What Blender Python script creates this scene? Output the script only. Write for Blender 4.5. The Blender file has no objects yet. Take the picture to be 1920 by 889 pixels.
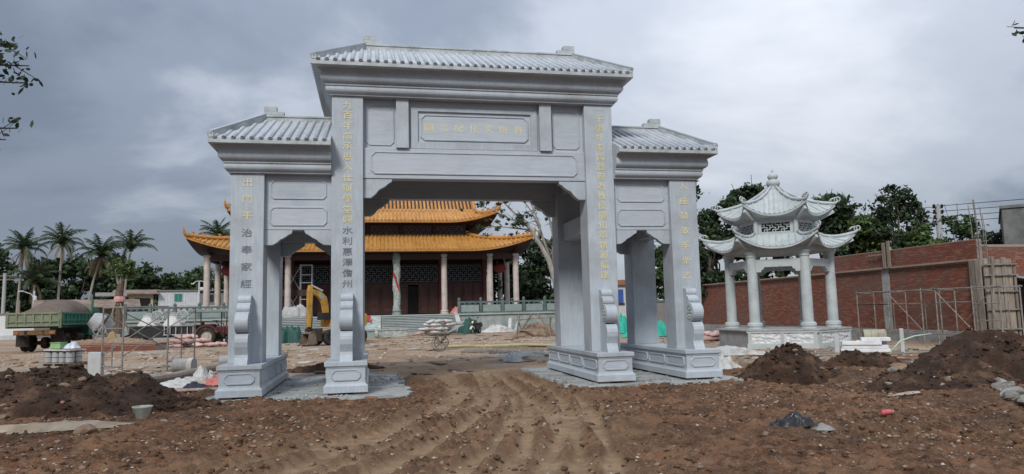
import bpy, bmesh, math, random
import numpy as np
from mathutils import Vector, Matrix

SC = bpy.context.scene
COL = SC.collection
R = math.radians
random.seed(7)
rng = np.random.default_rng(7)

# ------------------------------------------------------------------ camera
cam_d = bpy.data.cameras.new('camera')
cam_d.sensor_fit = 'HORIZONTAL'; cam_d.sensor_width = 36.0
cam_d.lens = 36.0 * 1331.66 / 1920.0
cam_d.clip_start = 0.05; cam_d.clip_end = 3000
cam = bpy.data.objects.new('camera', cam_d); COL.objects.link(cam)
_Rv = Vector((0.98119631, -0.19170811, -0.02240097)); _Uv = Vector((0.00155057, -0.10822675, 0.99412503)); _F = Vector((0.19300622, 0.97546654, 0.10589443))
_m = Matrix((_Rv, _Uv, -_F)).transposed().to_4x4()
_m.translation = Vector((-2.3948, -15.9612, 1.6))
cam.matrix_world = _m
SC.camera = cam

# ------------------------------------------------------------------ light: overcast day
SUN_EL, SUN_AZ = 40, 208           # azimuth measured clockwise from +Y (behind the camera, a little to the left)
sun_d = bpy.data.lights.new('sun', 'SUN'); sun_d.energy = 1.6; sun_d.angle = R(15); sun_d.color = (1.0, .975, .93)
sun = bpy.data.objects.new('sun', sun_d); COL.objects.link(sun)
_az = R(SUN_AZ); _el = R(SUN_EL)
_sd = Vector((math.sin(_az) * math.cos(_el), math.cos(_az) * math.cos(_el), math.sin(_el)))
sun.rotation_euler = _sd.to_track_quat('Z', 'Y').to_euler()

w = bpy.data.worlds.new('World'); SC.world = w; w.use_nodes = True
nt = w.node_tree; nt.nodes.clear()
def wn(t, **k):
    n = nt.nodes.new(t)
    for a, b in k.items(): setattr(n, a, b)
    return n
def wmath(op, a, b=None, c=None):
    n = wn('ShaderNodeMath', operation=op)
    for i, x in enumerate((a, b, c)):
        if x is None: continue
        if isinstance(x, (int, float)): n.inputs[i].default_value = x
        else: nt.links.new(x, n.inputs[i])
    return n.outputs[0]
sky = wn('ShaderNodeTexSky', sky_type='NISHITA'); sky.sun_disc = False
sky.sun_elevation = R(SUN_EL); sky.sun_rotation = R(SUN_AZ)
bg1 = wn('ShaderNodeBackground'); bg1.inputs[1].default_value = 0.09
nt.links.new(sky.outputs[0], bg1.inputs[0])
tc = wn('ShaderNodeTexCoord'); sep = wn('ShaderNodeSeparateXYZ'); nt.links.new(tc.outputs['Generated'], sep.inputs[0])
zz = wmath('MAXIMUM', sep.outputs[2], 0.0)
den = wmath('ADD', zz, 0.34)
cx_ = wmath('DIVIDE', sep.outputs[0], den); cy_ = wmath('DIVIDE', sep.outputs[1], den)
comb = wn('ShaderNodeCombineXYZ'); nt.links.new(cx_, comb.inputs[0]); nt.links.new(cy_, comb.inputs[1])
def wnoise(scale, detail, rough, off, dist=0.0):
    mp = wn('ShaderNodeMapping'); mp.inputs['Location'].default_value = off; mp.inputs['Scale'].default_value = (0.75, 1.0, 1)
    nt.links.new(comb.outputs[0], mp.inputs[0])
    n = wn('ShaderNodeTexNoise'); n.inputs['Scale'].default_value = scale; n.inputs['Detail'].default_value = detail
    n.inputs['Roughness'].default_value = rough; n.inputs['Distortion'].default_value = dist
    nt.links.new(mp.outputs[0], n.inputs[0]); return n.outputs[0]
n1 = wnoise(1.25, 6, .55, (3.1, 1.7, 0), .4)
n2 = wnoise(3.2, 6, .5, (7.3, 2.2, 0), .35)
# the western half of the cloud deck is thicker (darker), the eastern half thinner
mrx = wn('ShaderNodeMapRange', interpolation_type='SMOOTHSTEP'); mrx.inputs[1].default_value = -.42; mrx.inputs[2].default_value = .45; mrx.inputs[3].default_value = .12; mrx.inputs[4].default_value = .74; nt.links.new(sep.outputs[0], mrx.inputs[0])
mrx2 = wn('ShaderNodeMapRange', interpolation_type='SMOOTHSTEP'); mrx2.inputs[1].default_value = .48; mrx2.inputs[2].default_value = .80; mrx2.inputs[3].default_value = 0; mrx2.inputs[4].default_value = -.22; nt.links.new(sep.outputs[0], mrx2.inputs[0])
thin = wmath('ADD', mrx.outputs[0], mrx2.outputs[0])
v = wmath('MULTIPLY_ADD', wmath('SUBTRACT', n1, .5), 1.6, thin)
v = wmath('MULTIPLY_ADD', wmath('SUBTRACT', n2, .5), .50, v)
ramp = wn('ShaderNodeValToRGB'); e = ramp.color_ramp
e.interpolation = 'EASE'
e.elements[0].position = 0.0; e.elements[0].color = (.100, .120, .158, 1)
e.elements[1].position = 1.0; e.elements[1].color = (.43, .45, .49, 1)
x_ = e.elements.new(.30); x_.color = (.145, .168, .213, 1)
x_ = e.elements.new(.58); x_.color = (.275, .30, .345, 1)
nt.links.new(v, ramp.inputs[0])
# CIE overcast law: the zenith is about three times as bright as the horizon
cie = wmath('MULTIPLY_ADD', zz, 1.7, 0.70)
bg2 = wn('ShaderNodeBackground'); nt.links.new(ramp.outputs[0], bg2.inputs[0]); nt.links.new(cie, bg2.inputs[1])
mix = wn('ShaderNodeMixShader'); mix.inputs[0].default_value = .93
nt.links.new(bg1.outputs[0], mix.inputs[1]); nt.links.new(bg2.outputs[0], mix.inputs[2])
out = wn('ShaderNodeOutputWorld'); nt.links.new(mix.outputs[0], out.inputs[0])

SC.view_settings.view_transform = 'Standard'; SC.view_settings.look = 'None'
SC.view_settings.exposure = 0.82; SC.view_settings.gamma = 1.0; SC.view_settings.use_curve_mapping = False
SC.cycles.max_bounces = 6; SC.cycles.use_denoising = True

# ------------------------------------------------------------------ materials
def pm(name, cols, scale=4.0, rough=.8, bump=.2, bscale=None, stretch=(1, 1, 1), detail=7, metallic=0.0, var=0.0, dirt=None, spec=.35, bdist=.02, rand=False):
    m = bpy.data.materials.new(name); m.use_nodes = True
    t = m.node_tree; t.nodes.clear(); N = t.nodes.new; L = t.links.new
    bs = N('ShaderNodeBsdfPrincipled'); o = N('ShaderNodeOutputMaterial'); L(bs.outputs[0], o.inputs[0])
    bs.inputs['Roughness'].default_value = rough; bs.inputs['Metallic'].default_value = metallic
    bs.inputs['Specular IOR Level'].default_value = spec
    c = N('ShaderNodeTexCoord'); mp = N('ShaderNodeMapping'); mp.inputs['Scale'].default_value = stretch
    L(c.outputs['Object'], mp.inputs[0])
    vec = mp.outputs[0]
    oi = None
    if var or rand:
        oi = N('ShaderNodeObjectInfo')
        ad = N('ShaderNodeVectorMath'); ad.operation = 'MULTIPLY_ADD'
        cb = N('ShaderNodeCombineXYZ')
        for i in range(3): L(oi.outputs['Random'], cb.inputs[i])
        ad.inputs[1].default_value = (37, 51, 23); L(cb.outputs[0], ad.inputs[0]); L(mp.outputs[0], ad.inputs[2]); vec = ad.outputs[0]
    n = N('ShaderNodeTexNoise'); n.inputs['Scale'].default_value = scale; n.inputs['Detail'].default_value = detail; n.inputs['Roughness'].default_value = .62
    L(vec, n.inputs[0])
    r = N('ShaderNodeValToRGB'); el = r.color_ramp.elements
    k = len(cols); lo, hi = .30, .70
    for i, cc in enumerate(cols):
        p = lo + (hi - lo) * (i / max(1, k - 1))
        if i < 2: q = el[i]; q.position = p
        else: q = el.new(p)
        q.color = (*cc, 1)
    if k == 1: el[1].color = (*cols[0], 1)
    L(n.outputs[0], r.inputs[0]); col = r.outputs[0]
    if dirt:
        dc, ds, d0, d1 = dirt
        n3 = N('ShaderNodeTexNoise'); n3.inputs['Scale'].default_value = ds; n3.inputs['Detail'].default_value = 8; n3.inputs['Roughness'].default_value = .65; L(c.outputs['Object'], n3.inputs[0])
        mr = N('ShaderNodeMapRange'); mr.inputs[1].default_value = d0; mr.inputs[2].default_value = d1; L(n3.outputs[0], mr.inputs[0])
        mx = N('ShaderNodeMix'); mx.data_type = 'RGBA'; L(mr.outputs[0], mx.inputs[0]); L(col, mx.inputs[6]); mx.inputs[7].default_value = (*dc, 1); col = mx.outputs[2]
    if var:
        hs = N('ShaderNodeHueSaturation'); mr2 = N('ShaderNodeMapRange'); mr2.inputs[3].default_value = 1 - var; mr2.inputs[4].default_value = 1 + var
        L(oi.outputs['Random'], mr2.inputs[0]); L(mr2.outputs[0], hs.inputs['Value']); L(col, hs.inputs['Color']); col = hs.outputs[0]
    L(col, bs.inputs['Base Color'])
    if bump:
        n2 = N('ShaderNodeTexNoise'); n2.inputs['Scale'].default_value = bscale or scale * 6; n2.inputs['Detail'].default_value = 6; L(vec, n2.inputs[0])
        b = N('ShaderNodeBump'); b.inputs['Strength'].default_value = bump; b.inputs['Distance'].default_value = bdist; L(n2.outputs[0], b.inputs['Height']); L(b.outputs[0], bs.inputs['Normal'])
    return m

# ------------------------------------------------------------------ mesh helpers
class MB:
    def __init__(s): s.v = []; s.f = []
    def add(s, vs, fs):
        b = len(s.v); s.v.extend([tuple(map(float, q)) for q in vs]); s.f.extend([tuple(b + i for i in q) for q in fs]); return s
    def box(s, x0, x1, y0, y1, z0, z1):
        return s.add([(x0, y0, z0), (x1, y0, z0), (x1, y1, z0), (x0, y1, z0), (x0, y0, z1), (x1, y0, z1), (x1, y1, z1), (x0, y1, z1)],
                     [(0, 3, 2, 1), (4, 5, 6, 7), (0, 1, 5, 4), (1, 2, 6, 5), (2, 3, 7, 6), (3, 0, 4, 7)])
    def obox(s, c, size, M=None):
        hx, hy, hz = [q / 2 for q in size]; c = Vector(c)
        vs = [Vector((a * hx, b * hy, d * hz)) for d in (-1, 1) for a, b in ((-1, -1), (1, -1), (1, 1), (-1, 1))]
        if M is not None: vs = [M @ q for q in vs]
        return s.add([q + c for q in vs], [(0, 3, 2, 1), (4, 5, 6, 7), (0, 1, 5, 4), (1, 2, 6, 5), (2, 3, 7, 6), (3, 0, 4, 7)])
    def bar(s, p, q, wd, ht=None, up=(0, 0, 1)):
        p = Vector(p); q = Vector(q); d = q - p; L = d.length
        z = d.normalized(); u = Vector(up)
        if abs(z.dot(u)) > .98: u = Vector((1, 0, 0))
        x = u.cross(z).normalized(); y = z.cross(x)
        M = Matrix((x, y, z)).transposed()
        return s.obox((p + q) / 2, (wd, ht or wd, L), M)
    def tube(s, pts, rad, n=8, cap=True):
        pts = [Vector(p) for p in pts]; k = len(pts)
        if not hasattr(rad, '__len__'): rad = [rad] * k
        vs = []; ref = None
        for i, p in enumerate(pts):
            d = (pts[min(i + 1, k - 1)] - pts[max(i - 1, 0)]).normalized()
            if ref is None:
                ref = Vector((0, 0, 1)) if abs(d.z) < .9 else Vector((1, 0, 0))
            x = (ref - d * ref.dot(d)).normalized(); y = d.cross(x); ref = x
            for j in range(n):
                a = 2 * math.pi * j / n; vs.append(p + (x * math.cos(a) + y * math.sin(a)) * rad[i])
        fs = [(i * n + j, i * n + (j + 1) % n, (i + 1) * n + (j + 1) % n, (i + 1) * n + j) for i in range(k - 1) for j in range(n)]
        if cap: fs += [tuple(range(n - 1, -1, -1)), tuple((k - 1) * n + j for j in range(n))]
        return s.add(vs, fs)
    def lathe(s, prof, c=(0, 0, 0), n=20, axis='z', cap=True):
        vs = []; c = Vector(c)
        for r_, z_ in prof:
            for j in range(n):
                a = 2 * math.pi * j / n; q = (r_ * math.cos(a), r_ * math.sin(a), z_)
                if axis == 'x': q = (q[2], q[0], q[1])
                if axis == 'y': q = (q[1], q[2], q[0])
                vs.append(Vector(q) + c)
        k = len(prof)
        fs = [(i * n + j, i * n + (j + 1) % n, (i + 1) * n + (j + 1) % n, (i + 1) * n + j) for i in range(k - 1) for j in range(n)]
        if cap: fs += [tuple(range(n - 1, -1, -1)), tuple((k - 1) * n + j for j in range(n))]
        return s.add(vs, fs)
    def prism(s, poly, a0, a1, mapf):
        """poly = [(u, v)], extruded between a0 and a1; mapf(u, v, a) -> xyz"""
        n = len(poly)
        vs = [mapf(u, v_, a0) for u, v_ in poly] + [mapf(u, v_, a1) for u, v_ in poly]
        fs = [tuple(range(n)), tuple(range(2 * n - 1, n - 1, -1))] + [(i, n + i, n + (i + 1) % n, (i + 1) % n) for i in range(n)]
        return s.add(vs, fs)
    def ring(s, outer, inner, a0, a1, mapf):
        n = len(outer)
        vs = [mapf(u, q, a) for a in (a0, a1) for pl in (outer, inner) for u, q in pl]
        fs = []
        for i in range(n):
            j = (i + 1) % n
            fs += [(2 * n + i, 2 * n + j, 3 * n + j, 3 * n + i), (i, j, 2 * n + j, 2 * n + i), (n + i, 3 * n + i, 3 * n + j, n + j), (i, n + i, n + j, j)]
        return s.add(vs, fs)
    def sweep(s, prof, x0, x1, y0, y1, sides='FBLR'):
        """sweep a profile [(offset, z)] round a rectangle (offset 0 on a side that is not swept)"""
        fo = lambda c: 1 if c in sides else 0
        vs = []
        for o_, z_ in prof:
            vs += [(x0 - o_ * fo('L'), y0 - o_ * fo('F'), z_), (x1 + o_ * fo('R'), y0 - o_ * fo('F'), z_), (x1 + o_ * fo('R'), y1 + o_ * fo('B'), z_), (x0 - o_ * fo('L'), y1 + o_ * fo('B'), z_)]
        k = len(prof)
        fs = [(i * 4 + j, i * 4 + (j + 1) % 4, i * 4 + 4 + (j + 1) % 4, i * 4 + 4 + j) for i in range(k - 1) for j in range(4)]
        fs += [(3, 2, 1, 0), tuple((k - 1) * 4 + j for j in range(4))]
        return s.add(vs, fs)
    def grid(s, fn, us, vs_, flip=False):
        nu, nv = len(us), len(vs_)
        pts = [fn(u, q) for u in us for q in vs_]
        fs = [((i) * nv + j, (i + 1) * nv + j, (i + 1) * nv + j + 1, i * nv + j + 1) for i in range(nu - 1) for j in range(nv - 1)]
        if flip: fs = [f[::-1] for f in fs]
        return s.add(pts, fs)
    def mesh(s, name):
        me = bpy.data.meshes.new(name); me.from_pydata(s.v, [], s.f); me.update(); return me
    def build(s, name, mat, parent=None, smooth=False, label=None, loc=None, bevel=0, fixn=False, kind=None):
        me = s.mesh(name)
        if fixn:
            bm = bmesh.new(); bm.from_mesh(me); bmesh.ops.recalc_face_normals(bm, faces=bm.faces); bm.to_mesh(me); bm.free()
        return link(name, me, mat, parent, smooth, label, loc, bevel, kind)

def link(name, me, mat, parent=None, smooth=False, label=None, loc=None, bevel=0, kind=None):
    if mat and not me.materials: me.materials.append(mat)
    if smooth: me.polygons.foreach_set('use_smooth', [True] * len(me.polygons))
    o = bpy.data.objects.new(name, me); COL.objects.link(o)
    if parent: o.parent = parent
    if loc: o.location = loc
    if label: o['label'] = label
    if kind: o['kind'] = kind
    if bevel:
        b = o.modifiers.new('bevel', 'BEVEL'); b.width = bevel; b.segments = 2; b.limit_method = 'ANGLE'; b.angle_limit = R(40)
    return o
def thing(name, label, cat, loc=(0, 0, 0), rz=0, group=None):
    o = bpy.data.objects.new(name, None); COL.objects.link(o); o.location = loc; o.rotation_euler = (0, 0, rz)
    o.empty_display_size = .2
    return tag(o, label, cat, group)
def tag(o, label, cat, group=None):
    o['label'] = label; o['category'] = cat
    if group: o['group'] = group
    return o
def struct(o): o['kind'] = 'structure'; return o
def dup(root, loc, rz=None, label=None, group=None, scale=None):
    r = root.copy(); COL.objects.link(r); r.location = loc
    if rz is not None: r.rotation_euler = (0, 0, rz)
    if label: r['label'] = label
    if group: r['group'] = group
    if scale: r.scale = (scale,) * 3
    for ch in list(root.children):
        c = ch.copy(); COL.objects.link(c); c.parent = r
        for g in list(ch.children):
            d = g.copy(); COL.objects.link(d); d.parent = c
    return r
def npmesh(name, V, F):
    """numpy verts (n,3) and equal-sized faces (m,k) -> mesh"""
    me = bpy.data.meshes.new(name); n = len(V); m, k = F.shape
    me.vertices.add(n); me.vertices.foreach_set('co', np.ascontiguousarray(V, np.float32).ravel())
    me.loops.add(m * k); me.loops.foreach_set('vertex_index', np.ascontiguousarray(F, np.int32).ravel())
    me.polygons.add(m); me.polygons.foreach_set('loop_start', np.arange(0, m * k, k, dtype=np.int32))
    me.update(calc_edges=True); me.validate(); return me

# value noise in numpy
def _h(ix, iy, s): 
    n = (ix.astype(np.int64) * 374761393 + iy.astype(np.int64) * 668265263 + s * 1274126177) & 0x7fffffff
    n = ((n ^ (n >> 13)) * 1274126177) & 0x7fffffff
    return ((n ^ (n >> 16)) & 0xffff) / 65535.0
def vn(x, y, s=0):
    ix = np.floor(x); iy = np.floor(y); fx = x - ix; fy = y - iy
    fx = fx * fx * (3 - 2 * fx); fy = fy * fy * (3 - 2 * fy)
    a = _h(ix, iy, s); b = _h(ix + 1, iy, s); c = _h(ix, iy + 1, s); d = _h(ix + 1, iy + 1, s)
    return (a * (1 - fx) + b * fx) * (1 - fy) + (c * (1 - fx) + d * fx) * fy
def fbm(x, y, s=0, o=4, g=.5):
    x = np.asarray(x, float); y = np.asarray(y, float)
    t = 0; a = 1; n = 0
    for i in range(o):
        t = t + a * vn(x, y, s + i * 17); n += a; a *= g; x = x * 2.03 + 11.3; y = y * 2.03 + 5.7
    return t / n
# ================================================================== the stone gateway
M_STONE = pm('gateway_stone', [(.345, .39, .43), (.39, .435, .475), (.435, .48, .52)], scale=3.0, rough=.55, bump=.12, bscale=60, stretch=(9, 9, .8), var=.04, dirt=((.285, .30, .315), 1.0, .46, .72))
M_STONEH = pm('panel_stone', [(.35, .39, .435), (.40, .44, .485), (.44, .48, .525)], scale=3.0, rough=.5, bump=.08, bscale=60, stretch=(.7, 4, 9), var=.04, dirt=((.30, .34, .40), 1.1, .52, .8))
M_TILE = pm('roof_tile_stone', [(.315, .345, .375), (.385, .415, .445), (.44, .465, .49)], scale=3, rough=.6, bump=.1, var=.07)
M_RIDGE = pm('ridge_stone', [(.30, .33, .34), (.40, .43, .44), (.47, .50, .52)], scale=3.5, rough=.7, bump=.2, dirt=((.22, .25, .24), 2.2, .5, .72))
M_GOLD = pm('gold_paint', [(.58, .52, .28), (.72, .67, .42)], scale=20, rough=.5, bump=0)
M_CUT = pm('unpainted_engraving', [(.13, .145, .17), (.17, .19, .22)], scale=20, rough=.9, bump=0)

M_PB = pm('packing_brick_clay', [(.20, .11, .08), (.3, .2, .15)], scale=6)
gate = thing('memorial_gateway', 'grey blue stone memorial gateway with three tiled roofs and carved inscriptions, standing on the mud', 'gateway')
XO, XI, PW, PD, RY = 5.0365, 2.9366, .343, .615, 2.758
HP, HTO, HTI = .663, 4.728, 6.528

def octo(x0, x1, z0, z1, c): return [(x0 + c, z0), (x1 - c, z0), (x1, z0 + c), (x1, z1 - c), (x1 - c, z1), (x0 + c, z1), (x0, z1 - c), (x0, z0 + c)]
def rect8(x0, x1, z0, z1): return octo(x0, x1, z0, z1, .001)
def panel(parent, x0, x1, z0, z1, mapf, c=.07, t=.022, w=.03, mat=None):
    """a raised moulding with cut corners and the panel inside it; mapf(u, v, out)"""
    b = MB(); b.ring(octo(x0, x1, z0, z1, c), octo(x0 + w, x1 - w, z0 + w, z1 - w, c * .9), -.01, t, mapf)
    o = b.build('panel_moulding', M_STONE, parent, fixn=True, bevel=.006)
    b = MB(); b.prism(octo(x0 + w, x1 - w, z0 + w, z1 - w, c * .9), -.012, t * .35, mapf)
    o2 = b.build('panel', M_STONEH, parent, fixn=True)
    return o, o2

# ---- pedestals
PY0, PY1 = -.6697, 4.0227
ped_prof = [(-.02, .03), (.0, .03), (.0, .165), (-.012, .18), (-.03, .19), (-.048, .215), (-.055, .25), (-.055, .525), (-.045, .535), (-.04, .56), (-.014, .575), (-.014, HP), (-.05, HP + .001)]
for sx in (-XO, -XI, XI, XO):
    b = MB(); b.sweep(ped_prof, sx - .4515, sx + .4515, PY0 - .0, PY1)
    p = b.build('pedestal', M_STONE, gate, bevel=.008)
    fx = sx
    panel(p, fx - .30, fx + .30, .275, .505, lambda u, q, a: (u, PY0 + .055 - a, q))
    panel(p, fx - .30, fx + .30, .275, .505, lambda u, q, a: (u, PY1 - .055 + a, q))
    for sg in (-1, 1):
        Ys = PY0 + .12; n = 4; L = (PY1 - PY0 - .24) / n
        for k in range(n):
            panel(p, Ys + k * L + .05, Ys + (k + 1) * L - .05, .275, .505, lambda u, q, a, sg=sg, sx=sx: (sx + sg * (.4515 - .055 + a), u, q), c=.05)
    for yy in (PY0 + .06, PY0 + 1.5, PY0 + 3.2, PY1 - .25):
        for xx in (-.38, .16):      # bricks packed under the plinth
            b = MB(); b.box(sx + xx, sx + xx + .24, yy, yy + .12, -.05, .032); b.build('packing_brick', M_PB, p)

# ---- pillars
pillars = {}
for sx in (-XO, -XI, XI, XO):
    ht = HTO if abs(sx) == XO else HTI
    for yy in (0, RY):
        b = MB(); b.box(sx - PW, sx + PW, yy, yy + PD, HP, ht)
        pillars[(sx, yy)] = b.build('pillar', M_STONE, gate, bevel=.012)

def inscription(parent, chars, xc, z_top, z_bot, cw, chh, mat, name='carved_character', y=-.004, horizontal=False, wmul=1.25):
    """carved characters as one flat-cut text mesh, just proud of the face"""
    mb_v = []; mb_f = []
    n = len(chars)
    for i, ch in enumerate(chars):
        cu = bpy.data.curves.new('c', 'FONT'); cu.body = ch; cu.extrude = .004; cu.resolution_u = 2; cu.offset = .002
        ob = bpy.data.objects.new('c', cu); COL.objects.link(ob)
        dg = bpy.context.evaluated_depsgraph_get(); me = bpy.data.meshes.new_from_object(ob.evaluated_get(dg))
        co = np.zeros(len(me.vertices) * 3); me.vertices.foreach_get('co', co); co = co.reshape(-1, 3)
        mn, mx = co[:, :2].min(0), co[:, :2].max(0); cc = (mn + mx) / 2
        if horizontal: px, pz = xc + (z_top + (z_bot - z_top) * i / (n - 1)), cw
        else: px, pz = xc, z_top + (z_bot - z_top) * i / (n - 1)
        mb_v, mb_f, base = [], [], 0
        s = chh
        for q in co: mb_v.append((px + (q[0] - .5) * s * wmul, y - q[2], pz + (q[1] - cc[1]) * s))
        for p in me.polygons: mb_f.append(tuple(base + k for k in p.vertices))
        bpy.data.objects.remove(ob); bpy.data.curves.remove(cu); bpy.data.meshes.remove(me)
        b = MB(); b.v = mb_v; b.f = mb_f
        b.build(name, mat, parent, kind='stuff')
t1 = '九百年前承恩入仕辦學堂興水利惠澤儋州'
z0, z1 = 6.32, 2.31; st = (z1 - z0) / 17
inscription(pillars[(-XI, 0)], t1[:12], -XI + .005, z0, z0 + st * 11, 0, .185, M_GOLD)
inscription(pillars[(-XI, 0)], t1[12:], -XI + .005, z0 + st * 12, z1, 0, .185, M_CUT)
t2 = '一千裏外奉旨登程為教授權知軍籍源福建'
inscription(pillars[(XI, 0)], t2, XI + .02, 6.42, 2.43, 0, .18, M_GOLD)
z0, z1 = 4.53, 2.34; st = (z1 - z0) / 6
t3 = '出門平治奉家經'
inscription(pillars[(-XO, 0)], t3[:3], -XO + .0, z0, z0 + st * 2, 0, .19, M_GOLD)
inscription(pillars[(-XO, 0)], t3[3:], -XO + .0, z0 + st * 3, z1, 0, .19, M_CUT)
inscription(pillars[(XO, 0)], '入座鼓歌孚聖志', XO + .0, 4.57, 2.40, 0, .185, M_GOLD)

# ---- scroll-shaped drum stones in front of (and behind) each pillar
def arc(cy, cz, r, a0, a1, n=10): return [(cy + r * math.cos(R(a0 + (a1 - a0) * i / n)), cz + r * math.sin(R(a0 + (a1 - a0) * i / n))) for i in range(n + 1)]
scroll = [(-.0, 2.09), (.10, 2.09)] + arc(.10, 1.99, .10, 90, -40, 6) + [(.20, 1.90)] + arc(.20, 1.81, .09, 90, -50, 6) + [(.27, 1.73)] + \
         arc(.31, 1.52, .215, 95, -95, 14) + [(.33, 1.30), (.40, 1.285), (.45, 1.25), (.485, 1.19), (.50, 1.12), (.49, 1.02), (.455, .93), (.43, .86), (.445, .80), (.485, .73), (.51, HP), (0, HP)]
for sx in (-XO, -XI, XI, XO):
    for yy, sg in ((0, -1), (RY + PD, 1)):
        b = MB(); b.prism(scroll, sx - .13, sx + .13, lambda u, q, a: (a, yy + sg * u, q))
        d = b.build('drum_stone', M_STONE, gate, bevel=.01, fixn=True)
        for s2 in (-1, 1):
            b = MB(); b.lathe([(.17, 0), (.17, .012), (.145, .014), (.14, .004), (.0, .004)], n=24, axis='x', cap=False)
            for k in range(6):
                a = k * math.pi / 3; b.lathe([(.042, .0), (.036, .016), (.0, .02)], c=(0, .085 * math.cos(a), .085 * math.sin(a)), n=8, axis='x', cap=False)
            b.lathe([(.04, 0), (.034, .018), (0, .022)], n=8, axis='x', cap=False)
            b.v = [(sx + s2 * (.13 + q[0]), yy + sg * .31 + q[1], 1.52 + q[2]) for q in b.v]
            b.build('rosette', M_RIDGE, d, fixn=True)

# ---- screens between the pillars (front and back)
def qmap(y, sg): return lambda u, q, a: (u, y + sg * a, q)
def queti(x_in, dirx, L, ztop, h):
    """cloud-edged bracket profile: x_in at the pillar, running dirx"""
    pts = [(0, 0), (L, 0), (L - .02, -.07), (L - .08, -.10)]
    pts += [(L - .10 - .16 * t, -.10 - .13 * (t ** .6)) for t in (.25, .5, .75, 1)]
    pts += [(L - .30, -.25)] + [(L - .32 - .14 * t, -.25 - (h - .27) * (t ** .6)) for t in (.3, .6, 1)]
    pts += [(L - .49, -h), (0, -h)]
    k = .62 / L if False else 1
    return [(x_in + dirx * u, ztop + v_) for u, v_ in pts]
for y0, sg in ((.10, -1), (RY + PD - .10, 1)):
    th = .30
    # main bay: upper field board, lower beam
    b = MB(); b.prism([(-XI + PW, 5.38), (XI - PW, 5.38), (XI - PW, HTI + .02), (-XI + PW, HTI + .02)], -.10, -th, qmap(y0, sg)); b.build('sign_board', M_STONEH, gate, fixn=True)
    sb = COL.objects[-1] if False else bpy.data.objects[[o.name for o in gate.children if o.name.startswith('sign_board')][-1]]
    for u0, u1 in ((-1.86, -1.575), (1.50, 1.785)):
        b = MB(); b.box(u0, u1, y0 - sg * .035 - .1, y0 - sg * .035 + .1, 5.38, HTI + .01); b.build('short_post', M_STONE, gate, bevel=.008)
    for u0, u1 in ((-2.53, -1.90), (1.85, 2.51)): panel(sb, u0, u1, 5.46, 6.40, lambda u, q, a: (u, y0 + sg * (-.10 + a), q), c=.08)
    b = MB(); b.ring(rect8(-1.52, 1.46, 5.40, 6.36), rect8(-1.36, 1.31, 5.55, 6.28), -.11, -.05, qmap(y0, sg)); b.build('sign_frame', M_STONE, sb, fixn=True)
    panel(sb, -1.30, 1.25, 5.60, 6.22, lambda u, q, a: (u, y0 + sg * (-.10 + a), q), c=.09, t=.03, w=.035)
    b = MB(); b.prism([(-XI + PW, 4.68), (XI - PW, 4.68), (XI - PW, 5.38), (-XI + PW, 5.38)], .0, -th, qmap(y0, sg)); mbm = b.build('main_beam', M_STONEH, gate, fixn=True, bevel=.008)
    panel(mbm, -2.43, 2.40, 4.78, 5.30, lambda u, q, a: (u, y0 + sg * a, q), c=.09, t=.025, w=.03)
    for s2 in (-1, 1):
        b = MB(); b.prism(queti(s2 * (XI - PW), -s2, .65, 4.675, .44), -.02, -.20, qmap(y0, sg)); b.build('bracket', M_STONE, gate, fixn=True, bevel=.006)
    # side bays
    for s2 in (-1, 1):
        xa, xb = s2 * (XI + PW), s2 * (XO - PW); lo, hi = min(xa, xb), max(xa, xb)
        b = MB(); b.prism([(lo, 3.515), (hi, 3.515), (hi, HTO + .02), (lo, HTO + .02)], -.03, -th, qmap(y0, sg)); sbm = b.build('side_beam', M_STONEH, gate, fixn=True, bevel=.008)
        panel(sbm, lo + .11, hi - .11, 4.19, 4.62, lambda u, q, a: (u, y0 + sg * (-.03 + a), q), c=.07)
        panel(sbm, lo + .10, hi - .10, 3.60, 4.02, lambda u, q, a: (u, y0 + sg * (-.03 + a), q), c=.07)
        for e_, dd in ((lo, 1), (hi, -1)):
            L = .59; pts = [(0, 0), (L, 0), (L - .03, -.08), (L - .08, -.10)] + [(L - .10 - .13 * t, -.10 - .10 * t ** .7) for t in (.3, .6, 1)] + [(L - .26, -.21)] + [(L - .28 - .14 * t, -.21 - .12 * t ** .6) for t in (.3, .6, 1)] + [(0, -.34)]
            b = MB(); b.prism([(e_ + dd * u, 3.512 + q) for u, q in pts], -.04, -.2, qmap(y0, sg)); b.build('bracket', M_STONE, gate, fixn=True, bevel=.006)
sbs = [o for o in gate.children if o.name.startswith('sign_board')]
inscription(sbs[0], '園念紀化文悅曾', -.025, -1.08, 1.03, 5.915, .195, M_GOLD, name='sign_character', y=.19, horizontal=True, wmul=1.2)
# tie beams from front pillars to rear pillars, and slabs closing the tops
for sx in (-XO, -XI, XI, XO):
    b = MB(); b.box(sx - .2, sx + .2, PD + .001, RY - .001, 3.52, 3.98); b.build('tie_beam', M_STONE, gate, bevel=.01)
    b = MB(); b.box(sx - .2, sx + .2, PD + .001, RY - .001, 3.985 if abs(sx) == XO else 4.8, (HTO if abs(sx) == XO else HTI) + .02); b.build('tie_panel', M_STONE, gate)
b = MB(); b.box(-XI + .2, XI - .2, .40, RY + PD - .40, HTI - .02, HTI + .16); b.build('ceiling_slab', M_STONE, gate)
for s2 in (-1, 1):
    lo, hi = sorted((s2 * (XI + .2), s2 * (XO - .2)))
    b = MB(); b.box(lo, hi, .40, RY + PD - .40, HTO - .02, HTO + .16); b.build('ceiling_slab', M_STONE, gate)

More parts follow.
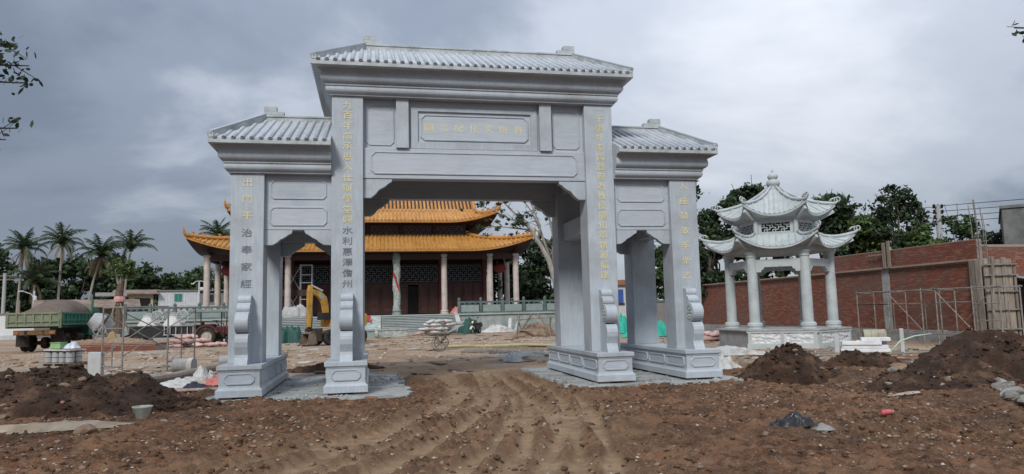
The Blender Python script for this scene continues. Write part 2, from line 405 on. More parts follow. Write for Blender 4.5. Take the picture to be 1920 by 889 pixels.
# ---- cornices
def corn(T): return [(.0, T - .0), (.05, T + .002), (.055, T + .03), (.07, T + .035)] + [(.075 + .06 * math.sin(R(90 * t)), T + .05 + .085 * (1 - math.cos(R(90 * t)))) for t in (.3, .6, .85, 1)] + \
    [(.132, T + .165), (.12, T + .185), (.12, T + .20), (.145, T + .205), (.145, T + .235), (.135, T + .24)] + [(.15 + .09 * math.sin(R(90 * t)), T + .26 + .10 * (1 - math.cos(R(90 * t)))) for t in (.2, .45, .7, .9, 1)] + \
    [(.236, T + .41), (.225, T + .45), (.225, T + .47), (.24, T + .50), (.29, T + .535), (.30, T + .552)]
XE = XI + PW
b = MB(); b.sweep(corn(HTI), -XE, XE, 0, RY + PD); b.build('cornice', M_STONE, gate)
XE2 = XO + PW
b = MB(); b.sweep(corn(HTO), -XE2, -XE, 0, RY + PD, 'FBL'); b.build('cornice', M_STONE, gate)
b = MB(); b.sweep(corn(HTO), XE, XE2, 0, RY + PD, 'FBR'); b.build('cornice', M_STONE, gate)

# ---- tiled stone roofs
def gate_roof(x0, x1, xr0, xr1, T, zr, hipL, hipR, pitch, off0, blocks):
    y0, y1 = -.457, RY + PD + .457; ym = (y0 + y1) / 2
    zb, ze = T + .553, T + .68
    b = MB()
    X0, X1 = x0, x1
    rl, rr = (xr0 if hipL else x0), (xr1 if hipR else x1)
    vs = [(X0, y0, zb), (X1, y0, zb), (X1, y1, zb), (X0, y1, zb), (X0, y0, ze), (X1, y0, ze), (X1, y1, ze), (X0, y1, ze), (rl, ym, zr - .09), (rr, ym, zr - .09)]
    b.add(vs, [(0, 3, 2, 1), (0, 1, 5, 4), (1, 2, 6, 5), (2, 3, 7, 6), (3, 0, 4, 7), (4, 5, 9, 8), (6, 7, 8, 9), (7, 4, 8), (5, 6, 9)])
    roof = b.build('roof', M_TILE, gate)
    H = zr - .09 - ze; D = ym - y0; ang = math.atan2(H, D)
    cache = {}
    def rib(p, dirv, Ls, nrm):
        key = (round(Ls, 2), dirv)
        if key not in cache:
            mb = MB(); d = Vector(dirv); n_ = Vector(nrm)
            side = d.cross(n_).normalized(); r = .046
            prof = [(r * math.cos(R(a)), r * math.sin(R(a)) * .95) for a in (-8, 25, 58, 90, 122, 155, 188)]
            k = len(prof); vs = [d * t + side * u + n_ * q for t in (-.03, Ls) for u, q in prof]
            mb.add(vs, [(j, j + 1, k + j + 1, k + j) for j in range(k - 1)] + [tuple(range(k)), tuple(range(2 * k - 1, k - 1, -1))])
            mb.lathe([(.0, -.018), (.047, -.018), (.047, .02)], n=12, cap=False)
            M = Matrix((side, n_, d)).transposed()
            kk = len(mb.v) - 36
            mb.v[kk:] = [tuple(M @ Vector(q) - d * .012) for q in mb.v[kk:]]
            me = mb.mesh('roof_tile'); me.polygons.foreach_set('use_smooth', [len(p_.vertices) == 4 for p_ in me.polygons]); cache[key] = me
        link('roof_tile', cache[key], M_TILE, roof, loc=p)
    ca, sa = math.cos(ang), math.sin(ang)
    n = int(round((x1 - x0 - 2 * off0) / pitch)); st = (x1 - x0 - 2 * off0) / n
    for i in range(n + 1):
        x = x0 + off0 + i * st; fr = 1.0
        if hipL and x < xr0: fr = min(fr, (x - x0) / (xr0 - x0))
        if hipR and x > xr1: fr = min(fr, (x1 - x) / (x1 - xr1))
        Ls = round((fr * D) / ca - .05, 1)
        if Ls < .12: continue
        rib((x, y0, ze), (0, ca, sa), Ls, (0, -sa, ca)); rib((x, y1, ze), (0, -ca, sa), Ls, (0, sa, ca))
    for hip, xc, xr, sgn in ((hipL, x0, xr0, 1), (hipR, x1, xr1, -1)):
        if not hip: continue
        a2 = math.atan2(H, abs(xr - xc)); c2, s2 = math.cos(a2), math.sin(a2)
        n = int((y1 - y0 - .3) / (pitch * 1.1)); 
        for i in range(n + 1):
            y = y0 + .15 + i * (y1 - y0 - .3) / n; fr = min((y - y0), (y1 - y)) / D
            Ls = round(fr * abs(xr - xc) / c2 - .05, 1)
            if Ls < .12: continue
            rib((xc, y, ze), (sgn * c2, 0, s2), Ls, (-sgn * s2, 0, c2))
        for yc in (y0, y1):
            mb = MB(); p = Vector((xc + sgn * .03, yc + (.03 if yc == y0 else -.03), ze + .01)); q = Vector((xr, ym, zr - .05))
            mb.bar(p, q, .10, .22); mb.obox(p + Vector((sgn * .02, .02 if yc == y0 else -.02, -.015)), (.10, .10, .22))
            mb.build('hip_ridge', M_RIDGE, roof, bevel=.008)
            mb = MB(); mb.bar(p + Vector((0, 0, .122)), q + Vector((0, 0, .122)), .115, .03); mb.build('hip_cap', M_TILE, roof)
    mb = MB(); mb.box(rl, rr, ym - .10, ym + .10, zr - .24, zr); mb.box(rl + (.0), rr, ym - .12, ym + .12, zr - .03, zr + .012); mb.build('ridge', M_RIDGE, roof, bevel=.006)
    for xb, sgn in blocks:
        mb = MB()
        mb.box(*sorted((xb, xb + sgn * .47)), ym - .10, ym + .10, zr - .05, zr + .115); mb.box(*sorted((xb, xb + sgn * .30)), ym - .101, ym + .101, zr + .115, zr + .235)
        mb.build('ridge_block', M_RIDGE, roof, bevel=.008)
    # tile drip course along the eaves
    for yy, s3 in ((y0, -1), (y1, 1)):
        mb = MB(); mb.box(x0 - .004, x1 + .004, min(yy, yy + s3 * .012), max(yy, yy + s3 * .012), zb + .01, ze - .015)
        mb.build('eave_course', M_RIDGE, roof)
EX, EX2 = 3.69, 5.765
gate_roof(-EX, EX, -2.55, 2.82, HTI, 8.37, True, True, .18, .14, [(-2.61, 1), (2.88, -1)])
gate_roof(-EX2, -XE, -4.92, 0, HTO, 6.46, True, False, .193, .13, [(-4.96, 1)])
gate_roof(XE, EX2, 0, 5.18, HTO, 6.46, False, True, .193, .13, [(5.22, -1)])
# ================================================================== the ground
PADS = [(-5.75, -1.65, -.98, 4.6), (1.85, 5.95, -1.05, 4.5)]
TRACKS = [([(-.37, 7), (-.5, 2), (-.71, -1.61), (-1.91, -4.85), (-3.36, -8.09), (-5.2, -12)], .24, .06),
          ([(.75, 7), (.45, 2), (-.08, -2.34), (-1.19, -5.63), (-2.44, -8.37), (-4, -12)], .19, .06),
          ([(.9, 4), (.62, -.5), (.45, -2.55), (-.54, -7.16), (-1.13, -8.77), (-2, -12)], .15, .06),
          ([(1.2, 2), (1.15, -2), (.85, -3.94), (.08, -7.36), (-.4, -8.99), (-1.1, -12)], .15, .055),
          ([(-3.6, 14), (-2.37, 9.23), (-.94, 3.89), (-.37, -2.22), (-2.1, -5.2), (-4.4, -8.2), (-7, -12)], .16, .05),
          ([(-2.4, 16), (-1.17, 11.73), (.72, 5.07), (.49, -2.57), (.2, -6), (-.75, -9), (-1.5, -12)], .15, .045),
          ([(.5, 6), (.1, 1), (-.35, -2.2), (-1.55, -5.4), (-2.95, -8.3), (-4.6, -12)], .12, .05), ([(.3, 5), (.25, 0), (.15, -3), (-.85, -6.9), (-1.8, -9), (-2.8, -12)], .12, .045),
          ([(1.6, 3), (1.5, -2), (1.15, -4.2), (.45, -7.3), (.0, -9), (-.7, -12)], .13, .05)]
MOUNDS = [(-9.2, 1.2, 3.4, 2.0, .95), (6.95, -.85, 1.35, .9, .62), (12.8, -1.6, 3.2, 2.6, .9), (10.2, -2.6, 2.2, 1.5, .35), (-2.9, 3.3, .8, .35, .14)]
def seg_dist(x, y, pts):
    best = np.full(x.shape, 1e9)
    for (ax, ay), (bx, by) in zip(pts[:-1], pts[1:]):
        dx, dy = bx - ax, by - ay; t = np.clip(((x - ax) * dx + (y - ay) * dy) / (dx * dx + dy * dy), 0, 1)
        best = np.minimum(best, np.hypot(x - ax - t * dx, y - ay - t * dy))
    return best
def smooth_pts(pts, n=8):
    P = np.array(pts, float); o = []
    for i in range(len(P) - 1):
        p0, p1, p2, p3 = P[max(i - 1, 0)], P[i], P[i + 1], P[min(i + 2, len(P) - 1)]
        for k in range(n):
            t = k / n; o.append(.5 * (2 * p1 + (p2 - p0) * t + (2 * p0 - 5 * p1 + 4 * p2 - p3) * t * t + (3 * p1 - p0 - 3 * p2 + p3) * t ** 3))
    o.append(P[-1]); return [tuple(q) for q in o]
TR = [(smooth_pts(p), w_, d_) for p, w_, d_ in TRACKS]
def pad_dist(x, y):
    best = np.full(x.shape, 1e9)
    for x0, x1, y0, y1 in PADS:
        dx = np.maximum(np.maximum(x0 - x, x - x1), 0); dy = np.maximum(np.maximum(y0 - y, y - y1), 0); best = np.minimum(best, np.hypot(dx, dy))
    return best
def ground_h(x, y, want=False):
    x = np.asarray(x, float); y = np.asarray(y, float)
    near = 1 / (1 + np.exp((y - 3.2) * 1.1))
    h = (fbm(x * .45, y * .45, 3, 4) - .5) * .22 * (.35 + .65 * near) + (fbm(x * 2.2, y * 2.2, 5, 4) - .5) * .10 * (.3 + .7 * near)
    lump = fbm(x * 5.5, y * 5.5, 9, 3); h = h + (np.abs(lump - .5) * 2 - .35) * .095 * (.25 + .75 * near) + (fbm(x * 13, y * 13, 15, 3) - .5) * .055 * near
    tr = np.zeros(x.shape); cut = np.zeros(x.shape); lip = np.zeros(x.shape); trd = np.zeros(x.shape); sw = np.zeros(x.shape)
    for pts, w_, d_ in TR:
        wob = (fbm(x * .8, y * .8, 31, 2) - .5) * .18
        d = seg_dist(x, y, pts) + wob
        k = np.exp(-(d / w_) ** 4); tr = np.maximum(tr, k)
        sw = np.maximum(sw, np.exp(-(d / .75) ** 2)); cut = np.maximum(cut, d_ * k); lip = np.maximum(lip, np.exp(-((d - w_ * 1.5) / .07) ** 2))
        trd = np.maximum(trd, (.5 + .5 * np.sin((y + .35 * x) * 26)) * np.exp(-(d / (w_ * .9)) ** 2))
    h = h * (1 - .86 * tr) - 1.5 * cut * (.3 + .7 * near) + .05 * lip * (1 - tr) * (.2 + 1.2 * fbm(x * 3.5, y * 3.5, 41, 3)) * near + .005 * trd * near
    pd = pad_dist(x, y); pk = np.exp(-(pd / .22) ** 2)
    h = h * (1 - pk) - .075 * pk
    h = h + .07 * np.exp(-((pd - .42) / .2) ** 2) * (fbm(x * 4, y * 4, 51, 3)) * near
    rut = np.exp(-((y - (fbm(x * .3, x * 0, 71, 2) * .8 + 5.6)) / .3) ** 2) * np.exp(-((x + 1) / 5) ** 2)
    h = h + rut * .06 * fbm(x * 5, y * 5, 77, 3)
    far = 1 / (1 + np.exp(-(np.hypot(x + 2, y + 4) - 38) * .2))
    h = h * (1 - far * .8)
    if want: return h, tr, near, sw
    return h
def gz(x, y): return float(ground_h(np.array([x]), np.array([y]))[0])
def graded(bps):
    o = []
    for a, b, s in bps: o.append(np.arange(a, b, s))
    o.append(np.array([bps[-1][1]])); return np.unique(np.round(np.concatenate(o), 4))
gx = graded([(-900, -200, 100), (-200, -60, 14), (-60, -24, 2), (-24, -10, .35), (-10, -7, .08), (-7, 6, .034), (6, 12, .06), (12, 26, .3), (26, 60, 2), (60, 200, 14), (200, 900, 100)])
gy = graded([(-60, -20, 5), (-20, -11.2, 1.2), (-11.2, -4, .034), (-4, 1, .05), (1, 9, .11), (9, 30, .3), (30, 62, 1), (62, 120, 4), (120, 1500, 90)])
XX, YY = np.meshgrid(gx, gy, indexing='ij'); hh, trk, nearm, swm = ground_h(XX, YY, True)
nx, ny = len(gx), len(gy)
I = np.arange(nx * ny).reshape(nx, ny)
Fq = np.stack([I[:-1, :-1], I[1:, :-1], I[1:, 1:], I[:-1, 1:]], -1).reshape(-1, 4)
gme = npmesh('ground', np.stack([XX, YY, hh], -1).reshape(-1, 3), Fq)
for nm, arr in (('track', trk), ('near', nearm), ('swath', swm)):
    a = gme.attributes.new(nm, 'FLOAT', 'POINT'); a.data.foreach_set('value', arr.astype(np.float32).ravel())

def ground_material():
    m = bpy.data.materials.new('site_soil'); m.use_nodes = True; t = m.node_tree; t.nodes.clear(); N = t.nodes.new; L = t.links.new
    bs = N('ShaderNodeBsdfPrincipled'); o = N('ShaderNodeOutputMaterial'); L(bs.outputs[0], o.inputs[0]); bs.inputs['Roughness'].default_value = .92; bs.inputs['Specular IOR Level'].default_value = .25
    c = N('ShaderNodeTexCoord')
    def noise(s, d=8, r=.6, st=(1, 1, 1)):
        mp = N('ShaderNodeMapping'); mp.inputs['Scale'].default_value = st; L(c.outputs['Object'], mp.inputs[0])
        n = N('ShaderNodeTexNoise'); n.inputs['Scale'].default_value = s; n.inputs['Detail'].default_value = d; n.inputs['Roughness'].default_value = r; L(mp.outputs[0], n.inputs[0]); return n.outputs[0]
    def ramp(f, stops):
        r = N('ShaderNodeValToRGB'); el = r.color_ramp.elements
        for i, (p, cc) in enumerate(stops):
            q = el[i] if i < 2 else el.new(p); q.position = p; q.color = (*cc, 1)
        L(f, r.inputs[0]); return r.outputs[0]
    def mixc(f, a, b):
        x = N('ShaderNodeMix'); x.data_type = 'RGBA'; L(f, x.inputs[0]) if not isinstance(f, float) else setattr(x.inputs[0], 'default_value', f)
        for q, i in ((a, 6), (b, 7)):
            if isinstance(q, tuple): x.inputs[i].default_value = (*q, 1)
            else: L(q, x.inputs[i])
        return x.outputs[2]
    def mr(f, a, b, c0=0, c1=1):
        x = N('ShaderNodeMapRange'); x.inputs[1].default_value = a; x.inputs[2].default_value = b; x.inputs[3].default_value = c0; x.inputs[4].default_value = c1; L(f, x.inputs[0]); return x.outputs[0]
    def mul(a, b):
        x = N('ShaderNodeMath'); x.operation = 'MULTIPLY'
        for i, q in enumerate((a, b)): L(q, x.inputs[i]) if not isinstance(q, (int, float)) else setattr(x.inputs[i], 'default_value', q)
        return x.outputs[0]
    red = ramp(noise(.9, 10, .68), [(.30, (.040, .018, .009)), (.43, (.105, .047, .024)), (.55, (.16, .078, .040)), (.72, (.23, .128, .071))])
    fine = noise(9, 8, .7)
    red = mixc(mr(fine, .48, .70), red, (.19, .12, .072))
    red = mixc(mul(mr(noise(3.4, 9, .72), .48, .62), .85), red, (.034, .019, .011))
    red = mixc(mul(mr(noise(30, 6, .75), .55, .68), .9), red, (.27, .185, .12))
    red = mixc(mul(mr(noise(.35, 5), .52, .68), .55), red, (.060, .042, .028))
    tan = ramp(noise(.5, 8, .6), [(.32, (.20, .13, .085)), (.50, (.30, .205, .135)), (.68, (.40, .30, .21))])
    tan = mixc(mr(noise(.22, 6, .6, (1, 2.2, 1)), .50, .62), tan, (.33, .29, .24))
    tan = mixc(mul(mr(noise(3, 8, .7), .55, .72), .8), tan, (.16, .10, .07))
    at = N('ShaderNodeAttribute'); at.attribute_name = 'near'; nb = noise(.7, 6)
    ad = N('ShaderNodeMath'); ad.operation = 'ADD'; L(at.outputs['Fac'], ad.inputs[0]); L(mr(nb, .2, .8, -.35, .35), ad.inputs[1])
    col = mixc(mr(ad.outputs[0], .25, .75), tan, red)
    sa = N('ShaderNodeAttribute'); sa.attribute_name = 'swath'
    col = mixc(mul(mul(sa.outputs['Fac'], .62), mr(noise(1.1, 8, .65), .32, .62)), col, ramp(noise(3, 8, .65), [(.3, (.13, .078, .043)), (.7, (.25, .165, .098))]))
    tk = N('ShaderNodeAttribute'); tk.attribute_name = 'track'
    col = mixc(mul(mul(tk.outputs['Fac'], .95), mr(noise(1.6, 8, .65), .22, .55)), col, ramp(noise(5, 6), [(.3, (.21, .138, .077)), (.7, (.34, .24, .15))]))
    # pale chips and grit mixed into the soil
    vo = N('ShaderNodeTexVoronoi'); vo.inputs['Scale'].default_value = 26; L(c.outputs['Object'], vo.inputs[0])
    vs = mr(vo.outputs['Distance'], .16, .20, 1, 0); sel = N('ShaderNodeSeparateColor'); L(vo.outputs['Color'], sel.inputs[0])
    chip = mul(vs, mr(sel.outputs[0], .80, .82)); chip = mul(chip, mr(noise(.8, 4), .42, .6))
    col = mixc(chip, col, ramp(sel.outputs[1], [(.2, (.22, .165, .125)), (.8, (.46, .41, .36))]))
    L(col, bs.inputs['Base Color'])
    b = N('ShaderNodeBump'); b.inputs['Strength'].default_value = .75; b.inputs['Distance'].default_value = .05; L(noise(14, 9, .7), b.inputs['Height'])
    b2 = N('ShaderNodeBump'); b2.inputs['Strength'].default_value = .5; b2.inputs['Distance'].default_value = .015; L(noise(60, 6, .7), b2.inputs['Height']); L(b.outputs[0], b2.inputs['Normal']); L(b2.outputs[0], bs.inputs['Normal'])
    return m
M_SOIL = ground_material()
ground = link('ground', gme, M_SOIL, smooth=True); struct(ground)

# ---- cement pads under the gateway
M_PAD = pm('rough_cement', [(.20, .215, .215), (.30, .315, .31), (.40, .41, .40)], scale=2.2, rough=.9, bump=.5, bscale=30, dirt=((.15, .11, .08), .9, .52, .70))
for x0, x1, y0, y1 in PADS:
    n = 60; pts = []
    for i in range(4 * n):
        t = (i % n) / n; k = i // n
        p = [(x0 + (x1 - x0) * t, y0), (x1, y0 + (y1 - y0) * t), (x1 - (x1 - x0) * t, y1), (x0, y1 - (y1 - y0) * t)][k]
        j = (fbm(np.array([p[0] * 2.3]), np.array([p[1] * 2.3]), 91, 4)[0] - .5) * .5
        cxp, cyp = (x0 + x1) / 2, (y0 + y1) / 2; d = Vector((p[0] - cxp, p[1] - cyp)).normalized(); pts.append((p[0] + d.x * j, p[1] + d.y * j))
    b = MB(); b.prism(pts, -.25, -.012, lambda u, q, a: (u, q, a)); struct(b.build('cement_pad', M_PAD, fixn=True, bevel=.01))

# ---- scattered stones and clods
def icosa():
    t = (1 + 5 ** .5) / 2
    v = np.array([(-1, t, 0), (1, t, 0), (-1, -t, 0), (1, -t, 0), (0, -1, t), (0, 1, t), (0, -1, -t), (0, 1, -t), (t, 0, -1), (t, 0, 1), (-t, 0, -1), (-t, 0, 1)], float); v /= np.linalg.norm(v[0])
    f = np.array([(0, 11, 5), (0, 5, 1), (0, 1, 7), (0, 7, 10), (0, 10, 11), (1, 5, 9), (5, 11, 4), (11, 10, 2), (10, 7, 6), (7, 1, 8), (3, 9, 4), (3, 4, 2), (3, 2, 6), (3, 6, 8), (3, 8, 9), (4, 9, 5), (2, 4, 11), (6, 2, 10), (8, 6, 7), (9, 8, 1)])
    return v, f
IV, IF = icosa()
def lumps(pos, size, flat=.65, jit=.42):
    n = len(pos); V = np.repeat(IV[None], n, 0) * (1 + rng.uniform(-jit, jit, (n, 12, 1)))
    sc = np.stack([rng.uniform(.7, 1.3, n), rng.uniform(.7, 1.3, n), rng.uniform(.6, 1.1, n) * flat], -1) * size[:, None]
    V = V * sc[:, None]; a = rng.uniform(0, 6.28, n); ca, sa = np.cos(a)[:, None], np.sin(a)[:, None]
    tl = rng.uniform(-.5, .5, n)[:, None]
    x, y, z = V[..., 0], V[..., 1], V[..., 2]
    y, z = y * np.cos(tl) - z * np.sin(tl), y * np.sin(tl) + z * np.cos(tl)
    V = np.stack([x * ca - y * sa, x * sa + y * ca, z], -1) + pos[:, None]
    F = (IF[None] + 12 * np.arange(n)[:, None, None]).reshape(-1, 3)
    return V.reshape(-1, 3), F
def scatter(name, label, n, box, smin, smax, mat, keep=None, power=3.0, sink=.25, flat=.65):
    x = rng.uniform(box[0], box[1], n); y = rng.uniform(box[2], box[3], n)
    k = pad_dist(x, y) > .12
    dens = fbm(x * .7, y * .7, 61, 3); k &= rng.uniform(0, 1, n) < np.clip((dens - .28) * 2.6, .08, 1)
    tr_ = np.zeros(n)
    for pts, w_, d_ in TR: tr_ = np.maximum(tr_, np.exp(-(seg_dist(x, y, pts) / (w_ * 1.1)) ** 2))
    k &= rng.uniform(0, 1, n) > tr_ * .8
    if keep is not None: k &= keep(x, y)
    x, y = x[k], y[k]; s = smin + (smax - smin) * rng.uniform(0, 1, len(x)) ** power
    z = ground_h(x, y) + s * (flat * .5 - sink)
    V, F = lumps(np.stack([x, y, z], -1), s, flat)
    o = link(name, npmesh(name, V, F), mat); o['kind'] = 'stuff'; o['label'] = label; return o
M_PEB = pm('pale_pebble', [(.22, .17, .13), (.34, .285, .235), (.48, .43, .38)], scale=3.5, rough=.85, bump=.3, bscale=40)
M_CLOD = pm('soil_clod', [(.038, .020, .011), (.085, .046, .025), (.15, .09, .053)], scale=3, rough=.95, bump=.5, bscale=30)
M_CLODT = pm('dry_clod', [(.14, .09, .06), (.21, .145, .10), (.29, .21, .15)], scale=3, rough=.95, bump=.5, bscale=30)
scatter('pebbles', 'pale pebbles and stone chips strewn over the churned brown mud', 9000, (-8, 10, -10.8, -1), .006, .032, M_PEB, power=4, flat=.5)
scatter('soil_clods', 'dark crumbly clods of earth over the churned mud', 30000, (-8, 11, -10.8, 1), .008, .05, M_CLOD, power=4.2)
scatter('dry_clods', 'lighter dry clods of earth over the churned mud', 12000, (-8, 11, -10.8, 4), .008, .05, M_CLODT, power=3.6)
scatter('rubble_chips', 'small chips of stone and brick over the tan ground behind the gateway', 5000, (-20, 18, 3, 30), .02, .11, M_PEB, power=3)

# crumbs of cement lying on the pads
n_ = 2600; V_ = []; 
px_ = np.concatenate([rng.uniform(a, b, n_ // 2) for a, b, c, d in PADS]); py_ = np.concatenate([c + (d - c) * rng.uniform(0, 1, n_ // 2) ** 1.6 for a, b, c, d in PADS])
k_ = fbm(px_ * 1.6, py_ * 1.6, 83, 3) > .5; px_, py_ = px_[k_], py_[k_]; s_ = .008 + .045 * rng.uniform(0, 1, len(px_)) ** 3
V_, F_ = lumps(np.stack([px_, py_, -.012 + s_ * .25], -1), s_, .6, .35); o = link('cement_crumbs', npmesh('cement_crumbs', V_, F_), M_PAD); o['kind'] = 'stuff'; o['label'] = 'crumbs of grey cement lying on the pads under the gateway'
# ================================================================== the hall with orange glazed roofs
M_GLAZE = pm('orange_glaze', [(.34, .155, .038), (.46, .225, .058), (.55, .31, .10)], scale=1.2, rough=.38, bump=.1, var=.10, spec=.5, dirt=((.30, .16, .06), .8, .55, .8))
M_GLAZED = pm('orange_glaze_edge', [(.34, .15, .035), (.50, .24, .06)], scale=5, rough=.45, bump=.15)
M_DWOOD = pm('dark_red_wood', [(.028, .012, .010), (.048, .019, .015), (.07, .028, .02)], scale=2, rough=.6, bump=.15, stretch=(3, 3, .5))
M_DOOR = pm('door_wood', [(.04, .016, .013), (.065, .024, .018), (.085, .033, .024)], scale=2, rough=.5, bump=.15, stretch=(3, 3, .5), var=.15)
M_LAT = pm('lattice_paint', [(.13, .14, .165), (.21, .22, .25)], scale=3, rough=.6, bump=0)
M_PINK = pm('column_stone', [(.36, .30, .27), (.46, .39, .35), (.52, .45, .41)], scale=2, rough=.6, bump=.1)
M_GREENST = pm('green_grey_stone', [(.15, .185, .18), (.23, .27, .26), (.31, .345, .335)], scale=2.2, rough=.75, bump=.35, bscale=9, var=.06)
M_CARVE = pm('carved_grey_stone', [(.20, .23, .215), (.33, .36, .34), (.46, .49, .47)], scale=3.2, rough=.8, bump=1.0, bscale=5, bdist=.12)
M_BALU = pm('balustrade_stone', [(.055, .085, .085), (.09, .125, .125), (.12, .16, .155)], scale=2, rough=.6, bump=.2, var=.08)
M_BALP = pm('balustrade_panel_stone', [(.17, .22, .21), (.24, .29, .275)], scale=3, rough=.6, bump=.4, bscale=8, var=.06)
M_STEP = pm('step_stone', [(.20, .225, .215), (.28, .305, .295), (.34, .36, .35)], scale=1.3, rough=.8, bump=.25, stretch=(.4, 2, 2), var=.08)
M_RED = pm('red_cloth', [(.42, .035, .03), (.55, .06, .05)], scale=6, rough=.7, bump=.2)
M_BLACK = pm('dark_interior', [(.010, .008, .008), (.016, .012, .011)], scale=2, rough=.9, bump=0)  # near-black that paints in the shade of interiors; also colours wires and cords

HX, HY = -2.85, 56.0
hall = thing('memorial_hall', 'large hall with two tiers of orange glazed roof and a columned porch, behind the gateway', 'hall', (HX, HY, 0))
PZ = 1.62
def Lprof(v): return .62 * v + .38 * v * v
def skirt(side, ae, at, be, bt, ze, zt, lift, flare):
    """one side of a hipped roof tier as P(x, v). ae/at: half length at eave/top; be/bt: distance from the centre at eave/top"""
    def P(x, v, up=0.0):
        hw = ae * (1 - v) + at * v; u = max(-1.0, min(1.0, x / hw))
        k = max(0.0, (abs(u) - .62) / .38) ** 2.2 * (1 - v) ** 1.6
        d = be * (1 - v) + bt * v + flare * k
        xx = x + math.copysign(flare * k, u) if u else x
        z = ze + (zt - ze) * Lprof(v) + lift * k + up
        return {'F': (xx, -d, z), 'B': (xx, d, z), 'L': (-d, xx, z), 'R': (d, xx, z)}[side]
    return P
def roof_tier(root, ae, at, be, bt, cy, ze, zt, lift, flare, pitch, wallz, sides='FBLR', topmat=None):
    """ae, at along x; be, bt along y, centred on local (0, cy)"""
    b = MB(); so = MB()
    args = {'F': (ae, at, be, bt), 'B': (ae, at, be, bt), 'L': (be, bt, ae, at), 'R': (be, bt, ae, at)}
    S = {k: skirt(k, *args[k], ze, zt, lift, flare) for k in 'FBLR'}
    off = lambda p: (p[0], p[1] + cy, p[2])
    us = sorted(set([-1 + .04 * i for i in range(51)])); vs = [i / 8 for i in range(9)]
    for k in 'FBLR':
        a_e, a_t = args[k][0], args[k][1]
        f = lambda u, v: off(S[k](u * (a_e * (1 - v) + a_t * v), v))
        b.grid(f, us, vs, flip=k in 'BL')
    roof = b.build('roof', M_GLAZE, root, smooth=True)
    # fascia under the tiles, and the soffit
    for k in 'FBLR':
        a_e, a_t = args[k][0], args[k][1]
        fb = MB(); fb.grid(lambda u, v: (lambda p: (p[0], p[1], p[2] - .02 - .17 * v))(off(S[k](u * a_e, 0))), us, [0, 1]); 
        fb.build('eave_edge', M_GLAZED, roof)
        def sf(u, v):
            p = Vector(off(S[k](u * a_e, 0))) - Vector((0, 0, .2)); q = Vector(off(S[k](u * (a_e * .1 + a_t * .9), .9))); q.z = wallz
            return p * (1 - v) + q * v
        so.grid(sf, us, [0, .5, 1])
    so.build('soffit', M_DWOOD, root)
    ndisc = 8
    for k in sides:
        a_e, a_t = args[k][0], args[k][1]
        n = int(2 * a_e / pitch)
        for i in range(n + 1):
            x = -a_e + a_e * 2 * (i + .5) / (n + 1)
            vm = 1.0 if abs(x) <= a_t else (a_e - abs(x)) / (a_e - a_t)
            if vm < .06: continue
            # x stays constant along the slope, so the tile course runs straight up
            pts = [off(S[k](x, vm * q, .02)) for q in (0, .12, .3, .55, .8, 1)]
            m = MB(); m.tube(pts, .115, 5, cap=True)
            p0 = Vector(pts[0]); d = (Vector(pts[1]) - p0).normalized()
            m.tube([p0 - d * .05, p0 + d * .02], .135, 8)
            m.build('roof_tile', M_GLAZE, roof)
    return S, off, roof
def horn(root, pts, r0, r1, mat=M_GLAZED if False else None, label=None):
    m = MB(); k = len(pts); m.tube(pts, [r0 + (r1 - r0) * (i / (k - 1)) ** 1.5 for i in range(k)], 6); return m.build('hip_ridge', M_GLAZE, root, smooth=True)

# terrace, steps
b = MB(); b.box(-20.8, 21.5, -5, 24, -.2, PZ); b.build('terrace', M_GREENST, hall)
b = MB(); b.box(-20.95, 21.65, -5.15, 24.15, PZ - .14, PZ + .012); b.build('terrace_coping', M_STEP, hall)
NS = 11
for i in range(NS):
    z1 = PZ * (i + 1) / NS * .985
    for xa, xb in ((-8, -1.25), (1.25, 8)):
        b = MB(); b.box(xa, xb, -5 - .30 * (NS - i) - .04, -5 - .30 * (NS - 1 - i), 0 if i == 0 else z1 - .1, z1); b.build('step', M_STEP, hall, bevel=.015)
b = MB()
for xa, xb in ((-8, -1.25), (1.25, 8)): b.prism([(-5 - .3 * NS, -.05), (-5, -.05), (-5, PZ - .17)], xa + .02, xb - .02, lambda u, q, a: (a, u + .32, q))
b.build('step_core', M_GREENST, hall, kind='stuff')
sl = MB(); sl.prism([(-5 - .3 * NS, 0), (-4.9, 0), (-4.9, PZ + .02), (-5 - .3 * NS, .12)], -1.2, 1.2, lambda u, q, a: (a, u, q)); sl.build('carved_ramp', M_CARVE, hall, fixn=True)
for s in (-1, 1):
    sl = MB(); sl.prism([(-5.25 - .3 * NS, 0), (-4.7, 0), (-4.7, PZ + .1), (-5 - .3 * NS, .15)], s * 8 - .02, s * 8 + s * .42, lambda u, q, a: (a, u, q)); sl.build('stair_string', pm('pale_string_stone', [(.38, .39, .35), (.47, .48, .44)], scale=2) if s == -1 else bpy.data.materials['pale_string_stone'], hall, fixn=True)
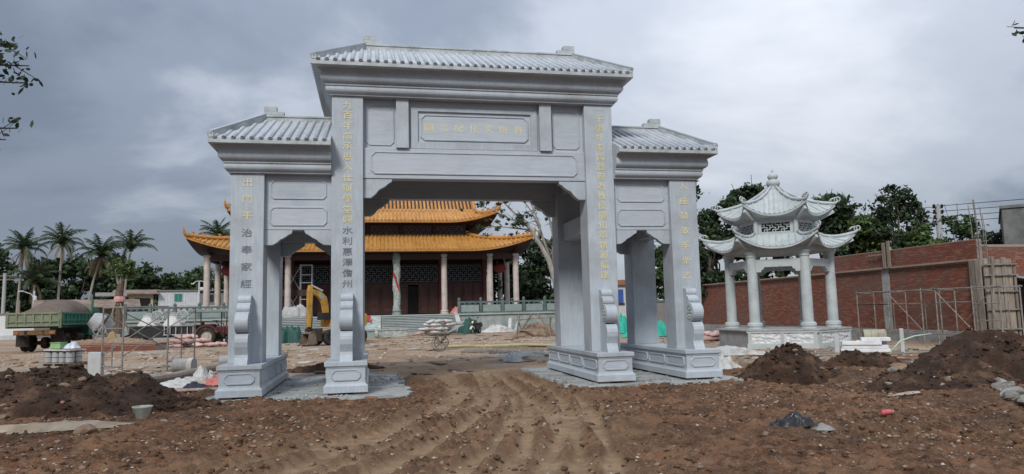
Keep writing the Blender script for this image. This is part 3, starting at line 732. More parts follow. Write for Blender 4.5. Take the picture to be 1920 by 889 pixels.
# columns
colp = [(.42, PZ), (.42, PZ + .12), (.36, PZ + .18), (.40, PZ + .28), (.36, PZ + .38), (.30, PZ + .42), (.29, 7.15), (.33, 7.2), (.33, 7.28), (.30, 7.32), (.30, 7.4), (.38, 7.48), (.38, 7.62), (.34, 7.7)]
for x in (-15, -12.3, -7.6, 7.6, 12.3, 15):
    b = MB(); b.lathe(colp, (x, 0, 0), 18); b.build('column', M_PINK, hall, smooth=False)
for s in (-1, 1):
    for y in (5, 9.5, 14):
        b = MB(); b.lathe(colp, (s * 15, y, 0), 14); b.build('column', M_PINK, hall)
def dragon(x):
    m = MB(); n = 28; prof = []
    zs = [PZ + .5 + i * (6.4 / 70) for i in range(71)]
    vs = []
    for z in zs:
        for j in range(n):
            a = 2 * math.pi * j / n
            h = .30 + .10 * fbm(np.array([a * 1.9 + z * .9]), np.array([z * 2.6]), 13, 3)[0] + .05 * math.sin(a + z * 2.4)
            vs.append((x + h * math.cos(a), h * math.sin(a), z))
    m.add(vs, [(i * n + j, i * n + (j + 1) % n, (i + 1) * n + (j + 1) % n, (i + 1) * n + j) for i in range(70) for j in range(n)])
    c = m.build('dragon_column', M_CARVE, hall, smooth=True, label='carved grey dragon column of the porch')
    m = MB(); m.lathe([(.46, PZ), (.46, PZ + .2), (.36, PZ + .26), (.44, PZ + .42), (.36, PZ + .55)], (x, 0, 0), 16); m.build('column_base', M_GREENST, c)
    m = MB(); m.lathe([(.34, 7.0), (.42, 7.15), (.42, 7.4), (.36, 7.7)], (x, 0, 0), 16); m.build('capital', M_GREENST, c)
for x in (-2.83, 2.83): dragon(x)
m = MB()
for i in range(9):
    t = i / 8; m.bar((2.5 + .5 * t, -.42 - .05 * math.sin(t * 9), 5.9 - 1.6 * t), (2.55 + .5 * t, -.42, 5.65 - 1.6 * t), .32 * (1 - .3 * t), .05)
tag(m.build('red_ribbon', M_RED), 'red ribbon tied to the carved dragon column of the orange roofed hall', 'ribbon'); bpy.data.objects['red_ribbon'].location = (HX, HY, 0)
# architrave, wall, doors
b = MB(); b.box(-15.2, 15.2, -.18, .18, 7.15, 7.72); b.build('architrave', M_DWOOD, hall)
for s in (-1, 1):
    b = MB(); b.box(s * 15 - .18, s * 15 + .18, .2, 16, 7.15, 7.72); b.build('architrave', M_DWOOD, hall)
WY = 3.8
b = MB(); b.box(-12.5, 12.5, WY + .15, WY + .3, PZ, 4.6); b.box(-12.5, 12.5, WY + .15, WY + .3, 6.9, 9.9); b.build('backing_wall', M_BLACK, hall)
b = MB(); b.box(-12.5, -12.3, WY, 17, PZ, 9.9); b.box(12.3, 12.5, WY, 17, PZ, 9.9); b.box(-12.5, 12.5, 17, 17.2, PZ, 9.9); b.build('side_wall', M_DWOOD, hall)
for x in (-12.3, -7.6, -2.83, 2.83, 7.6, 12.3):
    b = MB(); b.lathe([(.26, PZ), (.26, 9.8)], (x, WY, 0), 12); b.build('inner_column', pm('red_lacquer', [(.075, .02, .015), (.11, .03, .022)], scale=2, rough=.4, bump=.05) if x == -12.3 else bpy.data.materials['red_lacquer'], hall)
def lattice(parent, x0, x1, z0, z1, y, cell=.34, w=.045, mat=M_LAT):
    """fret lattice: horizontal and vertical bars broken in a meander"""
    m = MB(); nx_ = max(2, int((x1 - x0) / cell)); nz = max(2, int((z1 - z0) / cell)); cx, cz = (x1 - x0) / nx_, (z1 - z0) / nz
    for i in range(nx_ + 1):
        for j in range(nz):
            if (i + 2 * j) % 3 != 0 or i in (0, nx_): m.box(x0 + i * cx - w / 2, x0 + i * cx + w / 2, y - .03, y + .03, z0 + j * cz, z0 + (j + 1) * cz)
    for j in range(nz + 1):
        for i in range(nx_):
            if (i + j) % 3 != 1 or j in (0, nz): m.box(x0 + i * cx, x0 + (i + 1) * cx, y - .028, y + .028, z0 + j * cz - w / 2, z0 + j * cz + w / 2)
    return m.build('lattice', mat, parent, kind='stuff')
bays = [(-12.3, -7.6), (-7.6, -2.83), (-2.83, 2.83), (2.83, 7.6), (7.6, 12.3)]
for bi, (a, c) in enumerate(bays):
    b = MB(); b.box(a + .26, c - .26, WY - .05, WY + .1, 4.75, 5.0); b.box(a + .26, c - .26, WY - .05, WY + .1, 6.75, 6.95); fr = b.build('transom_frame', M_DWOOD, hall)
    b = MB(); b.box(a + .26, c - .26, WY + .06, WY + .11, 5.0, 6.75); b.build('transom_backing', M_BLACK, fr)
    lattice(fr, a + .35, c - .35, 5.1, 6.7, WY, cell=.22, w=.04)
    n = 4; wd = (c - a - .52) / n
    for k in range(n):
        x0 = a + .26 + k * wd
        if bi == 3 and k == 1: continue                       # the open leaf
        b = MB(); b.box(x0 + .02, x0 + wd - .02, WY - .03, WY + .06, PZ + .12, 4.75); d = b.build('door', M_DOOR, hall)
        for zz0, zz1 in ((PZ + .3, 2.5), (2.62, 4.55)):
            m = MB(); m.ring(rect8(x0 + .12, x0 + wd - .12, zz0, zz1), rect8(x0 + .2, x0 + wd - .2, zz0 + .08, zz1 - .08), -.01, .04, lambda u, q, aa: (u, WY - .03 - aa, q)); m.build('door_moulding', M_DWOOD, d, fixn=True)
# behind the open leaf the unlit hall's shade is painted as near-black walls
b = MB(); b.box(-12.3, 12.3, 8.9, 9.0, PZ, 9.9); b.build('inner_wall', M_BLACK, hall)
# lower roof tier
CYH = 8.5
S1, off1, roof1 = roof_tier(hall, 16.0, 10.3, CYH + 1.75, CYH - 3.0, CYH, 8.02, 9.95, 1.25, .45, .40, 7.7, sides='FLR')
# upper wall with lattice windows
UW = 3.4
b = MB(); b.box(-10.35, 10.35, UW + .12, 2 * CYH - UW, 9.6, 11.6); b.build('clerestory_wall', M_DWOOD, hall)
b = MB(); b.box(-10.6, 10.6, UW - .35, UW + .1, 9.86, 10.02); b.build('roof_top_ridge', M_GLAZED, hall)
for i in range(6):
    x0 = -10.3 + i * 3.44
    b = MB(); b.box(x0 - .12, x0 + .12, UW - .08, UW + .12, 9.95, 11.4); b.build('clerestory_post', M_DWOOD, hall)
    lattice(hall, x0 + .3, x0 + 3.1, 10.1, 10.95, UW + .06, cell=.20, w=.035)
# upper roof tier: hipped skirt that carries on into a gabled roof
S2, off2, roof2 = roof_tier(hall, 13.0, 11.3, CYH - 1.3, CYH - 3.6, CYH, 11.28, 12.55, 1.05, .5, .40, 11.2, sides='F')
b = MB()
def main_slope(s):
    def f(x, v): return (x, CYH + s * (CYH - 3.6) * (1 - v), 12.55 + 5.0 * (.72 * v + .28 * v * v))
    return f
xs = [-11.3, -5, 0, 5, 11.3]; vv = [i / 8 for i in range(9)]
b.grid(main_slope(-1), xs, vv); b.grid(main_slope(1), xs, vv, flip=True)
b.build('upper_roof', M_GLAZE, hall, smooth=True)
n = 56
for i in range(n + 1):
    x = -11.2 + 22.4 * i / n; m = MB(); m.tube([(x, q[1], q[2] + .02) for q in (main_slope(-1)(x, t) for t in (0, .25, .5, .75, 1))], .115, 5); m.build('roof_tile', M_GLAZE, roof2)
b = MB(); b.prism([(-(CYH - 3.6), 12.5), ((CYH - 3.6), 12.5)] + [(s_ * (CYH - 3.6) * (1 - t), 12.5 + 5.0 * (.72 * t + .28 * t * t)) for s_, t in ((1, .5), (1, 1), (-1, .5))], -11.1, 11.1, lambda u, q, a: (a, u + CYH, q)); b.build('gable', M_DWOOD, hall, fixn=True)
for s in (-1, 1):
    for f in (-1, 1): m = MB(); m.tube([(s * 11.35, q[1], q[2] + .18) for q in (main_slope(f)(0, t) for t in (0, .25, .5, .75, 1))], [.2, .22, .24, .26, .26], 8); m.build('gable_ridge', M_GLAZED, hall, smooth=True)
b = MB(); b.box(-11.8, 11.8, CYH - .25, CYH + .25, 17.4, 18.2); b.build('main_ridge', M_GLAZED, hall)
for S, off, rf, ae, at, be in ((S1, off1, roof1, 16.0, 10.3, 0), (S2, off2, roof2, 13.0, 11.3, 0)):
    for s in (-1, 1):
        for k in 'FB':
            pts = [Vector(off(S[k](s * (ae * (1 - v) + at * v), v, .16))) for v in (1, .8, .6, .4, .2, .08, 0)]
            tip = pts[-1]; d = (pts[-1] - pts[-2]).normalized()
            pts += [tip + Vector((d.x * .16, d.y * .16, .24)), tip + Vector((d.x * .24, d.y * .24, .52)), tip + Vector((d.x * .27, d.y * .27, .82))]
            m = MB(); m.tube(pts, [.2, .2, .2, .2, .2, .2, .19, .14, .08, .02], 8); hr = m.build('hip_ridge', M_GLAZED, rf, smooth=True)
            if k == 'F':
                for q in range(4):
                    p = pts[3] * (1 - q / 3.2) + pts[6] * (q / 3.2) if q < 4 else pts[5]
                    # beasts sit on the ridge line between pts[2] and pts[5]
                    t = 2 + q; pp = pts[t] if t < len(pts) else pts[-1]
                    m = MB(); m.lathe([(.09, .10), (.11, .2), (.07, .29), (.09, .36), (.03, .43)], pp, 7); m.obox(pp + Vector((s * .09, -.06, .38)), (.12, .09, .09)); m.obox(pp + Vector((-s * .1, .04, .3)), (.05, .05, .22)); m.build('ridge_beast', M_GLAZED, rf)
# red flower on the carved ramp
fl = thing('red_rosette', 'red cloth rosette laid on the carved ramp of the hall steps', 'rosette', (HX - .15, HY - 6.2, 1.38))
for k in range(9):
    a = k * .698; m = MB(); m.lathe([(.0, .05), (.17, .1), (.2, .02), (.12, -.05)], (.30 * math.cos(a), .12 * math.sin(a), .16 * math.sin(a) + .05), 8); m.build('petal', M_RED, fl)
m = MB(); m.lathe([(.0, .14), (.12, .10), (.14, 0)], (0, -.08, .05), 8); m.build('flower_centre', M_RED, fl)
m = MB(); m.bar((-.2, -.1, .05), (-1.1, -.3, .12), .3, .03); m.bar((.2, -.1, 0), (.5, -.5, -.3), .25, .03); m.build('ribbon_tail', M_RED, fl, kind='stuff')
# red lanterns in the porch
def lantern(x, y, label):
    r = thing('red_lantern', label, 'lantern', (HX + x, HY + y, 6.3))
    m = MB(); m.lathe([(.2, -.5), (.55, -.35), (.72, 0), (.55, .35), (.2, .5)], n=14); m.build('lantern_body', pm('lantern_red', [(.14, .02, .018), (.22, .035, .03)], scale=4, bump=0) if 'lantern_red' not in bpy.data.materials else bpy.data.materials['lantern_red'], r, smooth=True)
    m = MB(); m.tube([(0, 0, .5), (0, 0, 1.2)], .03, 5); m.build('cord', M_BLACK, r)
lantern(13.6, 1.6, 'dark red lantern hung at the right hand corner of the hall porch'); lantern(-13.4, 1.6, 'dark red lantern hung at the left hand corner of the hall porch')

# ---- terrace balustrades
def balustrade(x0, x1, label):
    r = thing('stone_balustrade', label, 'balustrade', (HX + x0, HY - 4.75, PZ), 0, 'balustrades along the hall terrace')
    n = max(1, round((x1 - x0) / 2.0)); st = (x1 - x0) / n
    for i in range(n + 1):
        x = i * st; m = MB(); m.box(x - .14, x + .14, -.14, .14, 0, 1.2); p = m.build('post', M_BALU, r, bevel=.02)
        m = MB(); m.lathe([(.10, 1.2), (.15, 1.28), (.13, 1.4), (.04, 1.5)], (x, 0, 0), 8); m.build('finial', M_BALU, p)
        if i < n:
            m = MB(); m.box(x + .141, x + st - .141, -.09, .09, .02, .16); m.build('bottom_rail', M_BALU, r)
            m = MB(); m.box(x + .141, x + st - .141, -.09, .09, .98, 1.14); m.build('top_rail', M_BALU, r)
            m = MB(); m.box(x + .2, x + st - .2, -.06, .06, .161, .80); m.build('infill_panel', M_BALP, r)
            for q in (.25, .5, .75):
                m = MB(); m.lathe([(.07, .801), (.11, .89), (.07, .979)], (x + st * q, 0, 0), 8); m.build('support', M_BALU, r)
balustrade(8.5, 21, 'dark green stone balustrade on the right of the hall steps')
balustrade(-20.6, -8.5, 'dark green stone balustrade on the left of the hall steps')
# ================================================================== the hexagonal pavilion
M_PAV = pm('pavilion_stone', [(.325, .36, .365), (.395, .43, .435), (.455, .485, .49)], scale=2.5, rough=.6, bump=.15, dirt=((.33, .35, .36), 1.6, .5, .75))
M_PAVT = pm('pavilion_tile', [(.325, .365, .37), (.40, .44, .44), (.46, .49, .49)], scale=2.5, rough=.55, bump=.12, var=.05)
M_CONC = pm('plain_concrete', [(.22, .225, .225), (.29, .295, .295), (.34, .345, .34)], scale=2.5, rough=.9, bump=.3, dirt=((.16, .15, .135), 1.5, .5, .75), var=.06)
M_WCARVE = pm('white_carved_marble', [(.42, .44, .45), (.56, .58, .585), (.68, .69, .69)], scale=6, rough=.6, bump=.8, bscale=16, bdist=.05)
PVX, PVY = 14.15, 10.84
pav = thing('pavilion', 'pale stone hexagonal pavilion with two upturned roof tiers and gourd finial by the brick wall', 'pavilion', (PVX, PVY, 0), R(-31.9))
hexv = lambda r, k: Vector((r * math.cos(R(60 * k)), r * math.sin(R(60 * k)), 0))
# base: 0 right corner, 3 left corner, 4 front left, 5 front right
b = MB(); b.prism([tuple(hexv(2.5, k)[:2]) for k in range(6)], -.1, .66, lambda u, q, a: (u, q, a)); base = b.build('base', M_CONC, pav)
b = MB(); b.prism([tuple(hexv(2.62, k)[:2]) for k in range(6)], .661, .74, lambda u, q, a: (u, q, a)); b.build('base_cap', M_CONC, pav, bevel=.02)
for k in (4, 5, 0):
    p, q = hexv(2.5, k), hexv(2.5, k + 1); d = (q - p).normalized(); nrm = Vector((d.y, -d.x, 0)); L = (q - p).length
    fm = lambda u, z, a: tuple(p + d * u + nrm * a + Vector((0, 0, z)))
    m = MB(); m.prism([(-.03, -.05), (L + .03, -.05), (L + .03, .20), (-.03, .20)], .0, .10, fm); m.build('plinth_slab', M_PAV, base)
    m = MB(); m.prism([(-.04, .60), (L + .04, .60), (L + .04, .66), (-.04, .66)], .0, .09, fm); m.build('cap_moulding', M_PAV, base)
    for e in (0, 1, 2):
        u = .07 + (L - .14) * e / 2; m = MB(); m.prism([(u - .06, .2), (u + .06, .2), (u + .06, .6), (u - .06, .6)], 0, .085, fm); m.build('base_post', M_PAV, base)
        if e < 2:
            u0, u1 = u + .06, u + (L - .14) / 2 - .06
            m = MB()
            nu, nz = 26, 12
            ug = [u0 + (u1 - u0) * i / nu for i in range(nu + 1)]; zg = [.2 + .4 * i / nz for i in range(nz + 1)]
            def relief(u, z):
                h = .05 + .035 * math.sin(14 * u + 3 * math.sin(17 * z)) * math.sin(16 * z + 2 * math.sin(9 * u)) * min(1, 8 * min(u - u0, u1 - u) / (u1 - u0)) * min(1, 20 * min(z - .2, .6 - z))
                return fm(u, z, h)
            m.grid(relief, ug, zg); m.build('carved_panel', M_WCARVE, base, smooth=True)
# a few stair cheeks by the front right corner
# columns
for k in range(6):
    c = hexv(1.95, k)
    m = MB(); m.lathe([(.21, 3.55), (.16, 1.0)][::-1] + [], c, 18, cap=False)
    m.v = []; m.f = []
    m.lathe([(.205, .98), (.20, 2.2), (.185, 3.54), (.215, 3.56), (.215, 3.60), (.195, 3.62), (.215, 3.67), (.25, 3.72), (.25, 3.79)], c, 20); col = m.build('column', M_PAV, pav)
    m = MB(); m.lathe([(.31, .742), (.31, .78), (.27, .80), (.30, .86), (.295, .95), (.255, .985), (.22, 1.0)], c, 20); m.build('column_base', M_PAV, col)
# tie beams with cut brackets
for k in range(6):
    p, q = hexv(1.95, k), hexv(1.95, k + 1); d = (q - p).normalized(); nrm = Vector((d.y, -d.x, 0)); L = (q - p).length
    fm = lambda u, z, a: tuple(p + d * u + nrm * a + Vector((0, 0, z)))
    m = MB(); m.prism([(.13, 3.02), (.20, 2.96), (.34, 2.97), (.36, 3.05), (.44, 3.08), (.47, 3.16), (L - .47, 3.16), (L - .44, 3.08), (L - .36, 3.05), (L - .34, 2.97), (L - .20, 2.96), (L - .13, 3.02), (L - .13, 3.46), (.13, 3.46)], -.09, .09, fm); m.build('tie_beam', M_PAV, pav, fixn=True, bevel=.01)
m = MB(); m.prism([tuple(hexv(2.16, k)[:2]) for k in range(6)], 3.79, 3.96, lambda u, q, a: (u, q, a)); m.build('ring_beam', M_PAV, pav, bevel=.01)
m = MB(); m.prism([tuple(hexv(2.30, k)[:2]) for k in range(6)], 3.96, 4.02, lambda u, q, a: (u, q, a)); m.build('ring_cornice', M_PAV, pav)
def hex_tier(be, bt, ze, zt, lift, flare, nrib, wr, wz, horn_k):
    T = math.tan(R(30))
    def P(k, u, v, up=0):
        ap = be * (1 - v) + bt * v; kk = abs(u) ** 2.6 * (1 - v) ** 1.5
        ap2 = ap + flare * kk * .8; s = u * (ap * T + flare * kk * .45)
        c = R(60 * k + 30); z = ze + (zt - ze) * (.55 * v + .45 * v * v) + lift * kk + up
        return Vector((ap2 * math.cos(c) - s * math.sin(c), ap2 * math.sin(c) + s * math.cos(c), z))
    us = [-1 + i / 8 for i in range(17)]; vs = [i / 8 for i in range(9)]
    m = MB(); 
    for k in range(6): m.grid(lambda u, v: P(k, u, v), us, vs)
    roof = m.build('roof', M_PAVT, pav, smooth=True)
    m = MB(); 
    for k in range(6):
        m.grid(lambda u, v: P(k, u, 0, -.01 - .075 * v), us, [0, 1])
        m.grid(lambda u, v: P(k, u, 0, -.085) * (1 - v) + (Vector((wr * math.cos(R(60 * k + 30)) - u * wr * T * math.sin(R(60 * k + 30)), wr * math.sin(R(60 * k + 30)) + u * wr * T * math.cos(R(60 * k + 30)), wz))) * v, us, [0, .5, 1])
    m.build('soffit', M_PAV, roof)
    cache = {}
    for k in range(6):
        for i in range(nrib):
            u0 = -1 + (2 * i + 1) / nrib; s0 = u0 * be * T
            vm = 1.0 if abs(s0) < bt * T else (be * T - abs(s0)) / (be * T - bt * T)
            vm = max(.08, vm * .97)
            pts = []
            for t in (0, .2, .45, .7, 1):
                v = vm * t; ap = be * (1 - v) + bt * v; pts.append(P(k, max(-1, min(1, s0 / (ap * T))), v, .012))
            m = MB(); m.tube(pts, .034, 6); m.build('roof_tile', M_PAVT, roof)
    for k in range(6):   # hip ridges with curled ends
        pts = [P(k, 1, v, .05) for v in (1, .8, .6, .4, .2, .08, 0)]
        d = Vector((math.cos(R(60 * k + 60)), math.sin(R(60 * k + 60)), 0))
        tip = pts[-1] + d * .12 + Vector((0, 0, .10))
        m = MB(); m.tube(pts + [tip], [.06, .06, .06, .065, .07, .07, .06, .045], 8); h = m.build('hip_ridge', M_PAV, roof, smooth=True)
        m = MB(); cz = tip + Vector((0, 0, .07)) - d * .02
        sp = [cz + d * (math.cos(a) * r_) + Vector((0, 0, math.sin(a) * r_)) for a, r_ in ((R(-90 + 32 * i), .12 - .0085 * i) for i in range(12))]
        m.tube(sp, .028, 6)
        c2 = tip - d * .20 + Vector((0, 0, .04)); m.tube([c2 + d * (math.cos(a) * .07) + Vector((0, 0, math.sin(a) * .07)) for a in (R(-60 + 40 * i) for i in range(8))], .024, 6)
        m.tube([tip - d * .34, tip - d * .28 + Vector((0, 0, .06)), tip - d * .18 + Vector((0, 0, .10)), tip - d * .08 + Vector((0, 0, .14))], [.03, .03, .03, .02], 6)
        m.build('scroll_finial', M_PAV, h, smooth=True)
        m = MB(); w0 = P(k, 1, 0, -.1); w1 = Vector((wr * 1.155 * d.x, wr * 1.155 * d.y, wz - .05)); m.bar(w0 * .97, w1, .10, .14); m.build('corner_beam', M_PAV, roof, bevel=.01)
    return roof
hex_tier(2.26, 1.40, 3.93, 4.50, .54, .40, 11, 1.95, 4.0, 0)
hex_tier(1.74, .17, 5.27, 6.56, .42, .34, 11, 1.42, 5.16, 0)
# lantern storey with fret panels
for k in range(6):
    c = hexv(1.50, k); m = MB(); m.lathe([(.10, 4.3), (.10, 5.14)], c, 10); m.build('storey_post', M_PAV, pav)
    p, q = hexv(1.47, k), hexv(1.47, k + 1); d = (q - p).normalized(); nrm = Vector((d.y, -d.x, 0)); L = (q - p).length
    fm = lambda u, z, a: tuple(p + d * u + nrm * a + Vector((0, 0, z)))
    m = MB(); m.ring([(.05, 4.3), (L - .05, 4.3), (L - .05, 5.10), (.05, 5.10)], [(.20, 4.60), (L - .20, 4.60), (L - .20, 4.95), (.20, 4.95)], -.05, .03, fm); sp_ = m.build('storey_panel', M_PAV, pav, fixn=True)
    m = MB(); W_ = L - .4; n_, nz_ = 10, 4; cw, ch_ = W_ / n_, .35 / nz_
    def fb(u0, u1, z0, z1): m.prism([(u0, z0), (u1, z0), (u1, z1), (u0, z1)], -.02, .02, fm)
    for j in range(1, nz_):
        for i in range(n_):
            if (i + j) % 3 != 1: fb(.2 + i * cw, .2 + (i + 1) * cw, 4.6 + j * ch_ - .016, 4.6 + j * ch_ + .016)
    for i in range(1, n_):
        for j in range(nz_):
            if (i + 2 * j) % 3 != 0: fb(.2 + i * cw - .016, .2 + i * cw + .016, 4.6 + j * ch_, 4.6 + (j + 1) * ch_)
    m.build('fret', M_PAV, sp_, kind='stuff')
m = MB(); m.prism([tuple(hexv(1.66, k)[:2]) for k in range(6)], 5.10, 5.20, lambda u, q, a: (u, q, a)); m.build('storey_cornice', M_PAV, pav)
m = MB(); m.lathe([(.24, 6.48), (.26, 6.52), (.20, 6.56), (.20, 6.60), (.14, 6.60), (.25, 6.66), (.28, 6.76), (.24, 6.87), (.13, 6.92), (.19, 6.96), (.215, 7.05), (.17, 7.14), (.06, 7.19), (.04, 7.24), (.06, 7.28), (.02, 7.36)], n=20); m.build('gourd_finial', M_PAV, pav, smooth=True)
# ================================================================== brick walls and what stands along them
def brick_material():
    m = bpy.data.materials.new('red_brick'); m.use_nodes = True; t = m.node_tree; N = t.nodes.new; L = t.links.new; bs = t.nodes['Principled BSDF']
    bs.inputs['Roughness'].default_value = .9; bs.inputs['Specular IOR Level'].default_value = .2
    g = N('ShaderNodeNewGeometry'); oi = N('ShaderNodeObjectInfo'); ad = N('ShaderNodeMath'); ad.operation = 'ADD'; L(g.outputs['Random Per Island'], ad.inputs[0]); L(oi.outputs['Random'], ad.inputs[1]); fr = N('ShaderNodeMath'); fr.operation = 'FRACT'; L(ad.outputs[0], fr.inputs[0])
    r = N('ShaderNodeValToRGB'); e = r.color_ramp.elements
    e[0].position = 0; e[0].color = (.18, .068, .045, 1); e[1].position = 1; e[1].color = (.25, .10, .066, 1)
    for p, c in ((.35, (.19, .068, .044)), (.7, (.225, .083, .054)), (.93, (.27, .125, .085))): q = e.new(p); q.color = (*c, 1)
    L(fr.outputs[0], r.inputs[0])
    c = N('ShaderNodeTexCoord'); n = N('ShaderNodeTexNoise'); n.inputs['Scale'].default_value = .55; n.inputs['Detail'].default_value = 8; n.inputs['Roughness'].default_value = .7; L(c.outputs['Object'], n.inputs[0])
    mr = N('ShaderNodeMapRange'); mr.inputs[1].default_value = .44; mr.inputs[2].default_value = .66; mr.inputs[4].default_value = .75; L(n.outputs[0], mr.inputs[0])
    mx = N('ShaderNodeMix'); mx.data_type = 'RGBA'; L(mr.outputs[0], mx.inputs[0]); L(r.outputs[0], mx.inputs[6]); mx.inputs[7].default_value = (.16, .105, .085, 1); L(mx.outputs[2], bs.inputs['Base Color'])
    n2 = N('ShaderNodeTexNoise'); n2.inputs['Scale'].default_value = 40; L(c.outputs['Object'], n2.inputs[0]); b = N('ShaderNodeBump'); b.inputs['Strength'].default_value = .4; b.inputs['Distance'].default_value = .01; L(n2.outputs[0], b.inputs['Height']); L(b.outputs[0], bs.inputs['Normal'])
    return m
M_BRICK = brick_material()
M_MORT = pm('mortar', [(.24, .20, .18), (.32, .28, .25)], scale=5, rough=.95, bump=.3)
M_TIMB = pm('old_timber', [(.14, .115, .09), (.22, .185, .15), (.30, .265, .22)], scale=2, rough=.85, bump=.3, stretch=(8, 8, .8), var=.18)
M_STEEL = pm('scaffold_steel', [(.16, .145, .13), (.25, .235, .215), (.33, .32, .30)], scale=6, rough=.6, metallic=.35, bump=.1, dirt=((.17, .10, .06), 4, .52, .7))
def brick_run(parent, A, d, nrm, L, z0, z1, nparts, first_u=0.0):
    """bricks in running bond on a plane: origin A, direction d, outward nrm; the nparts nearest to first_u are objects"""
    bl, bh, j = .24, .058, .017
    items = []
    rows = int((z1 - z0) / (bh + j))
    for r_ in range(rows):
        u = -(.5 * bl if r_ % 2 else 0)
        while u < L:
            a, c = max(0, u), min(L, u + bl)
            if c - a > .05: items.append((a, c, z0 + r_ * (bh + j)))
            u += bl + j
    items.sort(key=lambda q: abs((q[0] + q[1]) / 2 - first_u))
    rs = random.Random(5)
    st = MB(); shared = {}
    for i, (a, c, z) in enumerate(items):
        o_ = .012 + rs.uniform(-.004, .006); dz = rs.uniform(-.003, .003)
        f = [(0, 1, 5, 4), (1, 2, 6, 5), (2, 3, 7, 6), (3, 0, 4, 7), (4, 5, 6, 7)]
        q8 = [d * x_ + nrm * y_ + Vector((0, 0, z_)) for y_ in (-.02, o_) for x_, z_ in ((0, 0), (c - a, 0), (c - a, bh), (0, bh))]
        base = A + d * a + Vector((0, 0, z + dz))
        if i < nparts:
            key = round(c - a, 3)
            if key not in shared: mb = MB(); mb.add(q8, f); shared[key] = mb.mesh('brick')
            link('brick', shared[key], M_BRICK, parent, loc=base)
        else: st.add([base + q for q in q8], f)
    if st.v: st.build('brickwork', M_BRICK, parent, kind='stuff')
wall = thing('brick_wall', 'long red brick boundary wall with a stepped upper course, behind the pavilion', 'wall', (20.3, 7.2, 0))
A = Vector((0, 0, 0)); WL = 27.0
b = MB(); b.box(0, .24, 0, WL, -.1, 3.18); b.box(0, .24, 0, 11.5, 3.18, 4.02); b.build('wall_core', M_MORT, wall)
brick_run(wall, Vector((0, 0, .5)), Vector((0, 1, 0)), Vector((-1, 0, 0)), WL, 0, 2.66, 220)
brick_run(wall, Vector((0, 0, 3.26)), Vector((0, 1, 0)), Vector((-1, 0, 0)), 11.5, 0, .78, 80)
b = MB(); b.box(-.16, .0, 0, WL, 3.17, 3.245); b.build('ledge', pm('ledge_plank', [(.24, .17, .13), (.33, .25, .20)], scale=2, rough=.9, bump=.2), wall, bevel=.01)
b = MB(); b.box(-.03, .02, 4.78, 5.25, .5, 3.16); b.build('pier', M_CONC, wall)
for i in range(6):
    b = MB(); b.box(-.16, .0, -.4 + i * 1.05 + .01, -.4 + (i + 1) * 1.05 - .01, -.1, .5 - .02 * (i % 2)); b.build('footing_panel', M_CONC, wall, bevel=.01)
b = MB(); b.box(-.10, .0, 5.9, WL, -.1, .5); b.build('footing', M_CONC, wall)
# wall turning to the right of the corner
wall2 = thing('brick_wall', 'shorter brighter red brick wall running off to the right beyond the timber formwork', 'wall', (20.75, 7.45, 0))
b = MB(); b.box(0, 14, 0, .24, -.1, 3.82); b.build('wall_core', M_MORT, wall2)
brick_run(wall2, Vector((0, 0, 0)), Vector((1, 0, 0)), Vector((0, -1, 0)), 9, 0, 3.8, 150, 1.0)
# timber formwork round the corner column
fw = thing('timber_formwork', 'upright weathered boards of column formwork at the corner of the brick wall', 'formwork', (20.2, 6.85, 0))
rs = random.Random(3)
for i, (x, w_, h_) in enumerate(((.02, .2, 3.25), (.24, .22, 3.3), (.50, .26, 3.2), (.78, .2, 3.28), (1.0, .24, 3.22), (1.3, .1, 3.05))):
    b = MB(); b.box(x, x + w_, -.02 * (i % 2), .05 - .02 * (i % 2), -.05, h_); b.build('board', M_TIMB, fw)
for i in range(2):
    b = MB(); b.box(-.06, -.01, .1 + .28 * i, .34 + .28 * i, -.05, 3.2); b.build('board', M_TIMB, fw)
for z in (.6, 1.3, 2.0, 2.6, 3.0):
    b = MB(); b.bar((-.08, -.07, z), (1.42, -.07, z + rs.uniform(-.06, .06)), .05); b.build('clamp_bar', M_STEEL, fw)
b = MB(); b.bar((.05, -.12, .2), (.32, -.1, 3.3), .07); b.build('prop', M_TIMB, fw)
# rebar left standing out of the corner column
rb = thing('rebar_bundle', 'thin steel starter bars standing up out of the wall corner', 'rebar', (20.42, 7.15, 3.6))
for x, y, h_ in ((-.08, .25, 1.75), (.02, .12, 1.95), (-.05, .0, 1.93), (.05, -.14, 1.62), (0, -.28, 1.3)):
    b = MB(); b.tube([(x, y, -.6), (x + .02, y, h_ * .5), (x - .03, y + .02, h_)], .016, 5); b.build('bar', M_STEEL, rb)
for z in (.1, .3, .5):
    b = MB(); b.tube([(-.1, -.3, z), (-.1, .28, z), (.1, .28, z), (.1, -.3, z), (-.1, -.3, z)], .01, 4); b.build('stirrup', M_STEEL, rb)
ub = thing('timber_props', 'two upright boards fixed to the top of the brick wall', 'boards', (20.12, 11.8, 3.25))
for y, h_ in ((-.18, 1.15), (.12, 1.1)):
    b = MB(); b.box(-.03, .02, y, y + .17, -.05, h_); b.build('board', M_TIMB, ub)
b = MB(); b.box(-.02, .03, .3, 1.2, .55, .62); b.build('batten', M_TIMB, ub)
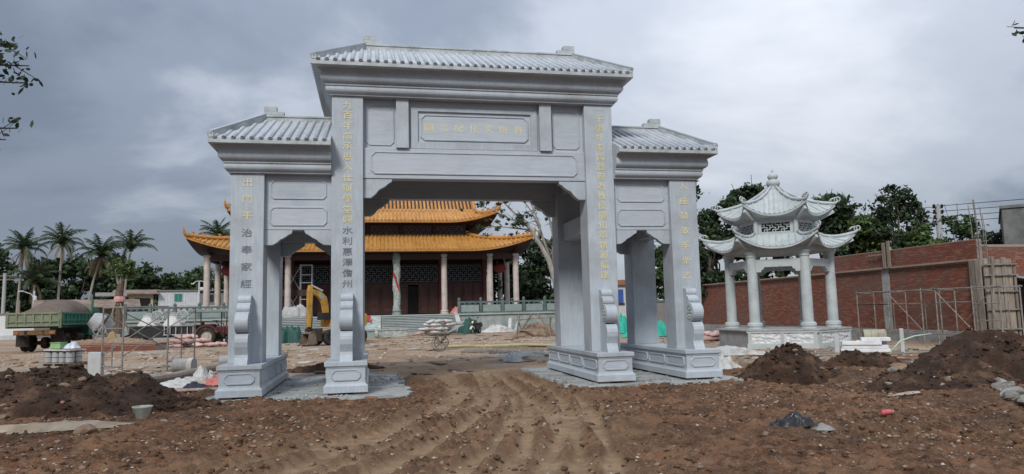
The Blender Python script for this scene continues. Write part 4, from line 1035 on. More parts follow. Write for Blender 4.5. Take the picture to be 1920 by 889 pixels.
# scaffold frames in front of the wall
def frame(parent, P, Q, zt, mid=True):
    """a walk-through frame between uprights P and Q"""
    for p in (P, Q): b = MB(); b.tube([(p[0], p[1], -.02), (p[0], p[1], zt)], .024, 7); b.build('upright', M_STEEL, parent)
    for z in (zt, zt * .72):
        b = MB(); b.tube([(P[0], P[1], z), (Q[0], Q[1], z)], .022, 6); b.build('crossbar', M_STEEL, parent)
    for t in (.28, .72):
        x, y = P[0] + (Q[0] - P[0]) * t, P[1] + (Q[1] - P[1]) * t
        b = MB(); b.tube([(x, y, zt * .72), (x, y, .3)], .016, 5); b.build('inner_rail', M_STEEL, parent)
scf = thing('scaffold', 'low steel tube scaffold standing along the foot of the brick wall', 'scaffold', (18.9, 5.0, 0))
ys = [0, 1.15, 2.85, 3.6, 5.45, 7.4]
for i, y in enumerate(ys):
    for x in (0, .85):
        zt = 2.17 + .03 * (i % 2)
        b = MB(); b.tube([(x, y, -.05), (x, y, zt)], .027, 7); b.build('upright', M_STEEL, scf)
for a_, c_ in ((0, 2), (2, 5)):
    for x in (0, .85):
        b = MB(); b.tube([(x, ys[a_] - .1, 2.13), (x, ys[c_] + .1, 2.13)], .026, 6); b.build('ledger', M_STEEL, scf)
for a_, c_, z in ((0, 1, 1.55), (0, 1, .95), (0, 1, .5), (3, 5, 1.6), (4, 5, 1.6), (0, 5, .42), (1, 2, 1.62)):
    b = MB(); b.tube([(0, ys[a_], z), (0, ys[c_], z)], .020, 6); b.build('rung', M_STEEL, scf)
for a_, c_ in ((1, 2), (2, 1), (3, 4), (4, 3)):
    off_ = 0 if a_ < c_ else .85
    b = MB(); b.tube([(off_, ys[a_], .5), (off_, ys[c_], 2.05)], .018, 6); b.build('brace', M_STEEL, scf)
for i, y in enumerate(ys):
    b = MB(); b.tube([(0, y, 2.1), (.85, y, 2.1)], .02, 6); b.build('transom', M_STEEL, scf)
for y in (.5, 1.9, 4.4, 6.2, 6.8): b = MB(); b.tube([(.85, y, .3), (.85, y, 1.62)], .016, 5); b.build('inner_rail', M_STEEL, scf)
# stack of white slabs and a drum by the pavilion
stk = thing('slab_stack', 'stack of wrapped white stone slabs on the ground right of the pavilion', 'slabs', (13.95, 5.6, 0), R(-33))
M_WSL = pm('white_slab', [(.50, .52, .54), (.62, .63, .64), (.70, .71, .71)], scale=3, rough=.5, bump=.15, var=.08)
for k, (x0, x1, y0, z0) in enumerate(((-.75, .75, -.3, .02), (-.72, .7, -.26, .14), (-.7, .5, -.3, .26), (-.1, .78, -.2, .38), (-.3, .72, .35, .02), (-.2, .74, .33, .2))):
    b = MB(); b.box(x0, x1, y0, y0 + .55, z0, z0 + (.115 if k < 4 else .17)); b.build('slab', M_WSL, stk, bevel=.012)
b = MB(); b.box(-.95, -.80, -.45, -.30, 0, .62); tag(b.build('stone_post', M_PAV, None, bevel=.015), 'short pale upright stone post left of the white slab stack', 'post'); bpy.data.objects['stone_post'].location = (13.95, 5.6, 0); bpy.data.objects['stone_post'].rotation_euler = (0, 0, R(-33))
b = MB(); b.box(1.02, 1.14, -.5, -.38, 0, .80); o = tag(b.build('stone_post', M_PAV, None, bevel=.015), 'taller pale upright stone post right of the white slab stack', 'post'); o.location = (13.95, 5.6, 0); o.rotation_euler = (0, 0, R(-33))
drum = thing('steel_drum', 'pale yellow grey drum lying on its side behind the white slab stack', 'drum', (17.85, 10.1, .30), R(-30))
b = MB(); b.lathe([(.0, -.42), (.27, -.42), (.29, -.40), (.285, -.15), (.30, -.13), (.285, -.11), (.285, .11), (.30, .13), (.285, .15), (.29, .40), (.27, .42), (0, .40)], n=20, axis='x'); b.build('drum_body', pm('drum_paint', [(.30, .29, .22), (.40, .39, .31)], scale=3, rough=.6, dirt=((.2, .15, .1), 2, .5, .7)), drum, smooth=False)
b = MB(); b.box(-.4, .4, -.3, -.2, -.3, -.18); b.box(-.4, .4, .2, .3, -.3, -.18); b.build('chock', M_TIMB, drum, kind='stuff')
# raw concrete building, pole and wires beyond the wall
bd = thing('concrete_building', 'raw grey concrete block of a building rising behind the brick wall at the right edge', 'building', (30.0, 15.3, 0), R(-45))
M_RAW = pm('raw_concrete', [(.10, .105, .105), (.16, .165, .16), (.22, .22, .21)], scale=.9, rough=.95, bump=.4, dirt=((.07, .07, .068), .5, .48, .66))
b = MB(); b.box(0, 9, 0, 9, 0, 6.45); b.build('wall', M_RAW, bd)
b = MB(); b.box(-.08, 9, -.08, 9, 6.45, 6.6); b.build('roof_slab', M_RAW, bd)
for i in range(3): b = MB(); b.box(1.2 + 2.6 * i, 2.6 + 2.6 * i, -.03, .1, 3.4, 4.9); b.build('dark_window_panel', M_BLACK, bd)  # panels on the solid wall, the shade of window holes painted near-black
pole = thing('power_pole', 'pale concrete power pole with insulators and four wires beyond the brick wall', 'power pole', (38.03, 28.36, 0))
b = MB(); b.tube([(0, 0, 0), (0, 0, 8.7)], [.26, .17], 10); b.build('shaft', pm('pole_concrete', [(.30, .31, .31), (.38, .39, .38)], scale=2, rough=.9), pole)
for z in (8.5, 8.1, 7.7, 7.3):
    b = MB(); b.box(-.4, .4, -.06, .06, z - .04, z + .04); a_ = b.build('crossarm', M_BLACK, pole)
    for x in (-.34, 0, .34): b = MB(); b.lathe([(.05, z + .04), (.11, z + .08), (.06, z + .14), (.11, z + .18), (.04, z + .26)], (x, -.05, 0), 8); b.build('insulator', M_BLACK, a_)
    b = MB(); b.tube([(0, -.1, z + .12)] + [(40 * t, -39 * t, z + .12 + .15 - 2.2 * t * (1 - t) + .2 * t) for t in (.1, .2, .3, .45, .6, .8, 1)], .022, 4); b.build('wire', M_BLACK, pole)
    b = MB(); b.tube([(0, .1, z + .12), (-10, 12, z - .4), (-20, 26, z + .1)], .02, 4); b.build('wire', M_BLACK, pole)
shed = thing('lean_to_shed', 'dark lean-to shed with a sagging blue grey sheet roof at the right edge', 'shed', (21.9, 6.3, 0))
b = MB(); b.box(.0, 4, .25, 1.0, -.05, 2.3); b.build('wall', M_BLACK, shed)
b = MB(); b.grid(lambda u, v: (u * 4.2 - .15, -.1 + 1.15 * v, 2.35 + .12 * math.sin(u * 30) * .3 + .25 * v), [i / 30 for i in range(31)], [0, .5, 1]); b.build('sheet_roof', pm('sheet_metal', [(.16, .20, .24), (.24, .28, .32)], scale=3, rough=.5), shed)
for x in (.05, 2, 3.9): b = MB(); b.box(x, x + .09, -.05, .04, -.05, 2.38); b.build('post', M_TIMB, shed)
# ================================================================== vehicles and plant
M_TYRE = pm('tyre_rubber', [(.018, .017, .016), (.032, .030, .028)], scale=5, rough=.9, bump=.3, dirt=((.13, .095, .065), 3, .5, .7))
M_GREEN = pm('faded_green_paint', [(.10, .135, .085), (.16, .19, .12), (.23, .25, .17)], scale=3, rough=.75, bump=.15, dirt=((.22, .19, .14), 2, .5, .72))
M_GREEN2 = pm('dark_green_paint', [(.018, .11, .075), (.03, .16, .11)], scale=3, rough=.55, bump=.1, dirt=((.10, .11, .08), 2, .55, .75))
M_CHAS = pm('grimy_chassis', [(.022, .019, .017), (.045, .038, .032)], scale=4, rough=.9, bump=.2, dirt=((.14, .09, .05), 2.5, .52, .72))
M_YEL = pm('yellow_machine_paint', [(.40, .21, .028), (.50, .28, .045)], scale=3, rough=.55, bump=.1, dirt=((.20, .13, .07), 2.5, .48, .66))
M_GREY = pm('grey_machine_paint', [(.27, .285, .29), (.36, .375, .38)], scale=3, rough=.6, bump=.12, dirt=((.22, .17, .12), 2, .52, .72))
M_WHITE = pm('dusty_white', [(.45, .455, .44), (.58, .585, .57)], scale=3, rough=.7, bump=.15, dirt=((.30, .27, .23), 2, .5, .72))
M_MAROON = pm('maroon_paint', [(.06, .012, .013), (.10, .02, .02)], scale=3, rough=.5, bump=.1, dirt=((.14, .10, .08), 2.5, .55, .75))
M_SEAT = pm('black_vinyl', [(.015, .015, .016), (.028, .028, .03)], scale=5, rough=.5, bump=.1)
M_PALEMET = pm('pale_metal', [(.40, .41, .41), (.52, .53, .53)], scale=4, rough=.45, metallic=.3, bump=.1)
M_LIME = pm('dumper_paint', [(.22, .23, .13), (.31, .32, .19)], scale=3, rough=.7, bump=.15, dirt=((.25, .2, .14), 2.5, .5, .72))
M_BEIGE = pm('painted_headlight', [(.6, .58, .5), (.7, .68, .6)], scale=5, rough=.3, bump=0)
def wheel(parent, c, r, wd, axis='x', rimmat=None, spokes=0, name='wheel'):
    h = wd / 2
    m = MB(); m.lathe([(r * .60, -h * .9), (r * .88, -h), (r * .97, -h * .75), (r, -h * .3), (r, h * .3), (r * .97, h * .75), (r * .88, h), (r * .60, h * .9), (r * .60, -h * .9)], c, 20, axis, cap=False)
    w_ = m.build(name, M_TYRE, parent)
    m = MB(); m.lathe([(0, -h * .55), (r * .25, -h * .6), (r * .3, -h * .35), (r * .61, -h * .5), (r * .61, h * .5), (r * .3, h * .35), (r * .25, h * .6), (0, h * .55)], c, 16, axis, cap=False); m.build('rim', rimmat or M_CHAS, w_)
    return w_
# ---- green tipper truck, seen from behind
TK = (-20.55, 27.4); tz = gz(*TK) + .02
trk = thing('tipper_truck', 'faded green tipper truck seen from behind, its bed heaped with soil', 'truck', (TK[0], TK[1], tz), R(-1))
bw, bl = 1.32, 4.3
def ribbed(parent, name, mapf, L, z0, z1, n, mat):
    m = MB(); m.prism([(0, z0), (L, z0), (L, z1), (0, z1)], 0, .04, mapf); p = m.build(name, mat, parent, fixn=True)
    for z_, h_ in ((z0, .12), (z0 + .24, .07), (z1 - .10, .10)):
        q = MB(); q.prism([(0, z_), (L, z_), (L, z_ + h_), (0, z_ + h_)], .041, .10, mapf); q.build('rail', mat, p, fixn=True, bevel=.01)
    for i in range(n + 1):
        u = (L - .10) * i / n; q = MB(); q.prism([(u, z0 + .125), (u + .10, z0 + .125), (u + .10, z1 - .105), (u, z1 - .105)], .041, .085, mapf); q.build('rib', mat, p, fixn=True, bevel=.01)
    return p
ribbed(trk, 'tailgate', lambda u, z, a: (-bw + u, -a, z), 2 * bw, 1.40, 2.17, 6, M_GREEN)
ribbed(trk, 'side_panel', lambda u, z, a: (bw + a, .12 + u, z), bl - .2, 1.44, 2.15, 8, M_GREEN2)
ribbed(trk, 'side_panel', lambda u, z, a: (-bw - a, .12 + u, z), bl - .2, 1.44, 2.15, 8, M_GREEN2)
for s in (-1, 1):
    m = MB(); m.box(s * bw - .06, s * bw + .06, -.06, .10, 1.32, 2.24); m.build('corner_post', M_GREEN, trk, bevel=.01)
    m = MB(); m.box(s * bw - .05, s * bw + .05, bl - .08, bl + .06, 1.32, 2.95); m.build('corner_post', M_GREEN2, trk, bevel=.01)
m = MB(); m.box(-bw, bw, .0, bl, 1.32, 1.42); m.build('bed_floor', M_CHAS, trk)
m = MB(); m.box(-bw, bw, bl - .02, bl + .03, 1.42, 2.65); m.build('headboard', M_GREEN, trk)
m = MB()
m.grid(lambda u, v: (-bw + .05 + u * 2 * (bw - .05), .05 + v * (bl - .1), 1.95 + 1.0 * (math.sin(math.pi * min(1, max(0, u))) ** .5) * (.25 + .75 * min(1, max(0, v - .12) * 2.2)) + .12 * (fbm(np.array([u * 5.]), np.array([v * 6.]), 3, 3)[0] - .5) - .25 * max(0, 1 - v * 6)), [i / 20 for i in range(21)], [i / 24 for i in range(25)])
m.build('soil_load', pm('load_soil', [(.10, .078, .062), (.16, .125, .10)], scale=3, rough=.95, bump=.5), trk, smooth=True)
m = MB(); m.box(-.5, -.36, .1, 6.2, .9, 1.18); m.box(.36, .5, .1, 6.2, .9, 1.18); m.build('chassis_rail', M_CHAS, trk)
m = MB(); m.box(-1.05, 1.05, .12, .2, .95, 1.2); m.build('rear_beam', pm('rusty_beam', [(.10, .05, .025), (.20, .12, .05)], scale=4, rough=.9), trk)
for x in (-.9, .9): m = MB(); m.box(x - .13, x + .13, .08, .14, 1.0, 1.14); m.build('tail_light', pm('tail_lamp', [(.25, .10, .05), (.35, .16, .08)], scale=5, rough=.4, bump=0) if x < 0 else bpy.data.materials['tail_lamp'], trk)
for s in (-1, 1):
    wheel(trk, (s * .72, 1.5, .50), .50, .25); wheel(trk, (s * 1.02, 1.5, .50), .50, .25)
    wheel(trk, (s * .92, 4.9, .46), .46, .26)
    m = MB(); m.box(s * .87 - .33, s * .87 + .33, .78, .80, .30, 1.2); m.build('mudflap', M_CHAS, trk)
m = MB(); m.lathe([(0, -.8), (.10, -.8), (.12, -.2), (.3, -.15), (.34, 0), (.3, .15), (.12, .2), (.10, .8), (0, .8)], (0, 1.5, .48), 14, 'x', cap=False); m.build('rear_axle', M_CHAS, trk)
m = MB(); m.lathe([(0, -.45), (.24, -.45), (.24, .45), (0, .45)], (.95, 3.2, .75), 14, 'y'); m.build('fuel_tank', M_CHAS, trk)
cab = MB(); cab.prism([(4.5, .8), (6.3, .8), (6.3, 1.5), (6.1, 2.3), (5.9, 2.42), (4.5, 2.42)], -1.1, 1.1, lambda u, q, a: (a, u, q)); cb = cab.build('cab', M_GREEN2, trk, fixn=True, bevel=.05)
for s in (-1, 1): m = MB(); m.prism([(4.8, 1.6), (5.9, 1.6), (5.75, 2.2), (4.8, 2.2)], 1.101, 1.11, lambda u, q, a: (s * a, u, q)); m.build('cab_window', M_SEAT, cb, fixn=True)
m = MB(); m.box(-.9, .9, 4.485, 4.499, 1.65, 2.25); m.build('rear_window', M_SEAT, cb)

# ---- wheeled excavator half hidden by the pillar
EXX, EXY = -3.99, 27.24
ex = thing('wheeled_excavator', 'yellow wheeled excavator with its arm folded, partly hidden behind the inner left pillar', 'excavator', (EXX, EXY, gz(EXX, EXY)), R(35))
for x in (-1.42, .55):
    for y in (-.72, .72): wheel(ex, (x, y, .46), .46, .34, 'y', M_CHAS)
m = MB(); m.box(-1.9, 1.0, -.42, .42, .55, .88); m.box(-1.55, -1.3, -.66, .66, .38, .52); m.box(.72, .98, -.66, .66, .38, .52); m.build('undercarriage', M_YEL, ex, bevel=.02)
m = MB(); m.prism([(-2.0, .25), (-2.12, .3), (-2.12, .95), (-1.98, .98), (-2.02, .6)], -.85, .85, lambda u, q, a: (u, a, q)); m.bar((-2.0, -.3, .6), (-1.6, -.3, .75), .12); m.bar((-2.0, .3, .6), (-1.6, .3, .75), .12); m.build('dozer_blade', M_CHAS, ex, fixn=True)
m = MB(); m.lathe([(.5, .88), (.5, 1.02)], (-.1, 0, 0), 18); m.build('slew_ring', M_CHAS, ex)
m = MB(); m.prism([(-1.15, 1.03), (.95, 1.03), (1.05, 1.2), (1.0, 1.75), (.35, 1.8), (.3, 1.5), (-1.15, 1.45)], -.8, .8, lambda u, q, a: (u, a, q)); up_ = m.build('upper_body', M_YEL, ex, fixn=True, bevel=.03)
m = MB(); m.ring([(-1.1, 1.46), (.2, 1.46), (.3, 2.75), (-.75, 2.75)], [(-.95, 1.6), (.08, 1.6), (.15, 2.6), (-.68, 2.6)], -.75, .15, lambda u, q, a: (u, a, q)); cb = m.build('cab', M_SEAT, ex, fixn=True)
m = MB(); m.box(-.8, .32, -.76, .16, 2.751, 2.83); m.build('cab_roof', M_YEL, cb)
m = MB(); m.box(-.55, 0, -.55, -.05, 1.5, 1.75); m.box(-.1, .05, -.55, -.05, 1.75, 2.3); m.build('seat', M_SEAT, cb)
m = MB(); m.box(-1.75, -1.2, -.35, .15, 1.45, 1.85); m.build('engine_box', M_SEAT, ex, bevel=.03)
def plate(parent, name, pts, w0, y0, y1, mat):
    """a boom-like member: centre line pts with half widths w0 in the xz plane"""
    P = [Vector((a, 0, b)) for a, b in pts]; L_, R_ = [], []
    for i, p in enumerate(P):
        d = (P[min(i + 1, len(P) - 1)] - P[max(i - 1, 0)]).normalized(); n_ = Vector((-d.z, 0, d.x)); L_.append((p + n_ * w0[i])); R_.append(p - n_ * w0[i])
    poly = [(q.x, q.z) for q in L_ + R_[::-1]]; m = MB(); m.prism(poly, y0, y1, lambda u, q, a: (u, a, q)); return m.build(name, mat, parent, fixn=True, bevel=.015)
bm_ = plate(ex, 'boom', [(-1.15, 1.25), (-1.28, 1.8), (-1.34, 2.3), (-1.45, 2.65), (-1.75, 2.92), (-2.2, 3.08)], [.13, .15, .17, .20, .17, .11], -.13, .13, M_YEL)
m = MB(); m.prism([(-1.78, 2.78), (-1.52, 2.62), (-1.50, 2.78), (-1.72, 2.95)], -.137, -.131, lambda u, q, a: (u, a, q)); m.build('decal', pm('blue_decal', [(.10, .22, .40), (.30, .42, .55)], scale=9, rough=.5, bump=0), bm_, fixn=True)
st_ = plate(ex, 'stick', [(-2.28, 3.42), (-2.30, 3.1), (-2.33, 2.2), (-2.36, 1.05)], [.08, .15, .13, .09], -.11, .11, M_YEL)
m = MB(); m.tube([(-1.5, 0, 3.1), (-2.2, 0, 3.40)], .06, 8); m.build('arm_cylinder', M_PALEMET, ex)
m = MB(); m.tube([(-2.16, 0, 3.0), (-2.2, 0, 1.6)], .055, 8); m.build('bucket_cylinder', M_CHAS, ex)
m = MB(); m.tube([(-.95, 0, 1.15), (-1.12, 0, 2.2)], .07, 8); m.build('boom_cylinder', M_CHAS, ex)
m = MB(); m.bar((-2.2, 0, 1.6), (-2.25, 0, .95), .09, .14); m.bar((-2.38, 0, 1.05), (-2.32, 0, .75), .12, .2); m.build('bucket_link', M_CHAS, ex)
bk = [(-2.55, .75), (-2.2, .80), (-1.98, .65), (-1.93, .35), (-2.05, .10), (-2.35, .0), (-2.72, .05), (-2.70, .12), (-2.38, .08), (-2.12, .16), (-2.03, .36), (-2.08, .58), (-2.22, .70), (-2.55, .68)]
m = MB(); m.prism(bk, -.42, .42, lambda u, q, a: (u, a, q))
for y in (-.42, .40): m.prism(bk[:7], y, y + .02, lambda u, q, a: (u, a, q))
bkt = m.build('bucket', pm('muddy_steel', [(.10, .07, .05), (.20, .15, .11), (.28, .23, .18)], scale=3, rough=.9, bump=.4), ex, fixn=True)
for y in (-.36, -.18, 0, .18, .36): m = MB(); m.bar((-2.68, y, .07), (-2.85, y, .05), .07, .04); m.build('tooth', M_CHAS, bkt)
# ---- concrete mixer beside the truck
def at_g(x, y): return (x, y, gz(x, y))
mx_ = thing('concrete_mixer', 'grey tilting drum concrete mixer standing beside the green truck', 'mixer', at_g(-18.0, 30.0), R(20))
m = MB(); m.lathe([(.0, -.55), (.36, -.55), (.62, -.15), (.64, .15), (.42, .62), (.36, .70), (.33, .70), (.38, .62), (.58, .15), (0, .1)], (0, 0, 0), 20, cap=False)
Mr = Matrix.Rotation(R(-58), 4, 'Y'); m.v = [tuple(Mr @ Vector(q) + Vector((0, 0, 1.45))) for q in m.v]; dr = m.build('drum', M_GREY, mx_, smooth=False)
m = MB(); m.lathe([(.66, -.06), (.70, -.06), (.70, .06), (.66, .06), (.66, -.06)], n=24, cap=False); m.v = [tuple(Mr @ Vector(q) + Vector((0, 0, 1.45))) for q in m.v]; m.build('gear_ring', M_CHAS, dr)
for s in (-1, 1):
    m = MB(); m.bar((-.5, s * .6, .25), (0, s * .74, 1.45), .09); m.bar((.5, s * .6, .25), (0, s * .74, 1.45), .09); m.build('side_frame', M_GREY, mx_)
    wheel(mx_, (-.45, s * .68, .25), .25, .12, 'y', M_GREY)
m = MB(); m.bar((-.55, 0, .25), (.75, 0, .25), .1); m.bar((-.5, -.62, .25), (-.5, .62, .25), .1); m.bar((.5, -.62, .25), (.5, .62, .25), .1); m.build('base_frame', M_GREY, mx_)
m = MB(); m.box(.35, .95, -.35, .35, .35, .85); m.build('motor_box', M_GREY, mx_, bevel=.03)
m = MB(); m.lathe([(.30, -.02), (.34, -.02), (.34, .02), (.30, .02), (.30, -.02)], (-.15, -.85, 1.15), 18, 'y', cap=False)
for k in range(3): a = k * math.pi / 3; m.bar((-.15 - .31 * math.cos(a), -.85, 1.15 - .31 * math.sin(a)), (-.15 + .31 * math.cos(a), -.85, 1.15 + .31 * math.sin(a)), .025)
m.build('hand_wheel', M_GREY, mx_)
# ---- trailer with two white mortar hoppers and a metal ladder rail
trl = thing('flat_trailer', 'dark flat trailer with a pale rail frame along its side, behind the brick planter', 'trailer', at_g(-14.9, 32.0), R(-6))
m = MB(); m.box(-2.0, 1.9, -.8, .8, 1.18, 1.28); m.build('bed', M_CHAS, trl)
m = MB(); m.box(-2.0, 1.9, -.78, -.70, .55, 1.18); m.box(-2.0, 1.9, .70, .78, .55, 1.18); m.build('side_skirt', M_SEAT, trl)
for x in (-1.55, 1.45):
    for y in (-.7, .7): wheel(trl, (x, y - .14 * (1 if y < 0 else -1), .33), .33, .2, 'y')
m = MB(); m.bar((.05, -.86, 1.26), (1.85, -.86, 1.26), .05); m.bar((.05, -.86, .72), (1.85, -.86, .72), .05)
for i in range(6): m.bar((.1 + .34 * i, -.86, .72), (.1 + .34 * i, -.86, 1.26), .045)
m.build('side_rail', M_PALEMET, trl)
m = MB(); m.bar((-2.0, 0, .8), (-3.1, 0, .5), .1); m.bar((-2.0, -.5, .8), (-3.0, 0, .5), .08); m.build('drawbar', M_CHAS, trl)
def hopper(x, lab):
    h = thing('mortar_hopper', lab, 'hopper', (-14.9 + x, 32.0 - .1 * x, gz(-14.9, 32) + 1.285), R(-6), 'white hoppers on the trailer')
    m = MB(); m.lathe([(.66, 0), (.62, .12), (.36, .50), (.34, .62), (.38, .64), (.34, .66), (.30, .62), (.30, .5)], n=18, cap=False); m.build('hopper_cone', M_WHITE, h)
    m = MB(); m.lathe([(.24, .63), (.24, .80), (.0, .82)], n=12); m.build('motor', M_GREY, h)
    m = MB(); m.lathe([(.34, -.03), (.39, -.03), (.39, .03), (.34, .03), (.34, -.03)], (.62, -.35, .55), 20, 'y', cap=False); wv = m.build('hand_wheel', M_PALEMET, h)
    m = MB()
    for k in range(3): a = k * math.pi / 3; m.bar((.62 - .35 * math.cos(a), -.35, .55 - .35 * math.sin(a)), (.62 + .35 * math.cos(a), -.35, .55 + .35 * math.sin(a)), .03)
    m.build('spoke', M_PALEMET, wv, kind='stuff')
hopper(-1.15, 'left of the two white cone hoppers on the dark trailer'); hopper(.35, 'right of the two white cone hoppers on the dark trailer')
# ---- maroon tractor with a green canopy
tr = thing('tractor', 'maroon farm tractor with a flat grey green canopy beside the dark trailer', 'tractor', at_g(-12.4, 31.0), R(-4))
for y in (-.62, .62): wheel(tr, (.15, y, .56), .56, .28, 'y', pm('pale_rim', [(.35, .31, .25), (.45, .40, .33)], scale=4, rough=.7) if y < 0 else bpy.data.materials['pale_rim'])
for y in (-.5, .5): wheel(tr, (1.55, y, .34), .34, .18, 'y', bpy.data.materials['pale_rim'])
m = MB(); m.prism([(.55, .62), (2.0, .62), (2.05, .85), (1.95, 1.12), (.6, 1.2)], -.30, .30, lambda u, q, a: (u, a, q)); bo = m.build('bonnet', M_MAROON, tr, fixn=True, bevel=.05)
m = MB(); m.box(2.051, 2.07, -.22, .22, .68, 1.0); m.build('grille', M_SEAT, bo)
for y in (-.62, .62): m = MB(); m.tube([(.15 + .66 * math.cos(a), y, .56 + .66 * math.sin(a)) for a in (R(20 + 20 * i) for i in range(8))], .10, 6); m.build('fender', M_MAROON, tr)
m = MB(); m.box(-.4, .6, -.35, .35, .45, .85); m.box(.5, 1.9, -.18, .18, .38, .62); m.build('chassis', M_CHAS, tr)
m = MB(); m.box(-.25, .2, -.25, .25, .9, 1.02); m.box(-.32, -.22, -.25, .25, 1.02, 1.45); m.build('seat', M_SEAT, tr, bevel=.03)
m = MB(); m.tube([(.75, 0, 1.15), (.5, 0, 1.5)], .03, 6); m.lathe([(.19, -.015), (.22, 0), (.19, .015)], (.48, 0, 1.52), 16); m.build('steering_wheel', M_SEAT, tr)
for x in (-.55, 1.0):
    for y in (-.6, .6): m = MB(); m.tube([(x, y, .7), (x, y, 2.05)], .03, 6); m.build('canopy_post', M_SEAT, tr)
m = MB(); m.prism([(-.95, 2.02), (1.55, 2.02), (1.5, 2.10), (1.2, 2.20), (-.8, 2.22)], -.78, .78, lambda u, q, a: (u, a, q)); m.build('canopy', pm('canopy_sheet', [(.13, .18, .16), (.21, .27, .245)], scale=3, rough=.6), tr, fixn=True, bevel=.03)
m = MB(); m.tube([(1.3, .15, 1.1), (1.3, .15, 1.9)], .045, 8); m.build('exhaust', M_CHAS, tr)
# ---- little site dumper
dp = thing('site_dumper', 'small mud splashed olive site dumper with a skip, right of the maroon tractor', 'dumper', at_g(-10.7, 30.7), R(-12))
m = MB(); m.prism([(-.15, .55), (.75, .45), (1.15, .95), (1.1, 1.02), (-.25, 1.02)], -.45, .45, lambda u, q, a: (u, a, q)); m.build('skip', M_LIME, dp, fixn=True, bevel=.03)
for y in (-.5, .5): wheel(dp, (.1, y, .34), .34, .18, 'y', M_LIME)
wheel(dp, (-1.0, 0, .26), .26, .16, 'y', M_LIME)
m = MB(); m.bar((-1.2, 0, .45), (.6, 0, .45), .22, .16); m.box(-.95, -.55, -.22, .22, .5, .92); m.build('frame', M_CHAS, dp)
m = MB(); m.tube([(-.6, 0, .9), (-.75, 0, 1.3), (-.85, -.3, 1.35)], .025, 6); m.tube([(-.75, 0, 1.3), (-.85, .3, 1.35)], .025, 6); m.build('handlebar', M_SEAT, dp)
m = MB(); m.box(-1.3, -.95, -.2, .2, .62, .74); m.build('seat', M_SEAT, dp, bevel=.03)
# ---- scooter at the foot of the terrace
sc_ = thing('scooter', 'dark motor scooter with pale mudguard, partly covered by a green sheet, at the terrace foot', 'scooter', at_g(5.65, 40.3), R(-125))
for x in (-.62, .62): wheel(sc_, (x, 0, .26), .26, .11, 'y', M_GREY)
m = MB(); m.prism([(-.95, .62), (-.35, .30), (.15, .28), (.38, .55), (.52, 1.0), (.44, 1.02), (.25, .5), (.0, .42), (-.2, .72), (-.9, .78)], -.16, .16, lambda u, q, a: (u, a, q)); m.build('body', M_SEAT, sc_, fixn=True, bevel=.03)
m = MB(); m.prism([(-.85, .78), (-.1, .74), (-.1, .84), (-.85, .9)], -.14, .14, lambda u, q, a: (u, a, q)); m.build('saddle', M_SEAT, sc_, fixn=True, bevel=.03)
m = MB(); m.tube([(.62, 0, .26), (.45, 0, 1.0)], .04, 6); m.tube([(.42, -.32, 1.06), (.45, 0, 1.02), (.42, .32, 1.06)], .025, 6); m.build('handlebar', M_CHAS, sc_)
m = MB(); m.lathe([(.0, .08), (.09, .06), (.10, 0)], (.52, 0, .92), 10, 'x'); m.build('headlight', M_BEIGE, sc_)
m = MB(); m.tube([(.62 + .32 * math.cos(a), 0, .26 + .32 * math.sin(a)) for a in (R(20 + 22 * i) for i in range(7))], .08, 6); m.build('mudguard', M_BEIGE, sc_)
for y in (-.3, .3): m = MB(); m.tube([(.43, y, 1.05), (.40, y * 1.2, 1.25)], .012, 5); m.obox((.40, y * 1.25, 1.28), (.02, .12, .08)); m.build('mirror', M_CHAS, sc_)
# ---- two-wheeled handcart in the middle
ct = thing('handcart', 'steel handcart with two spoked wheels standing in the tan yard behind the main arch', 'handcart', at_g(.55, 15.9), R(-14))
M_CART = pm('rusty_cart', [(.08, .06, .048), (.15, .12, .095), (.22, .18, .15)], scale=5, rough=.85, bump=.2)
for y in (-.34, .34):
    m = MB(); m.lathe([(.30, -.02), (.325, -.022), (.335, 0), (.325, .022), (.30, .02), (.30, -.02)], (0, y, .335), 26, 'y', cap=False); wv = m.build('wheel', M_CART, ct)
    for k in range(4):
        a = k * math.pi / 4; m = MB(); m.bar((-.31 * math.cos(a), y, .335 - .31 * math.sin(a)), (.31 * math.cos(a), y, .335 + .31 * math.sin(a)), .022); m.build('spoke', M_CART, wv)
    m = MB(); m.lathe([(.0, -.06), (.05, -.06), (.05, .06), (0, .06)], (0, y, .335), 10, 'y'); m.build('hub', M_CART, wv)
m = MB(); m.tube([(0, -.4, .335), (0, .4, .335)], .02, 6); m.build('axle', M_CART, ct)
for y in (-.24, .24):
    m = MB(); m.bar((-1.25, y, .70), (1.15, y, .68), .045); m.build('shaft', M_CART, ct)
    m = MB(); m.bar((-.28, y, .68), (0, y, .335), .035); m.bar((.28, y, .68), (0, y, .335), .035); m.build('axle_bracket', M_CART, ct)
m = MB(); m.prism([(-.42, .72), (.42, .72), (.50, .80), (-.50, .80)], -.32, .32, lambda u, q, a: (u, a, q)); m.build('tray', M_CART, ct, fixn=True)
m = MB(); m.tube([(.2, -.24, .70), (.95, -.24, 1.08), (1.05, -.24, 1.10)], .02, 6); m.tube([(.2, .24, .70), (.95, .24, 1.08), (1.05, .24, 1.10)], .02, 6); m.tube([(1.05, -.24, 1.1), (1.05, .24, 1.1)], .02, 6); m.build('push_handle', M_PALEMET, ct)
